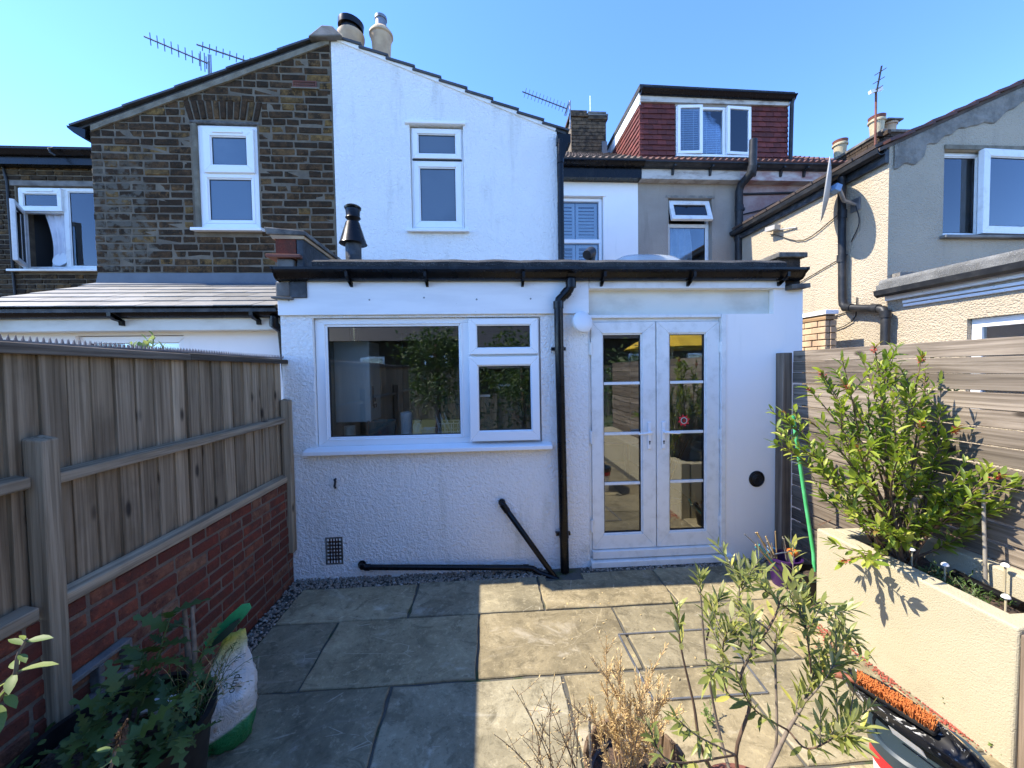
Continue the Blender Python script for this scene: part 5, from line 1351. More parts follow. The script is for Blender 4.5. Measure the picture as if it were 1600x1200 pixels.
for a, b in segs_:
    MB().hexa([(-1.694, a, 1.335), (-1.645, a, 1.345), (-1.645, b, 1.355), (-1.694, b, 1.345), (-1.694, a, 1.395), (-1.645, a, 1.385), (-1.645, b, 1.395), (-1.694, b, 1.405)]).build('rail', 'fence_rail', LF, bevel=.005)
    MB().hexa([(-1.694, a, .862), (-1.642, a, .868), (-1.642, b, .872), (-1.694, b, .866), (-1.694, a, .925), (-1.642, a, .913), (-1.642, b, .917), (-1.694, b, .929)]).build('rail', 'fence_rail', LF, bevel=.005)
for y0, w, z0, z1, x1 in ((-.085, .065, .27, 1.54, -1.625), (-1.845, .062, -.05, 1.53, -1.622), (-3.69, .075, -.05, 1.53, -1.60)):
    MB().hexa([(-1.69, y0, z0), (x1, y0, z0), (x1, y0 + w, z0), (-1.69, y0 + w, z0), (-1.69, y0, z1), (x1, y0 + .003, z1 - .008), (x1, y0 + w, z1 - .004), (-1.69, y0 + w, z1 + .01)]).build('post', 'fence_post', LF, bevel=.006)
caps = [(-1.06, -.0), (-2.1, -1.062), (-3.2, -2.102), (-5.0, -3.202)]
for a, b in caps:
    e = rf.uniform(-.004, .004)
    MB().hexa([(-1.735, a, 1.842), (-1.655, a, 1.838), (-1.655, b, 1.835), (-1.735, b, 1.84), (-1.735, a, 1.888 + e), (-1.655, a, 1.876 + e), (-1.655, b, 1.868 + e), (-1.735, b, 1.878 + e)]).build('capping', 'fence_cap', LF, bevel=.005)
simple('spike_plastic', (.24, .20, .17), .6, (.14, .11, .10), 8)
sk = MB(); yy = -.02
sk.box(-1.712, -1.682, -5, -.02, 1.879, 1.887)
ns = 0
while yy > -3.0:
    for x in (-1.708, -1.686):
        sk.add([(x - .003, yy - .005, 1.885), (x + .003, yy - .005, 1.885), (x + .003, yy + .005, 1.885), (x - .003, yy + .005, 1.885), (x + (.003 if x > -1.7 else -.003), yy, 1.908)], [(0, 1, 4), (1, 2, 4), (2, 3, 4), (3, 0, 4)])
    yy -= .022
tag(sk.build('spike_strip', 'spike_plastic'), 'strip of short plastic spikes along the top of the left fence', 'spikes')
# ================================================================ right boundary: slatted fence
RFN = thing('slat_fence', 'weathered horizontal slatted fence with narrow gaps along the right side', 'fence', (2.7, -1.5, 0))
z = 1.885; r2_ = random.Random(77); k_ = 0
while z > .05:
    h = r2_.uniform(.088, .095); gap = r2_.choice((.006, .008, .011, .014)) if k_ > 1 else .004
    # two lengths butted on a post; the near end a touch lower
    for (ya, yb) in ((-1.84, -.085), (-4.8, -1.845)):
        d0 = r2_.uniform(-.004, .004); d1 = r2_.uniform(-.004, .004); xo = r2_.uniform(-.003, .004)
        MB().hexa([(2.690 + xo, ya, z - h + d0), (2.712, ya, z - h + d0), (2.712, yb, z - h + d1), (2.690 + xo, yb, z - h + d1), (2.690 + xo, ya, z + d0), (2.712, ya, z + d0), (2.712, yb, z + d1), (2.690 + xo, yb, z + d1)]).build('slat', 'slat', RFN, bevel=.003, seg=1)
    z -= h + gap; k_ += 1
for y0 in (-.082, -1.89, -3.7):
    x0 = 2.60 if y0 > -.1 else 2.714
    MB().box(x0, x0 + .085, y0 - .005, y0 + .085, -.05, 1.87).build('post', 'slat_post', RFN, bevel=.005)
# ================================================================ planter
PL = thing('raised_planter', 'cream rendered raised planter bed along the right fence', 'planter', (2.45, -1.9, 0))
m = MB()
m.hexa([(2.215, -1.88, -.05), (2.33, -1.88, -.05), (2.33, -.88, -.05), (2.215, -.88, -.05), (2.232, -1.88, .622), (2.33, -1.88, .622), (2.325, -.88, .648), (2.215, -.88, .648)])
m.build('front_wall', 'planter_render', PL, bevel=.012, seg=3)
MB().box(2.332, 2.68, -.99, -.882, -.05, .64).build('end_wall', 'planter_render', PL, bevel=.01)
MB().box(2.332, 2.68, -1.88, -1.77, -.05, .615).build('end_wall', 'planter_render', PL, bevel=.01)
MB().box(2.60, 2.682, -1.768, -.992, -.05, .70).build('back_wall', 'planter_render', PL, bevel=.008)
so = MB(); nx_, ny_ = 8, 24
for j in range(ny_ + 1):
    for i in range(nx_ + 1):
        x = 2.32 + .30 * i / nx_; y = -1.78 + .80 * j / ny_
        so.v.append((x, y, .575 + .03 * mnoise.noise(Vector((x * 8, y * 8, 0))) + .02 * mnoise.noise(Vector((x * 25, y * 25, 2)))))
for j in range(ny_):
    for i in range(nx_): q_ = j * (nx_ + 1) + i; so.f.append((q_, q_ + 1, q_ + nx_ + 2, q_ + nx_ + 1))
so.build('soil', 'soil', PL, smooth=80)
MB().box(2.235, 2.33, -1.972, -1.882, -.05, .60).build('near_post', 'slat_post', PL, bevel=.006)
MB().box(2.332, 2.68, -4.8, -1.972, -.05, .50).build('rear_bed', 'planter_render', PL, bevel=.01)
# solar stake lights
sl_spots = [((2.40, -1.318, .700), 'farthest of the white mushroom stake lights, at the shrub foot'), ((2.40, -1.479, .692), 'second white mushroom stake light from the shrub, near the planter middle'), ((2.40, -1.721, .662), 'white mushroom stake light nearest the front corner of the planter'), ((2.57, -1.60, .742), 'white mushroom stake light standing at the back against the planter back wall')]
for (x, y, z), lb in sl_spots:
    s_ = thing('stake_light', lb, 'garden light', (x, y, .57), 'stake lights in the planter')
    MB().tube([(x, y, .55), (x, y, z - .010)], .0045, 8).build('stake', 'cream_clay', s_, smooth=60)
    MB().lathe([(.005, -.011), (.016, -.008), (.016, -.004), (.012, .003), (.006, .007), (.0, .008)], (x, y, z), 18).build('cap', 'white_plastic', s_, smooth=50)
simple('bamboo', (.45, .32, .15), .6, (.33, .22, .10), 12); simple('grey_cane', (.30, .27, .22), .7, (.2, .18, .15), 14)
tag(MB().tube([(2.580,-1.498,1.089), (2.570,-1.525,0.626)], .008, 8).build('support_cane', 'grey_cane', smooth=60), 'thin grey upright cane in the planter beside the shrub', 'cane')
tag(MB().tube([(2.520,-1.425,0.610), (2.520,-1.562,0.599), (2.500,-1.717,0.602)], .022, 12).build('black_pipe', 'black_plastic', smooth=50), 'short black pipe lying on the soil in the planter', 'pipe')
# ================================================================ things by the far end of the planter
simple('green_paint', (.06, .42, .13), .45, (.10, .50, .2), 10); simple('purple_plastic', (.035, .012, .075), .35); simple('teal', (.02, .28, .30), .4); simple('blue_plastic', (.05, .22, .50), .4); simple('orange_plastic', (.70, .18, .03), .5)
tag(MB().tube([(2.354,-0.500,1.365), (2.443,-0.520,0.717), (2.490,-0.550,0.300), (2.459,-0.620,-0.133)], .013, 12).build('broom_pole', 'green_paint', smooth=50), 'bright green pole leaning in the corner behind the planter', 'pole')
PB = thing('purple_bucket', 'dark purple bucket of sticks in the corner by the extension', 'bucket', (2.36, -.42, 0))
bc = Vector((2.36, -.42, 0))
MB().lathe([(.085, .0), (.115, .20), (.125, .205), (.125, .225), (.108, .225), (.08, .05)], bc, 24).build('body', 'purple_plastic', PB, smooth=35)
MB().tube([bc + Vector((.12, 0, .21)), bc + Vector((.10, -.03, .26)), bc + Vector((0, -.06, .29)), bc + Vector((-.1, -.03, .26)), bc + Vector((-.12, 0, .21))], .005, 8).build('handle', 'steel', PB)
GC = thing('bundle_of_canes', 'bundle of thin garden sticks standing in the purple bucket', 'canes', bc + Vector((0, 0, .1)))
r3 = random.Random(12)
for q in range(14):
    a = r3.uniform(0, 6.28); b = bc + Vector((.05 * math.cos(a), .05 * math.sin(a), .06)); t = bc + Vector((r3.uniform(-.30, .02), r3.uniform(-.12, .10), r3.uniform(.30, .46)))
    MB().tube([b, t], r3.uniform(.004, .007), 6).build('stick', r3.choice(('bamboo', 'teal', 'grey_cane', 'grey_cane')), GC, smooth=60)
tag(MB().lathe([(.0, .0), (.03, .004), (.04, .02), (.035, .045), (.012, .055), (0, .056)], bc + Vector((.05, -.02, .235)), 16).build('orange_ball', 'orange_plastic', smooth=60), 'small orange knob resting on the purple bucket', 'knob')
tag(MB().obox(bc + Vector((-.05, .09, .24)), (.10, .06, .05), (.2, .3, .5)).build('blue_sponge', 'blue_plastic', bevel=.015), 'small bright blue sponge behind the sticks in the bucket', 'sponge')
DT = thing('black_tub', 'black plastic tub on the paving at the planter end', 'tub', (2.30, -.66, 0))
MB().lathe([(.11, 0), (.135, .20), (.15, .205), (.15, .22), (.128, .22), (.10, .03)], (2.42, -.68, 0), 24).build('body', 'black_plastic', DT, smooth=35)
MB().lathe([(.126, .17), (.12, .175), (0, .178)], (2.42, -.68, 0), 24).build('soil', 'soil', DT, smooth=60)
# ================================================================ paint bucket and tools, bottom right
simple('slate_plastic', (.030, .048, .062), .38, (.05, .07, .085), 8); simple('red_plastic', (.50, .018, .025), .35); simple('white_label', (.74, .74, .74), .5); simple('worn_black', (.008, .008, .009), .5, (.016, .016, .016), 12, spec=.25)
k = NB('splashed_black'); sp = k.bw(k.noise(20, 5, .7, dist=1.5), .58, .64)
k.col(k.mix(sp, (.014, .014, .015), (.55, .55, .54))).rough(.38)
k = NB('splashed_slate'); sp = k.bw(k.noise(34, 3, .6), .68, .72)
k.col(k.mix(sp, (.028, .045, .058), (.7, .7, .7))).rough(.35)
bx, by = 1.60, -2.055
PT = thing('paint_bucket', 'dark slate paint bucket with red band and white splashes at bottom right', 'bucket', (bx, by, 0))
MB().lathe([(.128, 0), (.150, .30), (.150, .31), (0.145, .315)], (bx, by, 0), 36).build('body', 'white_plastic', PT, smooth=35)
MB().lathe([(.1535, .235), (.1545, .29), (.150, .29), (.149, .235)], (bx, by, 0), 36).build('band', 'red_plastic', PT, smooth=35)
MB().lathe([(.150, .292), (.162, .292), (.164, .335), (.156, .345), (.146, .343), (.140, .328), (.0, .326)], (bx, by, 0), 36).build('lid', 'splashed_slate', PT, smooth=35)
lb = MB(); 
for i in range(9):
    a0 = R(212 + i * 7); a1 = R(212 + (i + 1) * 7)
    lb.add([(bx + .1365 * math.cos(a0), by + .1365 * math.sin(a0), .06), (bx + .1365 * math.cos(a1), by + .1365 * math.sin(a1), .06), (bx + .1495 * math.cos(a1), by + .1495 * math.sin(a1), .23), (bx + .1495 * math.cos(a0), by + .1495 * math.sin(a0), .23)], [(0, 1, 2, 3)])
lb.build('label', 'white_label', PT)
# dustpan and brush lying across the bucket
def hull(A, B, width, depth_, th, name, mat_, parent, prow=.75):
    """boat-shaped scoop from A to B, open upwards, with a rolled rim"""
    A = Vector(A); B = Vector(B); d = B - A; L = d.length; d.normalize(); s_ = d.cross(Vector((0, 0, 1))).normalized()
    m = MB(); n, kk = 22, 14
    for side in (0, 1):
        for i in range(n + 1):
            t = i / n; w = width / 2 * max(.02, math.sin(PI * (.04 + .92 * t ** prow))) ** .65 - (th if side else 0)
            dp = depth_ * max(.1, math.sin(PI * (.05 + .9 * t))) ** .5 - (th if side else 0)
            for j in range(kk + 1):
                a = PI * j / kk
                m.v.append(tuple(A + d * (L * (t if not side else .01 + .98 * t)) + s_ * (w * math.cos(a)) - Vector((0, 0, dp * math.sin(a) ** .7)) + Vector((0, 0, .012 * math.sin(t * 3)))))
    o1 = (n + 1) * (kk + 1)
    for side in (0, 1):
        for i in range(n):
            for j in range(kk):
                q_ = side * o1 + i * (kk + 1) + j; m.f.append((q_, q_ + 1, q_ + kk + 2, q_ + kk + 1))
    for i in range(n):
        for j in (0, kk):
            a = i * (kk + 1) + j; m.f.append((a, a + kk + 1, o1 + a + kk + 1, o1 + a))
    return m.build(name, mat_, parent, smooth=50)
DP2 = thing('dustpan', 'black paint-splashed dustpan lying on the paint bucket', 'dustpan', (1.60, -2.0, .35))
hull((1.535, -1.79, .425), (1.60, -2.235, .405), .165, .065, .006, 'pan', 'splashed_black', DP2)
MB().tube([(1.54, -1.81, .415), (1.50, -1.76, .405), (1.455, -1.72, .39)], [.016, .014, .012], 12).build('handle', 'worn_black', DP2, smooth=50)
m = MB()   # silver label following the near side of the pan
for i in range(7):
    t = i / 6; y = -2.03 - .10 * t; x = 1.478 + .020 * t
    m.v += [(x - .0, y, .398), (x + .018, y, .365)]
for i in range(6): m.f.append((i * 2, i * 2 + 1, i * 2 + 3, i * 2 + 2))
m.build('label', 'white_label', DP2)
HB = thing('hand_brush', 'hand brush with orange bristles and brown handle lying in the dustpan', 'brush', (1.62, -1.95, .42))
ba, bb = Vector((1.545, -1.845, .405)), Vector((1.625, -2.075, .40))
MB().beam(ba, bb, .05, .018).build('head', 'worn_black', HB, bevel=.006)
simple('orange_bristle', (.60, .20, .05), .8, (.46, .13, .025), 60)
rb_ = random.Random(2); dv = (bb - ba).normalized(); sv = dv.cross(Vector((0, 0, 1))).normalized()
for i in range(13):          # tufts stand in slanting rows
    tf = MB()
    for row in range(3):
        for q in range(22):
            p = ba + (bb - ba) * ((i + .5 + (row - 1) * .35) / 13.5) + sv * ((row - 1) * .017) + Vector((rb_.uniform(-.0065, .0065), rb_.uniform(-.0065, .0065), .008))
            e = p + Vector((rb_.gauss(0, .0055), rb_.gauss(0, .0055), rb_.uniform(.024, .034))) + sv * .006 * (row - 1)
            tf.tube([p, e], [.0013, .0017], 4, True)
    o = tf.build('tuft', 'orange_bristle', HB); o['kind'] = 'stuff'
simple('rust_handle', (.22, .07, .032), .5, (.30, .11, .055), 20)
MB().tube([ba + Vector((.01, -.02, .006)), ba + Vector((-.05, .03, .012)), ba + Vector((-.13, .075, .004))], [.012, .014, .011], 12).build('handle', 'rust_handle', HB, smooth=50)
tag(MB().tube([(1.645, -1.90, .425), (1.655, -2.05, .415), (1.645, -2.30, .395)], .0045, 8).build('bamboo_stick', 'bamboo', smooth=60), 'thin yellow bamboo stick lying over the paint bucket', 'stick')
# red grit lying along the planter foot
simple('red_grit', (.26, .05, .03), .9, (.36, .09, .06), 40)
sp = []
r4 = random.Random(6)
for cx, cy, sx, sy, n in ((2.20, -1.66, .05, .10, 170), (2.19, -1.38, .03, .12, 120), (2.15, -1.12, .10, .03, 80), (2.17, -.98, .06, .08, 90), (2.20, -1.2, .015, .2, 60)):
    for _ in range(n): sp.append((min(2.212, r4.gauss(cx, sx * .6)), r4.gauss(cy, sy * .6), .003))
tag(pebbles('red_gravel', 'red_grit', sp, .002, .006), 'scatter of fine red grit on the paving at the planter foot', 'grit', kind='stuff')
# ================================================================ bottom left: planter pot, compost bag, blocks
BP2 = thing('black_planter', 'large round black planter pot full of weeds at bottom left', 'planter', (-1.33, -1.88, 0))
c_ = (-1.315, -1.93)
MB().lathe([(.20, 0), (.255, .47), (.268, .472), (.268, .50), (.248, .50), (.242, .40)], (c_[0], c_[1], 0), 40).build('body', 'worn_black', BP2, smooth=35)
MB().lathe([(.244, .40), (.238, .44), (0, .45)], (c_[0], c_[1], 0), 32).build('soil', 'soil', BP2, smooth=60)
tag(MB().obox((-1.30, -1.80, .475), (.10, .05, .012), (.3, .2, .5)).obox((-1.25, -1.84, .47), (.05, .06, .012), (.1, .5, 1)).build('white_fragments', 'white_label', bevel=.003), 'white broken fragments lying on the soil of the black planter', 'fragments')
# hollow concrete blocks against the wall
for (x, y, z, rz_, lb) in ((-1.645, -1.67, .50, .0, 'hollow grey concrete block with square openings, upper of two by the wall'), (-1.645, -1.67, .34, .0, 'hollow grey concrete block under the other, behind the black planter')):
    B_ = thing('concrete_block', lb, 'block', (x, y, z))
    m = MB(); me_ = Matrix.Translation((x, y, z)) @ Matrix.Rotation(rz_ + PI / 2, 4, 'Z')
    m.mitre(-.14, .14, -.075, .075, .02, -.022, .022, me_); m.hexa([me_ @ Vector(p) for p in [(-.012, -.0215, -.054), (.012, -.0215, -.054), (.012, .0215, -.054), (-.012, .0215, -.054), (-.012, -.0215, .054), (.012, -.0215, .054), (.012, .0215, .054), (-.012, .0215, .054)]])
    m.build('body', 'concrete', B_, bevel=.004)
tag(MB().box(-1.655, -1.60, -1.82, -1.52, -.02, .255).build('block_base', 'concrete', bevel=.01), 'solid concrete block on the ground under the hollow blocks', 'block')
# compost bag: a slumped pillow with printed face
k = NB('bag_print')
o3 = k.sep(); nz = k.noise(3, 3, .5)
zz = k.math('ADD', k.math('ADD', o3[2], k.math('MULTIPLY', o3[0], -.35)), k.math('MULTIPLY', nz, .06))
c = k.ramp(zz, [(.50, (.02, .20, .06)), (.568, (.022, .22, .07)), (.582, (.60, .61, .56)), (.86, (.64, .64, .60)), (.90, (.60, .58, .30)), (.955, (.55, .48, .06)), (1.0, (.03, .22, .06))])
pr1 = k.bw(k.noise(30, 5, .7, P=k.stretch((1, 1, 2.2))), .60, .64)
c = k.mix(k.math('MULTIPLY', pr1, .8), c, (.10, .20, .07))
c = k.mix(k.math('MULTIPLY', k.bw(k.noise(9, 3), .62, .70), .6), c, (.45, .26, .10))
k.col(c).rough(.28); k.bump(k.noise(11, 6, .7, dist=1.5), 1.0, .02)
CB = thing('compost_bag', 'half empty printed white and green compost bag slumped by the black planter', 'bag', (-1.22, -1.44, 0))
m = MB(); nu, nv = 40, 30; bcx, bcy = -1.275, -1.47
for j in range(nv + 1):
    t = j / nv; z = .50 * t
    w = .098 + .024 * math.sin(PI * min(1, t * 1.25)) - .06 * max(0, t - .55) / .45
    th = (.06 + .045 * math.sin(PI * min(1, t * 1.3 + .08))) * (1 - .9 * max(0, t - .45) / .55)
    if j == 0: w *= .9; th *= .8
    for i in range(nu):
        a = 2 * PI * i / nu
        cx = math.copysign(abs(math.cos(a)) ** .75, math.cos(a)); sy = math.copysign(abs(math.sin(a)) ** .8, math.sin(a))
        nn = Vector((math.cos(a) * 2.2, math.sin(a) * 2.2, t * 5))
        wr = 1 + .14 * mnoise.noise(nn) + .10 * mnoise.noise(nn * 2.7) + .04 * mnoise.noise(Vector((a * 6, t * 22, 3)))
        p = Vector((cx * th * wr, sy * w * wr, 0)); p.rotate(Euler((0, 0, R(-58))))
        m.v.append((bcx + p.x + .05 * t * t - .02 * t, bcy + p.y + .05 * t * t, z + .02 * mnoise.noise(Vector((a * 2, t * 6, 1)))))
for j in range(nv):
    for i in range(nu): m.f.append((j * nu + i, j * nu + (i + 1) % nu, (j + 1) * nu + (i + 1) % nu, (j + 1) * nu + i))
m.f += [tuple(range(nu - 1, -1, -1)), tuple(nv * nu + i for i in range(nu))]
m.build('sack', 'bag_print', CB, smooth=70)
simple('bag_green', (.03, .30, .09), .35, (.02, .2, .06), 20); simple('bag_ink', (.02, .04, .02), .4)
# folded, open top of the bag: a green lip round a dark mouth
def lip(name, mat_, pts, w):
    m = MB(); n = len(pts)
    for i, p in enumerate(pts):
        ww = w * math.sin(PI * (.12 + .76 * i / (n - 1)))
        m.v += [(p[0] - ww * .5, p[1] - ww * .3, p[2] + ww), (p[0] + ww * .4, p[1] - ww * .5, p[2] - ww), (p[0] + ww * .4, p[1] - ww * .5 + .006, p[2] - ww), (p[0] - ww * .5, p[1] - ww * .3 + .006, p[2] + ww)]
    for i in range(n - 1):
        for q_ in range(4): m.f.append((i * 4 + q_, i * 4 + (q_ + 1) % 4, i * 4 + 4 + (q_ + 1) % 4, i * 4 + 4 + q_))
    m.f += [(0, 1, 2, 3), tuple((n - 1) * 4 + q_ for q_ in (3, 2, 1, 0))]
    return m.build(name, mat_, CB, smooth=40)
lip('open_flap', 'bag_green', [(-1.33, -1.50, .50), (-1.28, -1.475, .535), (-1.235, -1.45, .575), (-1.195, -1.425, .615), (-1.175, -1.415, .625)], .03)
lip('dark_mouth', 'bag_ink', [(-1.30, -1.515, .50), (-1.26, -1.50, .53), (-1.225, -1.475, .56), (-1.20, -1.46, .585)], .016)
# the lettering left visible on the crumpled bag
def lettering(text, mat_, parent, size, mw, name='lettering', depth_=.0006):
    cu = bpy.data.curves.new(name, 'FONT'); cu.body = text; cu.size = size; cu.extrude = depth_; cu.resolution_u = 2
    ob = bpy.data.objects.new(name, cu); COL.objects.link(ob)
    dg = bpy.context.evaluated_depsgraph_get(); me = bpy.data.meshes.new_from_object(ob.evaluated_get(dg)); bpy.data.objects.remove(ob); bpy.data.curves.remove(cu)
    me.transform(mw); me.materials.clear(); me.materials.append(MAT[mat_])
    o = bpy.data.objects.new(name, me); COL.objects.link(o); attach(o, parent); return o

T_, N_ = Vector((.85, .53, 0)), Vector((.53, -.85, 0)); U_ = Vector((0, 0, 1))
xd = (U_ * .93 + T_ * .36).normalized(); yd = (U_ * .36 - T_ * .93).normalized()
pos = Vector((bcx, bcy, 0)) + N_ * .118 + T_ * .035 + U_ * .30
mw = Matrix.Translation(pos) @ Matrix((xd, yd, xd.cross(yd))).transposed().to_4x4()
lettering('omp', 'bag_ink', CB, .046, mw)

# ================================================================ vegetation
CAM = Vector((0, -3.352, 1.751))
def leafm(name, stops, under=None, trans=.35, rough=.45, tcol=None):
    k = NB(name); oi = k.n('ShaderNodeObjectInfo')
    geo = k.n('ShaderNodeNewGeometry')
    try: isl = geo.outputs['Random Per Island']
    except Exception: isl = oi.outputs['Random']
    rnd = k.math('FRACT', k.math('ADD', isl, k.math('MULTIPLY', oi.outputs['Random'], 7.31)))
    c = k.ramp(rnd, stops)
    n = k.noise(30, 3); c = k.mix(k.math('MULTIPLY', k.bw(n, .45, .7), .35), c, k.mix(1.0, c, (.55, .6, .5), 'MULTIPLY'))
    if under: c = k.mix(geo.outputs['Backfacing'], c, under)
    k.col(c).rough(rough).spec(.4)
    tr = k.n('ShaderNodeBsdfTranslucent'); ms = k.n('ShaderNodeMixShader'); ms.inputs[0].default_value = trans
    k.l(k.mix(1.0, c, tcol or (1.5, 1.7, .8), 'MULTIPLY'), tr.inputs['Color'])
    k.l(k.b.outputs[0], ms.inputs[1]); k.l(tr.outputs[0], ms.inputs[2]); k.l(ms.outputs[0], k.t.nodes['Material Output'].inputs['Surface'])
leafm('shrub_leaf', [(0, (0.100, 0.154, 0.022)), (.4, (0.190, 0.254, 0.031)), (.75, (0.292, 0.341, 0.046)), (1, (0.403, 0.417, 0.083))])
leafm('shrub_new', [(0, (.20, .10, .035)), (.5, (.28, .22, .06)), (1, (.30, .09, .05))])
leafm('olive_leaf', [(0, (0.122, 0.146, 0.038)), (.5, (0.221, 0.241, 0.064)), (.85, (0.320, 0.321, 0.091)), (1, (0.442, 0.402, 0.091))], (0.464, 0.441, 0.226), .25, .4)
leafm('dry_leaf', [(0, (0.451, 0.308, 0.137)), (.5, (0.662, 0.496, 0.236)), (1, (0.541, 0.427, 0.255))], None, .25, .8, (1.806, 1.882, 1.640))
leafm('weed_leaf', [(0, (0.036, 0.073, 0.019)), (.6, (0.060, 0.109, 0.025)), (1, (0.095, 0.145, 0.033))], None, .25, .5)
leafm('buddleia_leaf', [(0, (0.106, 0.167, 0.042)), (.6, (0.176, 0.238, 0.063)), (1, (0.282, 0.317, 0.127))], (0.264, 0.299, 0.169), .3, .55)
leafm('tree_leaf', [(0, (0.031, 0.062, 0.017)), (.6, (0.062, 0.105, 0.028)), (1, (0.124, 0.161, 0.043))], None, .25, .5)
leafm('brown_seed', [(0, (.10, .055, .035)), (1, (.20, .12, .07))], None, .1, .9)
leafm('red_petal', [(0, (.36, .03, .03)), (1, (.50, .09, .05))], None, .3, .6)
simple('twig_brown', (0.153, 0.095, 0.059), .8, (0.090, 0.056, 0.036), 30); simple('twig_grey', (0.216, 0.171, 0.131), .8, (0.135, 0.108, 0.081), 30); simple('twig_tan', (.55, .39, .21), .85, (.40, .27, .14), 40); simple('stem_green', (0.099, 0.144, 0.045), .6)

def leaf_shape(L, W, fold=.25, curl=.12, prof=((.0, .12), (.25, .78), (.5, 1), (.75, .72)), tip=True):
    """lanceolate blade along +X, folded along the midrib, drooping at the tip"""
    vs_ = []; fs = []
    for t, w in prof:
        z = -curl * L * t * t
        vs_ += [(L * t, -W / 2 * w, z + fold * W * w * .5), (L * t, 0, z), (L * t, W / 2 * w, z + fold * W * w * .5)]
    vs_.append((L, 0, -curl * L))
    n = len(prof)
    for i in range(n - 1):
        a = i * 3; fs += [(a, a + 3, a + 4, a + 1), (a + 1, a + 4, a + 5, a + 2)]
    a = (n - 1) * 3; fs += [(a, a + 3, a + 1), (a + 1, a + 3, a + 2)]
    return vs_, fs
def lobed_shape(L, W, lobes=4):
    vs_ = [(0, 0, 0)]; fs = []
    pts = []
    for i in range(lobes):
        t = (i + .5) / lobes; w = math.sin(PI * min(1, t * .8 + .18)) * W / 2
        pts += [(L * (t - .40 / lobes), w * .42), (L * (t + .22 / lobes), w), (L * (t + .42 / lobes), w * .40)]
    pts.append((L, 0))
    z = lambda x, y: .16 * abs(y) - .22 * x * x / L
    up_ = [(x, y, z(x, y)) for x, y in pts]; dn = [(x, -y, z(x, y)) for x, y in pts[:-1]]
    mid = [(L * i / 8, 0, z(L * i / 8, 0)) for i in range(9)]
    # fan triangles between the midrib and the outline
    V = mid + up_[:-1] + dn; n = len(pts) - 1; o1 = 9; o2 = 9 + n
    for base, side in ((o1, 1), (o2, -1)):
        for i in range(n - 1):
            mi = min(8, int(round((pts[i][0] + pts[i + 1][0]) / 2 / L * 8)))
            fs.append((mi, base + i, base + i + 1) if side > 0 else (mi, base + i + 1, base + i))
        for i in range(8):
            # close gaps along the rib
            k_ = min(range(n), key=lambda q: abs(pts[q][0] - (mid[i][0] + mid[i + 1][0]) / 2))
            fs.append((i, base + k_, i + 1) if side > 0 else (i, i + 1, base + k_))
        fs.append((8, base + n - 1, 7) if side < 0 else (7, base + n - 1, 8))
    return V, fs

def orient(d, roll, up_=Vector((0, 0, 1))):
    d = d.normalized(); s_ = d.cross(up_)
    if s_.length < 1e-3: s_ = d.orthogonal()
    s_.normalize(); n = s_.cross(d).normalized()
    y = -s_
    m = Matrix((d, y, d.cross(y))).transposed()
    return m @ Matrix.Rotation(roll, 3, 'X')

def put_leaves(root, shapes, mats, mat_, maxobj=300, name='leaf', rest='foliage'):
    """mats: 4x4 matrices; those nearest the camera become objects of their own, the rest one mesh"""
    mes = []
    for vs_, fs in shapes:
        me = bpy.data.meshes.new(name); me.from_pydata(vs_, [], fs); me.shade_smooth(); me.materials.append(MAT[mat_]); mes.append(me)
    mats = sorted(mats, key=lambda m: (m.translation - CAM).length)
    r_ = random.Random(len(mats))
    for m in mats[:maxobj]:
        inst(name, r_.choice(mes), m, root)
    if len(mats) > maxobj:
        mb = MB()
        for m in mats[maxobj:]:
            vs_, fs = r_.choice(shapes); mb.add([m @ Vector(v) for v in vs_], fs)
        o = mb.build(rest, mat_, root, smooth=180, recalc=False); o['kind'] = 'stuff'

def bez(a, b, c, n=10):
    a, b, c = Vector(a), Vector(b), Vector(c)
    return [a * (1 - t) ** 2 + b * 2 * t * (1 - t) + c * t * t for t in [i / n for i in range(n + 1)]]
def spiral_leaves(pts, t0, t1, n, size, spread, r_, out, droop=0.0, jit=.25, pairs=False):
    L = len(pts) - 1; ph = r_.uniform(0, 6.28)
    for i in range(n):
        t = t0 + (t1 - t0) * (i + r_.uniform(-.3, .3)) / max(1, n - 1); t = min(max(t, 0), .999)
        k = int(t * L); f = t * L - k; p = pts[k].lerp(pts[k + 1], f); d = (pts[min(k + 1, L)] - pts[k]).normalized()
        a = ph + i * 2.4; s_ = d.orthogonal().normalized(); b = d.cross(s_)
        rad = s_ * math.cos(a) + b * math.sin(a)
        sp = spread * (1.15 - .55 * t) + r_.uniform(-jit, jit)
        v = d * math.cos(sp) + rad * math.sin(sp) + Vector((0, 0, -droop))
        sc = size * r_.choice((.5, .75, .9, 1.0, 1.1, 1.2)) * r_.uniform(.88, 1.12)
        out.append(Matrix.Translation(p) @ orient(v, r_.uniform(-.6, .6)).to_4x4() @ Matrix.Scale(sc, 4))

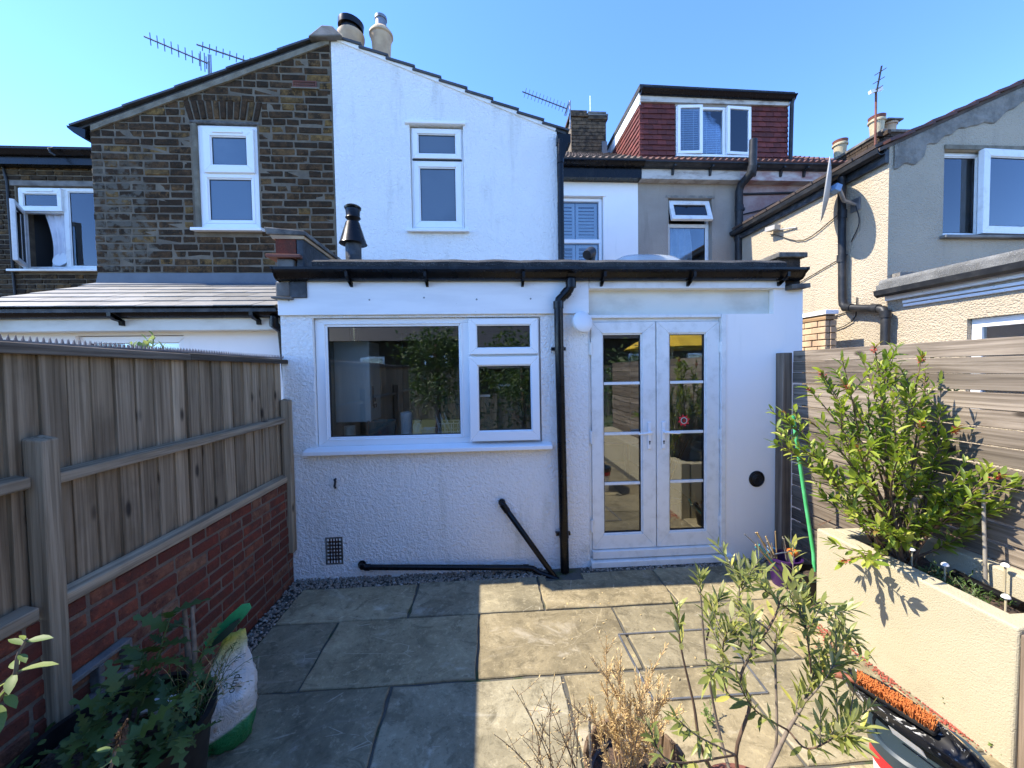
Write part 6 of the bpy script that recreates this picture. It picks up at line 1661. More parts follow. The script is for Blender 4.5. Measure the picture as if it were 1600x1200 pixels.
# ---- shrub in the raised planter -----------------------------------------------------------
rs = random.Random(101)
SH = thing('flowering_shrub', 'tall leafy green shrub with small red flowers growing from the cream planter', 'shrub', (2.42, -1.2, .58))
tips = [(2.328,-1.150,1.859), (2.294,-1.100,1.800), (2.575,-1.200,1.800), (2.747,-1.120,1.824), (2.037,-1.100,1.709), (1.995,-1.050,1.614), (1.837,-1.050,1.461), (1.815,-1.000,1.264),
        (2.046,-1.250,1.636), (2.643,-1.250,1.483), (2.600,-1.363,1.395), (2.600,-1.314,1.227), (2.600,-1.600,1.152), (2.600,-1.556,1.181), (2.600,-1.468,1.062), (2.138,-1.000,0.909), (1.930,-1.200,1.123), (1.997,-1.300,0.632),
        (2.600,-1.389,0.793), (2.402,-1.300,1.603), (2.177,-1.400,1.474), (1.926,-1.300,1.324), (1.978,-1.400,1.306), (2.179,-1.450,1.293), (2.328,-1.450,1.100), (1.947,-1.400,0.959), (2.042,-1.450,0.871), (2.600,-1.326,0.943), (2.248,-1.000,1.467), (2.640,-1.000,1.687), (2.012,-1.150,0.747), (2.197,-1.200,1.488), (2.208,-1.300,1.606), (2.404,-1.350,1.427), (2.412,-1.400,0.905), (2.116,-1.100,1.103), (2.128,-1.450,1.107), (1.914,-1.500,1.146), (2.225,-1.450,0.794), (2.891,-1.050,1.622),
        (2.073,-1.200,1.792), (2.353,-1.200,1.788), (2.625,-1.050,1.789), (1.979,-1.100,1.404), (1.864,-1.150,1.259), (2.600,-1.409,1.220), (2.600,-1.509,0.973)]
ml = []; mn = []; reds = []
for i, tp in enumerate(tips):
    if 19 <= i <= 46 and i % 6 == 0: continue
    tp = Vector(tp); b = Vector((2.42 + rs.uniform(-.05, .05), -1.20 + rs.uniform(-.10, .10), .58))
    mid = b.lerp(tp, .5); mid.z += .18 * (tp - b).length * (1 if i % 3 else .4); mid += Vector((rs.uniform(-.06, .06), rs.uniform(-.06, .06), 0))
    pts = bez(b, mid, tp, 12)
    MB().tube(pts, [.008 - .0055 * k / 12 for k in range(13)], 6).build('stem', 'twig_brown', SH, smooth=60)
    spiral_leaves(pts, .40, 1.0, 22, .070, 1.0, rs, ml); spiral_leaves(pts, .93, 1.0, 5, .05, .5, rs, ml if rs.random() < .6 else mn)
    if i in (0, 2, 3, 4, 5, 8, 10, 13, 17, 33): reds.append((pts[-1], (pts[-1] - pts[-2]).normalized()))
    for s_ in range(3):
        t = rs.uniform(.38, .92); k = int(t * 12); p = pts[k]; d = (pts[k + 1] - pts[k]).normalized()
        v = (d + Vector((rs.uniform(-1, 1), rs.uniform(-1, 1), rs.uniform(-.2, .7))) * .8).normalized(); l_ = rs.uniform(.10, .21)
        tw = bez(p, p + v * l_ * .6, p + v * l_ + Vector((0, 0, .03)), 6)
        MB().tube(tw, [.0035 - .002 * q / 6 for q in range(7)], 5).build('twig', 'twig_brown', SH, smooth=60)
        spiral_leaves(tw, .15, 1.0, 14, .064, .95, rs, ml)
shp = [leaf_shape(1, .30, .35, .10), leaf_shape(1, .36, .15, -.12), leaf_shape(1, .28, .5, .28), leaf_shape(.75, .32, .3, .05), leaf_shape(1.1, .27, .6, .4), leaf_shape(.9, .38, .2, -.2)]
put_leaves(SH, shp, ml, 'shrub_leaf', 300); put_leaves(SH, shp, mn, 'shrub_new', 80, rest='young_foliage')
pet = MB()
for p, d in reds:
    for q in range(34):
        v = (Vector((rs.gauss(0, 1), rs.gauss(0, 1), rs.gauss(0, 1))).normalized() + d * .5).normalized(); c0 = p - d * rs.uniform(0, .035)
        e = c0 + v * rs.uniform(.012, .026); s_ = v.orthogonal().normalized() * .0016
        pet.add([c0 - s_, c0 + s_, e + s_ * 1.6, e - s_ * 1.6], [(0, 1, 2, 3)])
pet.build('flowers', 'red_petal', SH, recalc=False)['kind'] = 'stuff'
sd = MB()
for a, b in (((2.414,-1.450,0.896), (2.563,-1.450,0.869)), ((2.362,-1.480,0.876), (2.480,-1.480,0.823)), ((1.946,-1.200,0.809), (2.026,-1.200,0.836)), ((2.359,-1.400,0.765), (2.384,-1.400,0.807))):
    a, b = Vector(a), Vector(b)
    for q in range(60):
        p = a.lerp(b, rs.random()); v = Vector((rs.gauss(0, 1), rs.gauss(0, 1), rs.gauss(0, 1))).normalized() * .009; s_ = v.orthogonal().normalized() * .003
        sd.add([p - s_, p + s_, p + v], [(0, 1, 2)])
sd.build('seed_heads', 'brown_seed', SH, recalc=False)['kind'] = 'stuff'
# low green plant on the planter soil
LP = thing('low_plant', 'low fine-leaved green plant spilling over the planter soil', 'plant', (2.42, -1.55, .58))
ml = []
for i in range(60):
    b = Vector((2.40 + rs.uniform(-.06, .08), -1.52 + rs.uniform(-.16, .16), .585)); v = Vector((rs.uniform(-1, 1), rs.uniform(-1, 1), rs.uniform(.3, 1.0))).normalized() * rs.uniform(.04, .08)
    pts = bez(b, b + v * .6, b + v, 4); MB().tube(pts, .0012, 4).build('stem', 'stem_green', LP)
    spiral_leaves(pts, .2, 1, 10, .018, .8, rs, ml)
put_leaves(LP, [leaf_shape(1, .3)], ml, 'weed_leaf', 0)

# ---- olive sapling, foreground --------------------------------------------------------------
ro = random.Random(7)
OL = thing('olive_tree', 'young olive tree with narrow grey-green leaves in the right foreground', 'olive tree', (.86, -2.2, .3))
stems = [[(.80, -2.22, .36), (0.893,-2.200,0.481), (0.944,-2.200,0.581), (0.997,-2.200,0.666), (1.040,-2.180,0.730), (1.137,-2.150,0.831)],
         [(.80, -2.22, .36), (0.737,-2.250,0.566), (0.781,-2.250,0.724), (0.752,-2.250,0.820), (0.859,-2.220,0.932), (0.910,-2.200,1.003), (0.874,-2.180,1.037), (0.867,-2.180,1.096)],
         [(.82, -2.22, .36), (0.927,-2.150,0.426), (0.946,-2.150,0.527), (0.963,-2.120,0.843), (1.024,-2.100,0.938), (1.041,-2.100,1.016)],
         [(.76, -2.24, .36), (0.607,-2.300,0.627), (0.576,-2.300,0.784), (0.538,-2.300,0.955), (0.527,-2.300,1.071)],
         [(.78, -2.2, .36), (0.780,-2.100,0.478), (0.731,-2.100,0.740), (0.710,-2.100,0.978), (0.706,-2.100,1.044)],
         [(0.731,-2.100,0.820), (0.756,-2.100,0.920), (0.785,-2.100,0.978)],
         [(0.963,-2.200,0.603), (1.026,-2.250,0.604), (1.119,-2.250,0.658)],
         [(0.944,-2.200,0.581), (0.924,-2.300,0.621), (0.971,-2.350,0.705), (0.979,-2.380,0.724)],
         [(0.859,-2.220,0.932), (0.755,-2.250,1.024), (0.745,-2.250,1.084), (0.751,-2.250,1.123)],
         [(0.910,-2.200,1.003), (1.023,-2.150,0.925), (1.113,-2.150,0.964), (1.187,-2.150,0.850)],
         [(0.997,-2.200,0.666), (1.051,-2.220,0.761), (1.110,-2.220,0.862)],
         [(1.040,-2.180,0.730), (1.007,-2.200,0.874), (0.980,-2.200,1.022)],
         [(0.752,-2.250,0.820), (0.660,-2.300,0.891), (0.596,-2.350,0.898)],
         [(0.781,-2.250,0.724), (0.706,-2.250,0.769), (0.695,-2.250,0.909), (0.711,-2.250,0.957)],
         [(0.752,-2.250,0.820), (0.750,-2.300,0.942), (0.740,-2.300,1.037)],
         [(0.944,-2.200,0.581), (0.747,-2.320,0.769), (0.669,-2.350,0.893)],
         [(0.963,-2.120,0.776), (0.904,-2.100,0.844), (0.835,-2.100,0.937)],
         [(1.137,-2.150,0.831), (1.207,-2.120,0.839), (1.244,-2.100,0.766)],
         [(0.737,-2.250,0.566), (0.560,-2.350,0.737), (0.472,-2.400,0.844)],
         [(0.737,-2.250,0.566), (0.453,-2.420,0.745), (0.374,-2.450,0.881)]]
ml = []
for i, st in enumerate(stems):
    pts = catmull(st, 5); n = len(pts); r0 = .0085 if i == 0 else (.0062 if i < 5 else .0032)
    MB().tube(pts, [r0 - (r0 - .0014) * k / (n - 1) for k in range(n)], 7).build('branch', 'twig_brown' if i % 2 else 'twig_grey', OL, smooth=60)
    if i < 3: spiral_leaves(pts, .5, 1.0, 30, .053, .95, ro, ml)
    elif i in (3, 4): spiral_leaves(pts, .72, 1.0, 18, .052, .7, ro, ml)
    else: spiral_leaves(pts, .25, 1.0, 28, .055, .95, ro, ml)
    if i in (0, 1, 2, 6, 7, 8, 9, 10, 11, 13):
        for s_ in range(4):
            k = ro.randrange(int(n * .45), n - 1); p = pts[k]; d = (pts[k + 1] - pts[k]).normalized()
            v = (d * .8 + Vector((ro.uniform(-1, 1), ro.uniform(-1, 1), ro.uniform(-.2, .8))) * .9).normalized(); l_ = ro.uniform(.05, .12)
            tw = bez(p, p + v * l_ * .5, p + v * l_ + Vector((0, 0, .02)), 6); MB().tube(tw, [.002 - .001 * q / 6 for q in range(7)], 5).build('twig', 'twig_grey', OL, smooth=60)
            spiral_leaves(tw, .1, 1.0, 13, .051, .85, ro, ml)
ml = [m for m in ml if (m.translation - CAM).length > .55]
put_leaves(OL, [leaf_shape(1, .23, .3, .08), leaf_shape(1, .26, .15, -.12), leaf_shape(1, .20, .5, .26), leaf_shape(1, .18, .2, .02), leaf_shape(.8, .25, .55, .35), leaf_shape(1.1, .21, .3, -.22)], ml, 'olive_leaf', 300)
print('olive leaves', len(ml))
OP = thing('olive_pot', 'reddish pot holding the olive tree in the right foreground', 'pot', (.80, -2.22, 0))
MB().lathe([(.11, 0), (.145, .34), (.155, .345), (.155, .365), (.138, .365), (.13, .31)], (.80, -2.24, 0), 28).build('body', 'terracotta', OP, smooth=35)
MB().lathe([(.133, .30), (.12, .325), (.0, .335)], (.80, -2.24, 0), 28).build('soil', 'soil', OP, smooth=60)
# ---- half barrel with a dead plant ----------------------------------------------------------
BR = thing('barrel_planter', 'small wooden stave tub with dry plants at bottom centre', 'planter', (.58, -2.06, 0))
bx2, by2 = .50, -2.05
for i in range(22):
    a0 = 2 * PI * i / 22 + .012; a1 = 2 * PI * (i + 1) / 22 - .012; ra, rb2, t = .145, .185, .014
    dz = rs.uniform(-.008, .006)
    P8 = []
    for z, r_ in ((0, ra), (.36 + dz, rb2)):
        for a, rr_ in ((a0, r_), (a1, r_), (a1, r_ - t), (a0, r_ - t)): P8.append((bx2 + rr_ * math.cos(a), by2 + rr_ * math.sin(a), z))
    MB().hexa(P8).build('stave', 'barrel_wood', BR, bevel=.003, seg=1)
for z, r_ in ((.10, .160), (.27, .179)): MB().lathe([(r_, z - .01), (r_ + .002, z), (r_ + .002, z + .012), (r_ - .004, z + .014)], (bx2, by2, 0), 30).build('hoop', 'galv', BR, smooth=30)
MB().lathe([(.165, .27), (.15, .285), (0, .30)], (bx2, by2, 0), 24).build('soil', 'soil', BR, smooth=60)
DPL = thing('dead_plant', 'dried tan-brown bushy plant in the stave tub', 'plant', (.5, -2.05, .29))
rd = random.Random(55); ml = []
dtips = [(0.399,-2.050,0.823), (0.355,-2.100,0.755), (0.615,-2.050,0.773), (0.610,-2.000,0.613), (0.442,-2.000,0.672), (0.464,-2.100,0.659), (0.520,-2.100,0.610), (0.632,-2.100,0.580), (0.321,-2.100,0.647), (0.361,-2.150,0.687), (0.432,-2.100,0.794), (0.266,-2.150,0.651), (0.537,-2.000,0.617), (0.646,-2.000,0.562), (0.456,-2.150,0.616), (0.397,-2.100,0.597)]
for i, tp in enumerate(dtips):
    tp = Vector(tp); b = Vector((bx2 + rd.uniform(-.06, .06), by2 + rd.uniform(-.06, .06), .29)); mid = b.lerp(tp, .5) + Vector((rd.uniform(-.04, .04), rd.uniform(-.03, .03), .03))
    pts = bez(b, mid, tp, 12); MB().tube(pts, [.004 - .0028 * k / 12 for k in range(13)], 5).build('stem', 'twig_tan', DPL, smooth=60)
    spiral_leaves(pts, .2, 1, 70, .019, .75, rd, ml)
    for s_ in range(16):
        k = rd.randrange(2, 11); p = pts[k]; d = (pts[k + 1] - pts[k]).normalized(); v = (d + Vector((rd.uniform(-1, 1), rd.uniform(-1, 1), rd.uniform(-.1, .8))) * .7).normalized(); l_ = rd.uniform(.03, .085)
        tw = bez(p, p + v * l_ * .6, p + v * l_ + Vector((0, 0, .012)), 5); MB().tube(tw, .0011, 4, False).build('twig', 'twig_tan', DPL)
        spiral_leaves(tw, .1, 1, 16, .015, .7, rd, ml)
put_leaves(DPL, [leaf_shape(1, .22, .3, .1, ((0, .3), (.5, 1)))], ml, 'dry_leaf', 0)
# thin dry stalks left of the tub
DS = thing('dry_stalks', 'thin bare reddish stalks in front of the paving left of the stave tub', 'plant', (.25, -2.2, .1))
ml = []
for (tx, ty) in ((800, 1080), (850, 1105), (890, 1130), (820, 1130), (870, 1060), (905, 1100), (770, 1150), (840, 1170), (880, 1165), (910, 1150), (925, 1165), (860, 1140), (815, 1160), (895, 1085)):
    yy = -2.15 + rd.uniform(-.06, .06)
    tz = (1200 - ty) / 607 * 1.2
    x_ = (tx - 800) / 607 * 1.22 + .06; b = Vector((.22 + rd.uniform(-.10, .10), yy, .30)); tp = Vector((x_, yy, .52 + tz * .95))
    if tx > 760:
        pts = bez(b, b.lerp(tp, .5) + Vector((rd.uniform(-.05, .05), 0, .06)), tp, 10)
        MB().tube(pts, [.0022 - .0014 * k / 10 for k in range(11)], 5).build('stem', 'twig_brown', DS, smooth=60); spiral_leaves(pts, .3, 1, 16, .012, .9, rd, ml)
        for s_ in range(5):
            k = rd.randrange(4, 10); p = pts[k]; v = Vector((rd.uniform(-1, 1), rd.uniform(-.6, .6), rd.uniform(0, 1))).normalized() * rd.uniform(.03, .08)
            tw = bez(p, p + v * .6, p + v + Vector((0, 0, .01)), 4); MB().tube(tw, .0009, 4, False).build('twig', 'twig_brown', DS); spiral_leaves(tw, .3, 1, 6, .010, .9, rd, ml)
put_leaves(DS, [leaf_shape(1, .3, .3, .1, ((0, .3), (.5, 1)))], ml, 'dry_leaf', 0)
SPT = thing('stalk_pot', 'small terracotta pot of dry stalks below the picture centre', 'pot', (.24, -2.16, 0))
MB().lathe([(.09, 0), (.12, .26), (.132, .262), (.132, .30), (.115, .30), (.108, .26)], (.24, -2.16, 0), 26).build('body', 'terracotta', SPT, smooth=35)
MB().lathe([(.112, .25), (.1, .275), (0, .28)], (.24, -2.16, 0), 26).build('soil', 'soil', SPT, smooth=60)
tag(MB().tube([(0.317,-2.120,0.603), (0.320,-2.120,0.422), (.44, -2.14, .25)], .0045, 8).build('wooden_stake', 'grey_cane', smooth=60), 'short grey wooden stake upright among the dry plants', 'stake')

# ---- weeds in the black planter -----------------------------------------------------------------
rw = random.Random(19)
WD = thing('thistle_weeds', 'dark green thistle-like weeds with lobed leaves in the black planter', 'weeds', (-1.33, -1.9, .44))
lob = [lobed_shape(1, .62, 4), lobed_shape(1, .5, 5), lobed_shape(1, .7, 4)]
ml = []
for (b, tp, nl, sz) in (((-1.33, -1.88, .44), (-1.236,-1.800,0.834), 18, .095), ((-1.38, -1.84, .44), (-1.300,-1.850,0.730), 14, .10), ((-1.28, -1.95, .44), (-1.023,-2.000,0.678), 13, .095), ((-1.40, -1.98, .44), (-1.268,-2.000,0.695), 13, .10), ((-1.25, -1.8, .44), (-1.094,-1.800,0.719), 10, .08), ((-1.42, -2.05, .44), (-1.305,-2.050,0.612), 11, .09), ((-1.2, -2.02, .44), (-0.991,-2.050,0.566), 11, .085), ((-1.33, -2.08, .44), (-1.106,-2.100,0.623), 11, .085)):
    pts = bez(b, Vector(b).lerp(Vector(tp), .5) + Vector((rw.uniform(-.03, .03), rw.uniform(-.03, .03), .05)), tp, 10)
    MB().tube(pts, [.005 - .003 * k / 10 for k in range(11)], 6).build('stem', 'stem_green', WD, smooth=60)
    spiral_leaves(pts, .25, 1.0, nl, sz, 1.25, rw, ml, droop=.25)
for _ in range(40):
    b = Vector((-1.315 + rw.uniform(-.22, .22), -1.93 + rw.uniform(-.22, .22), .45)); v = Vector((rw.uniform(-1, 1), rw.uniform(-1, 1), rw.uniform(.4, 1)))
    ml.append(Matrix.Translation(b) @ orient(v, rw.uniform(-.5, .5)).to_4x4() @ Matrix.Scale(rw.uniform(.05, .09), 4))
put_leaves(WD, lob, ml, 'weed_leaf', 200)
FG = thing('wispy_weeds', 'wispy fine-leaved dry and green weed at the right of the black planter', 'weeds', (-1.12, -1.78, .44))
ml = []
for _ in range(60):
    b = Vector((-1.16 + rw.uniform(-.06, .06), -1.80 + rw.uniform(-.09, .09), .44)); tp = b + Vector((rw.uniform(-.10, .13), rw.uniform(-.10, .10), rw.uniform(.05, .24)))
    pts = bez(b, b.lerp(tp, .5) + Vector((0, 0, .06)), tp, 6); MB().tube(pts, .0011, 4, False).build('stem', 'stem_green' if rw.random() < .6 else 'twig_tan', FG); spiral_leaves(pts, .2, 1, 9, .022, .8, rw, ml)
put_leaves(FG, [leaf_shape(1, .16)], ml, 'weed_leaf', 0)
tag(MB().tube([(-1.227,-1.750,0.817), (-1.221,-1.750,0.665), (-1.188,-1.780,0.477), (-1.22, -1.80, .44)], [.008, .010, .011, .012], 8).tube([(-1.182,-1.770,0.838), (-1.173,-1.780,0.710), (-1.173,-1.780,0.554)], [.006, .008, .009], 8).build('dry_stump', 'twig_grey', smooth=50), 'pale weathered split stem standing in the black planter', 'stem')
# ivy-like low greenery filling the corner under the blocks
IV = thing('creeping_weeds', 'dark creeping greenery between the black planter and the fence post', 'weeds', (-1.55, -1.9, .1))
ml = []
for _ in range(420):
    p = Vector((rw.uniform(-1.64, -1.50), rw.uniform(-2.2, -1.66), rw.uniform(.05, .50)))
    v = Vector((rw.uniform(-.2, 1), rw.uniform(-1, .4), rw.uniform(-.4, .5))); ml.append(Matrix.Translation(p) @ orient(v, rw.uniform(-1, 1)).to_4x4() @ Matrix.Scale(rw.uniform(.025, .05), 4))
for i in range(10):
    y0 = -2.2 + i * .055; MB().tube([(-1.57, y0, .0), (-1.58, y0 + .03, .25), (-1.56, y0 - .02, .46)], .003, 5).build('stem', 'stem_green', IV)
put_leaves(IV, [leaf_shape(1, .55, .2, .1)], ml, 'weed_leaf', 60)
# ---- sprigs of buddleia reaching in from the left --------------------------------------------
def sprig(label, stem, leaves, head=None):
    S_ = thing('buddleia_sprig', label, 'shrub', stem[0])
    pts = catmull(stem, 6); n = len(pts)
    MB().tube(pts, [.005 - .003 * k / (n - 1) for k in range(n)], 7).build('stem', 'twig_grey', S_, smooth=60)
    ml = []
    for p, v, sc in leaves: ml.append(Matrix.Translation(p) @ orient(Vector(v), rw.uniform(-.4, .4)).to_4x4() @ Matrix.Scale(sc, 4))
    put_leaves(S_, [leaf_shape(1, .42, .25, .18), leaf_shape(1, .36, .3, .1)], ml, 'buddleia_leaf', 200)
    if head:
        a, b = Vector(head[0]), Vector(head[1]); m = MB()
        for q in range(260):
            t = rw.random(); p = a.lerp(b, t); v = Vector((rw.gauss(0, 1), rw.gauss(0, 1), rw.gauss(0, 1))).normalized() * (.013 * (1.1 - t)); s_ = v.orthogonal().normalized() * .0035
            m.add([p - s_, p + s_, p + v * 1.3], [(0, 1, 2)])
        o = m.build('seed_head', 'brown_seed', S_, recalc=False)
    return S_
Yb = -2.40
V = Vector
sprig('pale green buddleia sprig reaching in at the left edge before the fence post', [(-1.10, -2.6, .85), (-0.990,-2.550,1.089), (-0.939,-2.550,1.163), (-0.928,-2.550,1.208), (-0.910,-2.550,1.241)],
      [(V((-0.912,-2.550,1.236)), (1, .1, .10), 0.046), (V((-0.917,-2.550,1.229)), (-1, .2, .35), 0.037), (V((-0.914,-2.550,1.239)), (.3, -.5, .8), 0.025), (V((-0.925,-2.550,1.211)), (.8, -.4, -.1), 0.031), (V((-0.933,-2.550,1.176)), (1, .2, .12), 0.068), (V((-0.937,-2.550,1.173)), (.6, -.8, -.3), 0.043), (V((-0.940,-2.550,1.161)), (-.8, -.5, -.3), 0.053), (V((-0.950,-2.550,1.145)), (-.4, -.5, -.8), 0.062), (V((-0.955,-2.550,1.132)), (.9, -.4, -.25), 0.046), (V((-0.931,-2.550,1.182)), (-.8, .5, .2), 0.037), (V((-0.966,-2.550,1.113)), (.5, -.6, -.5), 0.062)])
sprig('buddleia sprig with brown seed head at the bottom left edge', [(-.78, -2.6, .75), (-0.780,-2.550,0.928), (-0.764,-2.550,0.980), (-0.755,-2.550,1.012)],
      [(V((-0.763,-2.550,1.004)), (-.9, -.2, .35), 0.030), (V((-0.760,-2.550,1.006)), (.9, -.3, .1), 0.025), (V((-0.763,-2.550,0.993)), (.8, -.5, -.3), 0.028), (V((-0.766,-2.550,0.980)), (-.7, -.6, -.2), 0.031), (V((-0.758,-2.550,1.009)), (.4, -.7, .6), 0.022)],
      ((-0.754,-2.550,1.015), (-0.732,-2.550,1.065)))
# rose shoot behind the left fence
RS = thing('rose_shoot', 'leafy shoot poking above the spiked top of the left fence', 'shrub', (-2.4, -.6, 1.5)); ml = []
for tp in ((-2.410,-0.550,1.970), (-2.304,-0.500,2.030), (-2.243,-0.500,1.963), (-2.265,-0.600,1.990), (-2.383,-0.500,1.942)):
    b = Vector((-2.35, -.5, 1.4)); pts = bez(b, b.lerp(Vector(tp), .6) + Vector((0, 0, .1)), tp, 8); MB().tube(pts, .004, 5).build('stem', 'stem_green', RS, smooth=60); spiral_leaves(pts, .6, 1, 9, .055, 1.1, rw, ml)
put_leaves(RS, [leaf_shape(1, .6, .2, .1)], ml, 'buddleia_leaf', 100)
# weeds along the planter foot
for (p, lb, n, h) in (((2.257,-1.658,0.000), 'small leggy weed growing at the foot of the planter', 7, .10), ((2.252,-1.816,0.000), 'tiny broad-leaved weed on the red grit by the planter corner', 10, .05), ((1.065,-1.563,0.000), 'small green weed in the paving joint beneath the olive tree', 8, .06)):
    W_ = thing('weed', lb, 'weed', p); ml = []
    for i in range(n):
        b = Vector(p); tp = b + Vector((rw.uniform(-.05, .03), rw.uniform(-.05, .05), h * rw.uniform(.6, 1.3))); pts = bez(b, b.lerp(tp, .6) + Vector((0, 0, .02)), tp, 5)
        MB().tube(pts, .0016, 5).build('stem', 'stem_green', W_); spiral_leaves(pts, .3, 1, 7, .022, 1.0, rw, ml)
    put_leaves(W_, [leaf_shape(1, .45)], ml, 'buddleia_leaf', 60)

# fallen leaves and bits on the paving
rl = random.Random(88); ml = []
for _ in range(70):
    x, y = (rl.uniform(.2, 2.15), rl.uniform(-1.7, -.4)) if rl.random() < .6 else (rl.gauss(2.05, .12), rl.uniform(-1.8, -.6))
    if x > 2.19: continue
    ml.append(Matrix.Translation((x, y, .004)) @ Euler((rl.uniform(-.25, .25), rl.uniform(-.2, .1), rl.uniform(0, 6.28))).to_matrix().to_4x4() @ Matrix.Scale(rl.uniform(.012, .034), 4))
mb = MB()
for m in ml:
    vs_, fs = leaf_shape(1, .35, .3, .2); mb.add([m @ Vector(v) for v in vs_], fs)
tag(mb.build('leaf_litter', 'dry_leaf', smooth=180, recalc=False), 'scattered small dry leaves lying on the sunlit paving', 'leaves', kind='stuff')

# ================================================================ inside the kitchen
BO = thing('wall_boiler', 'white wall-hung boiler seen through the left of the kitchen window', 'boiler', (-1.35, .62, 1.25))
MB().box(-1.478, -1.14, .50, .86, 1.27, 2.06).build('case', 'enamel', BO, bevel=.012)
MB().lathe([(.045, 2.06), (.045, 2.2), (.05, 2.21), (.045, 2.22)], (-1.33, .65, 0), 16).tube([(-1.33, .65, 2.2), (-1.33, .65, 2.26), (-1.36, .62, 2.30), (-1.47, .55, 2.30)], .045, 14).build('flue', 'chrome', BO, smooth=50)
pn = MB().box(-1.142, -1.136, .56, .60, 1.42, 1.62)
for i in range(3): pn.box(-1.140, -1.130, .59 + i * .035, .605 + i * .035, 1.40 + (i % 2) * .06, 1.44 + (i % 2) * .06)
pn.build('controls', 'gasket', BO)
simple('teal_glaze', (.03, .14, .15), .25); simple('cream_glaze', (.6, .56, .45), .35)
tag(MB().lathe([(.09, .94), (.12, 1.0), (.135, 1.16), (.14, 1.165), (.128, 1.165), (.11, 1.0)], (-1.03, .48, 0), 24).build('washing_up_bowl', 'teal_glaze', smooth=40), 'dark teal bowl on the worktop behind the kitchen window', 'bowl')
tag(MB().lathe([(.055, .94), (.055, 1.24), (.02, 1.25)], (-.80, .50, 0), 20).build('paper_roll', 'white_plastic', smooth=40), 'white paper roll standing on the kitchen worktop', 'roll')
tag(MB().lathe([(.04, .94), (.05, 1.0), (.045, 1.12), (.03, 1.14), (.035, 1.17), (.02, 1.17)], (-.68, .42, 0), 18).build('jug', 'cream_glaze', smooth=40), 'small cream jug next to the paper roll inside the window', 'jug')
tag(MB().lathe([(.05, .94), (.05, 1.13), (.0, 1.135)], (-1.31, .40, 0), 18).build('storage_jar', 'cream_glaze', smooth=40), 'cream storage jar at the left end inside the kitchen window', 'jar')
for o_ in list(COL.objects)[-5:]:
    if o_.get('category') in ('bowl', 'roll', 'jug', 'jar'): o_.location.z += .12
DR = thing('dish_rack', 'white wire dish rack with plates inside the kitchen window', 'dish rack', (-.35, .45, 1.06))
r_ = MB()
for x in (-.47, -.41, -.35, -.29, -.23):
    r_.tube([(x, .34, 1.26), (x, .36, 1.09), (x, .55, 1.09), (x, .57, 1.26)], .004, 6)
for z in (1.10, 1.18, 1.26): r_.tube([(-.48, .34, z), (-.22, .34, z)], .004, 6).tube([(-.48, .57, z), (-.22, .57, z)], .004, 6)
r_.build('wires', 'white_plastic', DR, smooth=60)
for i, x in enumerate((-.50, -.455, -.41)):
    tag(MB().lathe([(0, 0), (.07, .004), (.115, .018), (.112, .022), (.068, .008), (0, .005)], (x, .46, 1.24), 24, (0, R(72), R(8))).build('plate', 'enamel', smooth=50), ('white plate at the left end of the dish rack', 'middle white plate standing in the dish rack', 'white plate at the right, leaning in the dish rack')[i], 'plate')
tag(MB().lathe([(.06, .0), (.085, .08), (.09, .085), (.078, .085), (.055, .01)], (-.58, .44, 1.12), 20).build('glass_bowl', 'pale_blue_plastic', smooth=40), 'pale blue bowl beside the dish rack in the window', 'bowl')
# things indoors behind the doors
DC = thing('dining_table', 'dark table standing in the room behind the french doors', 'table', (1.6, 2.2, .06))
MB().box(1.15, 2.2, 1.7, 2.6, .74, .78).build('top', 'room_floor', DC, bevel=.01)
for x in (1.2, 2.12):
    for y in (1.75, 2.52): MB().box(x, x + .05, y, y + .05, .06, .74).build('leg', 'room_floor', DC)
tag(MB().lathe([(.08, .06), (.10, .36), (.105, .37), (.09, .37), (.07, .08)], (1.90, .55, 0), 24).build('waste_bin', 'purple_plastic', smooth=40), 'dark purple bin on the floor just inside the right door', 'bin')
tag(MB().lathe([(.05, .06), (.06, .26), (.045, .30), (.05, .32), (.03, .32)], (1.72, .50, 0), 20).build('floor_vase', 'galv', smooth=40), 'grey vase on the floor inside the right hand door', 'vase')
CV = thing('dried_stems', 'tall pale dried stems leaning inside the right door', 'stems', (1.85, .5, .3))
rq = random.Random(1)
for i in range(9): MB().tube([(1.72 + rq.uniform(-.02, .02), .5, .3), (1.80 + .03 * i, .48 + rq.uniform(-.05, .05), rq.uniform(1.0, 1.5))], .004, 5).build('stem', 'twig_tan', CV, smooth=60)
# ================================================================ behind the camera (seen only in the panes)
OH = thing('opposite_house', 'slate roofed house across the gardens, mirrored in the window panes', 'house', (0, -16, 0))
MB().box(-9, 14, -18.5, -15.5, 0, 3.3).build('wall', 'stock_brick_far', OH)
MB().prism([(-9.3, -15.2, 3.25), (-9.3, -18.8, 3.25), (-9.3, -17, 5.2)], (23.6, 0, 0)).build('roof', 'slate', OH)
for x in (-6, -3, 0, 4, 7, 10):
    w_ = MB().mitre(x, x + 1.1, 1.2, 2.5, .08, -15.50, -15.42).build('window', 'upvc', OH)
    MB().box(x + .07, x + 1.03, -15.47, -15.46, 1.27, 2.43).build('pane', 'dark_glass', w_)
BF = thing('back_fence', 'tall board fence across the bottom of the garden behind the viewer', 'fence', (0, -11, 0))
for i in range(70):
    MB().box(-4.6 + i * .2, -4.415 + i * .2, -11.05 - .012 * (i % 2), -11.03 - .012 * (i % 2), 0, 1.9).build('board', 'fence_board', BF)
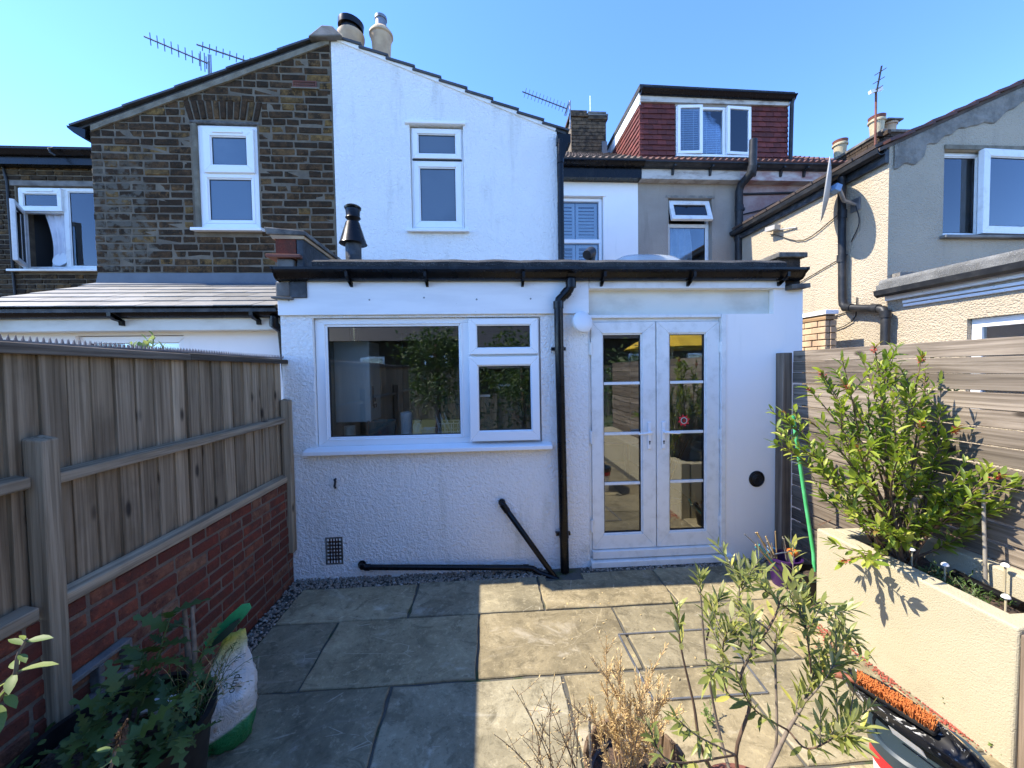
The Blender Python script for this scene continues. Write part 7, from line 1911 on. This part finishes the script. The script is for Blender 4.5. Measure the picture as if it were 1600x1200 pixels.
def tree(label, base, h, crown, n, seed, ls=.16):
    T = thing('garden_tree', label, 'tree', base, 'trees behind the viewer'); r_ = random.Random(seed); b = Vector(base)
    top = b + Vector((0, 0, h)); MB().tube([b, b.lerp(top, .5) + Vector((.05, .03, 0)), top], [.09, .06, .03], 8).build('trunk', 'twig_brown', T, smooth=60)
    lb_ = MB()
    for i in range(9):
        p = b.lerp(top, .35 + .06 * i); v = Vector((r_.uniform(-1, 1), r_.uniform(-1, 1), r_.uniform(.1, .8))); lb_.tube([p, p + v * crown[0] * .6], [.03, .008], 6)
    lb_.build('limbs', 'twig_brown', T, smooth=60)
    cl = [Vector((r_.gauss(0, .45) * crown[0], r_.gauss(0, .45) * crown[1], r_.gauss(0, .45) * crown[2])) for _ in range(26)]
    ml = []
    for i in range(n):
        c = r_.choice(cl); p = b + Vector((0, 0, h * .72)) + c + Vector((r_.gauss(0, .26), r_.gauss(0, .26), r_.gauss(0, .22)))
        v = Vector((r_.gauss(0, 1), r_.gauss(0, 1), r_.gauss(0, .6) - .2)); ml.append(Matrix.Translation(p) @ orient(v, r_.uniform(-1, 1)).to_4x4() @ Matrix.Scale(ls * r_.uniform(.6, 1.2), 4))
    put_leaves(T, [leaf_shape(1, .42)], ml, 'tree_leaf', 0, rest='crown')
tree('rounded evergreen tree mirrored in the middle of the kitchen window', (-1.3, -6.6, 0), 2.5, (.9, .8, .9), 3000, 3, .12)
tree('leafy tree mirrored in the right of the kitchen window', (.7, -7.2, 0), 2.7, (.9, .9, 1.1), 2600, 4, .13)
tree('broad bush mirrored low in the french door panes', (3.3, -5.4, 0), 1.9, (.6, .7, .9), 1600, 5, .12)

simple('yellow_canvas', (.72, .46, .02), .7, (.62, .38, .02), 4)
YP = thing('yellow_parasol', 'yellow garden parasol mirrored in the top panes of the french doors', 'parasol', (5.2, -7.2, 0))
MB().lathe([(1.35, 2.28), (1.36, 2.30), (.9, 2.56), (.35, 2.78), (.03, 2.86), (.02, 2.83), (.35, 2.75), (.9, 2.53)], (5.2, -7.2, 0), 10).build('canopy', 'yellow_canvas', YP)
MB().tube([(5.2, -7.2, 0), (5.2, -7.2, 2.9)], .025, 10).build('pole', 'white_plastic', YP, smooth=50)
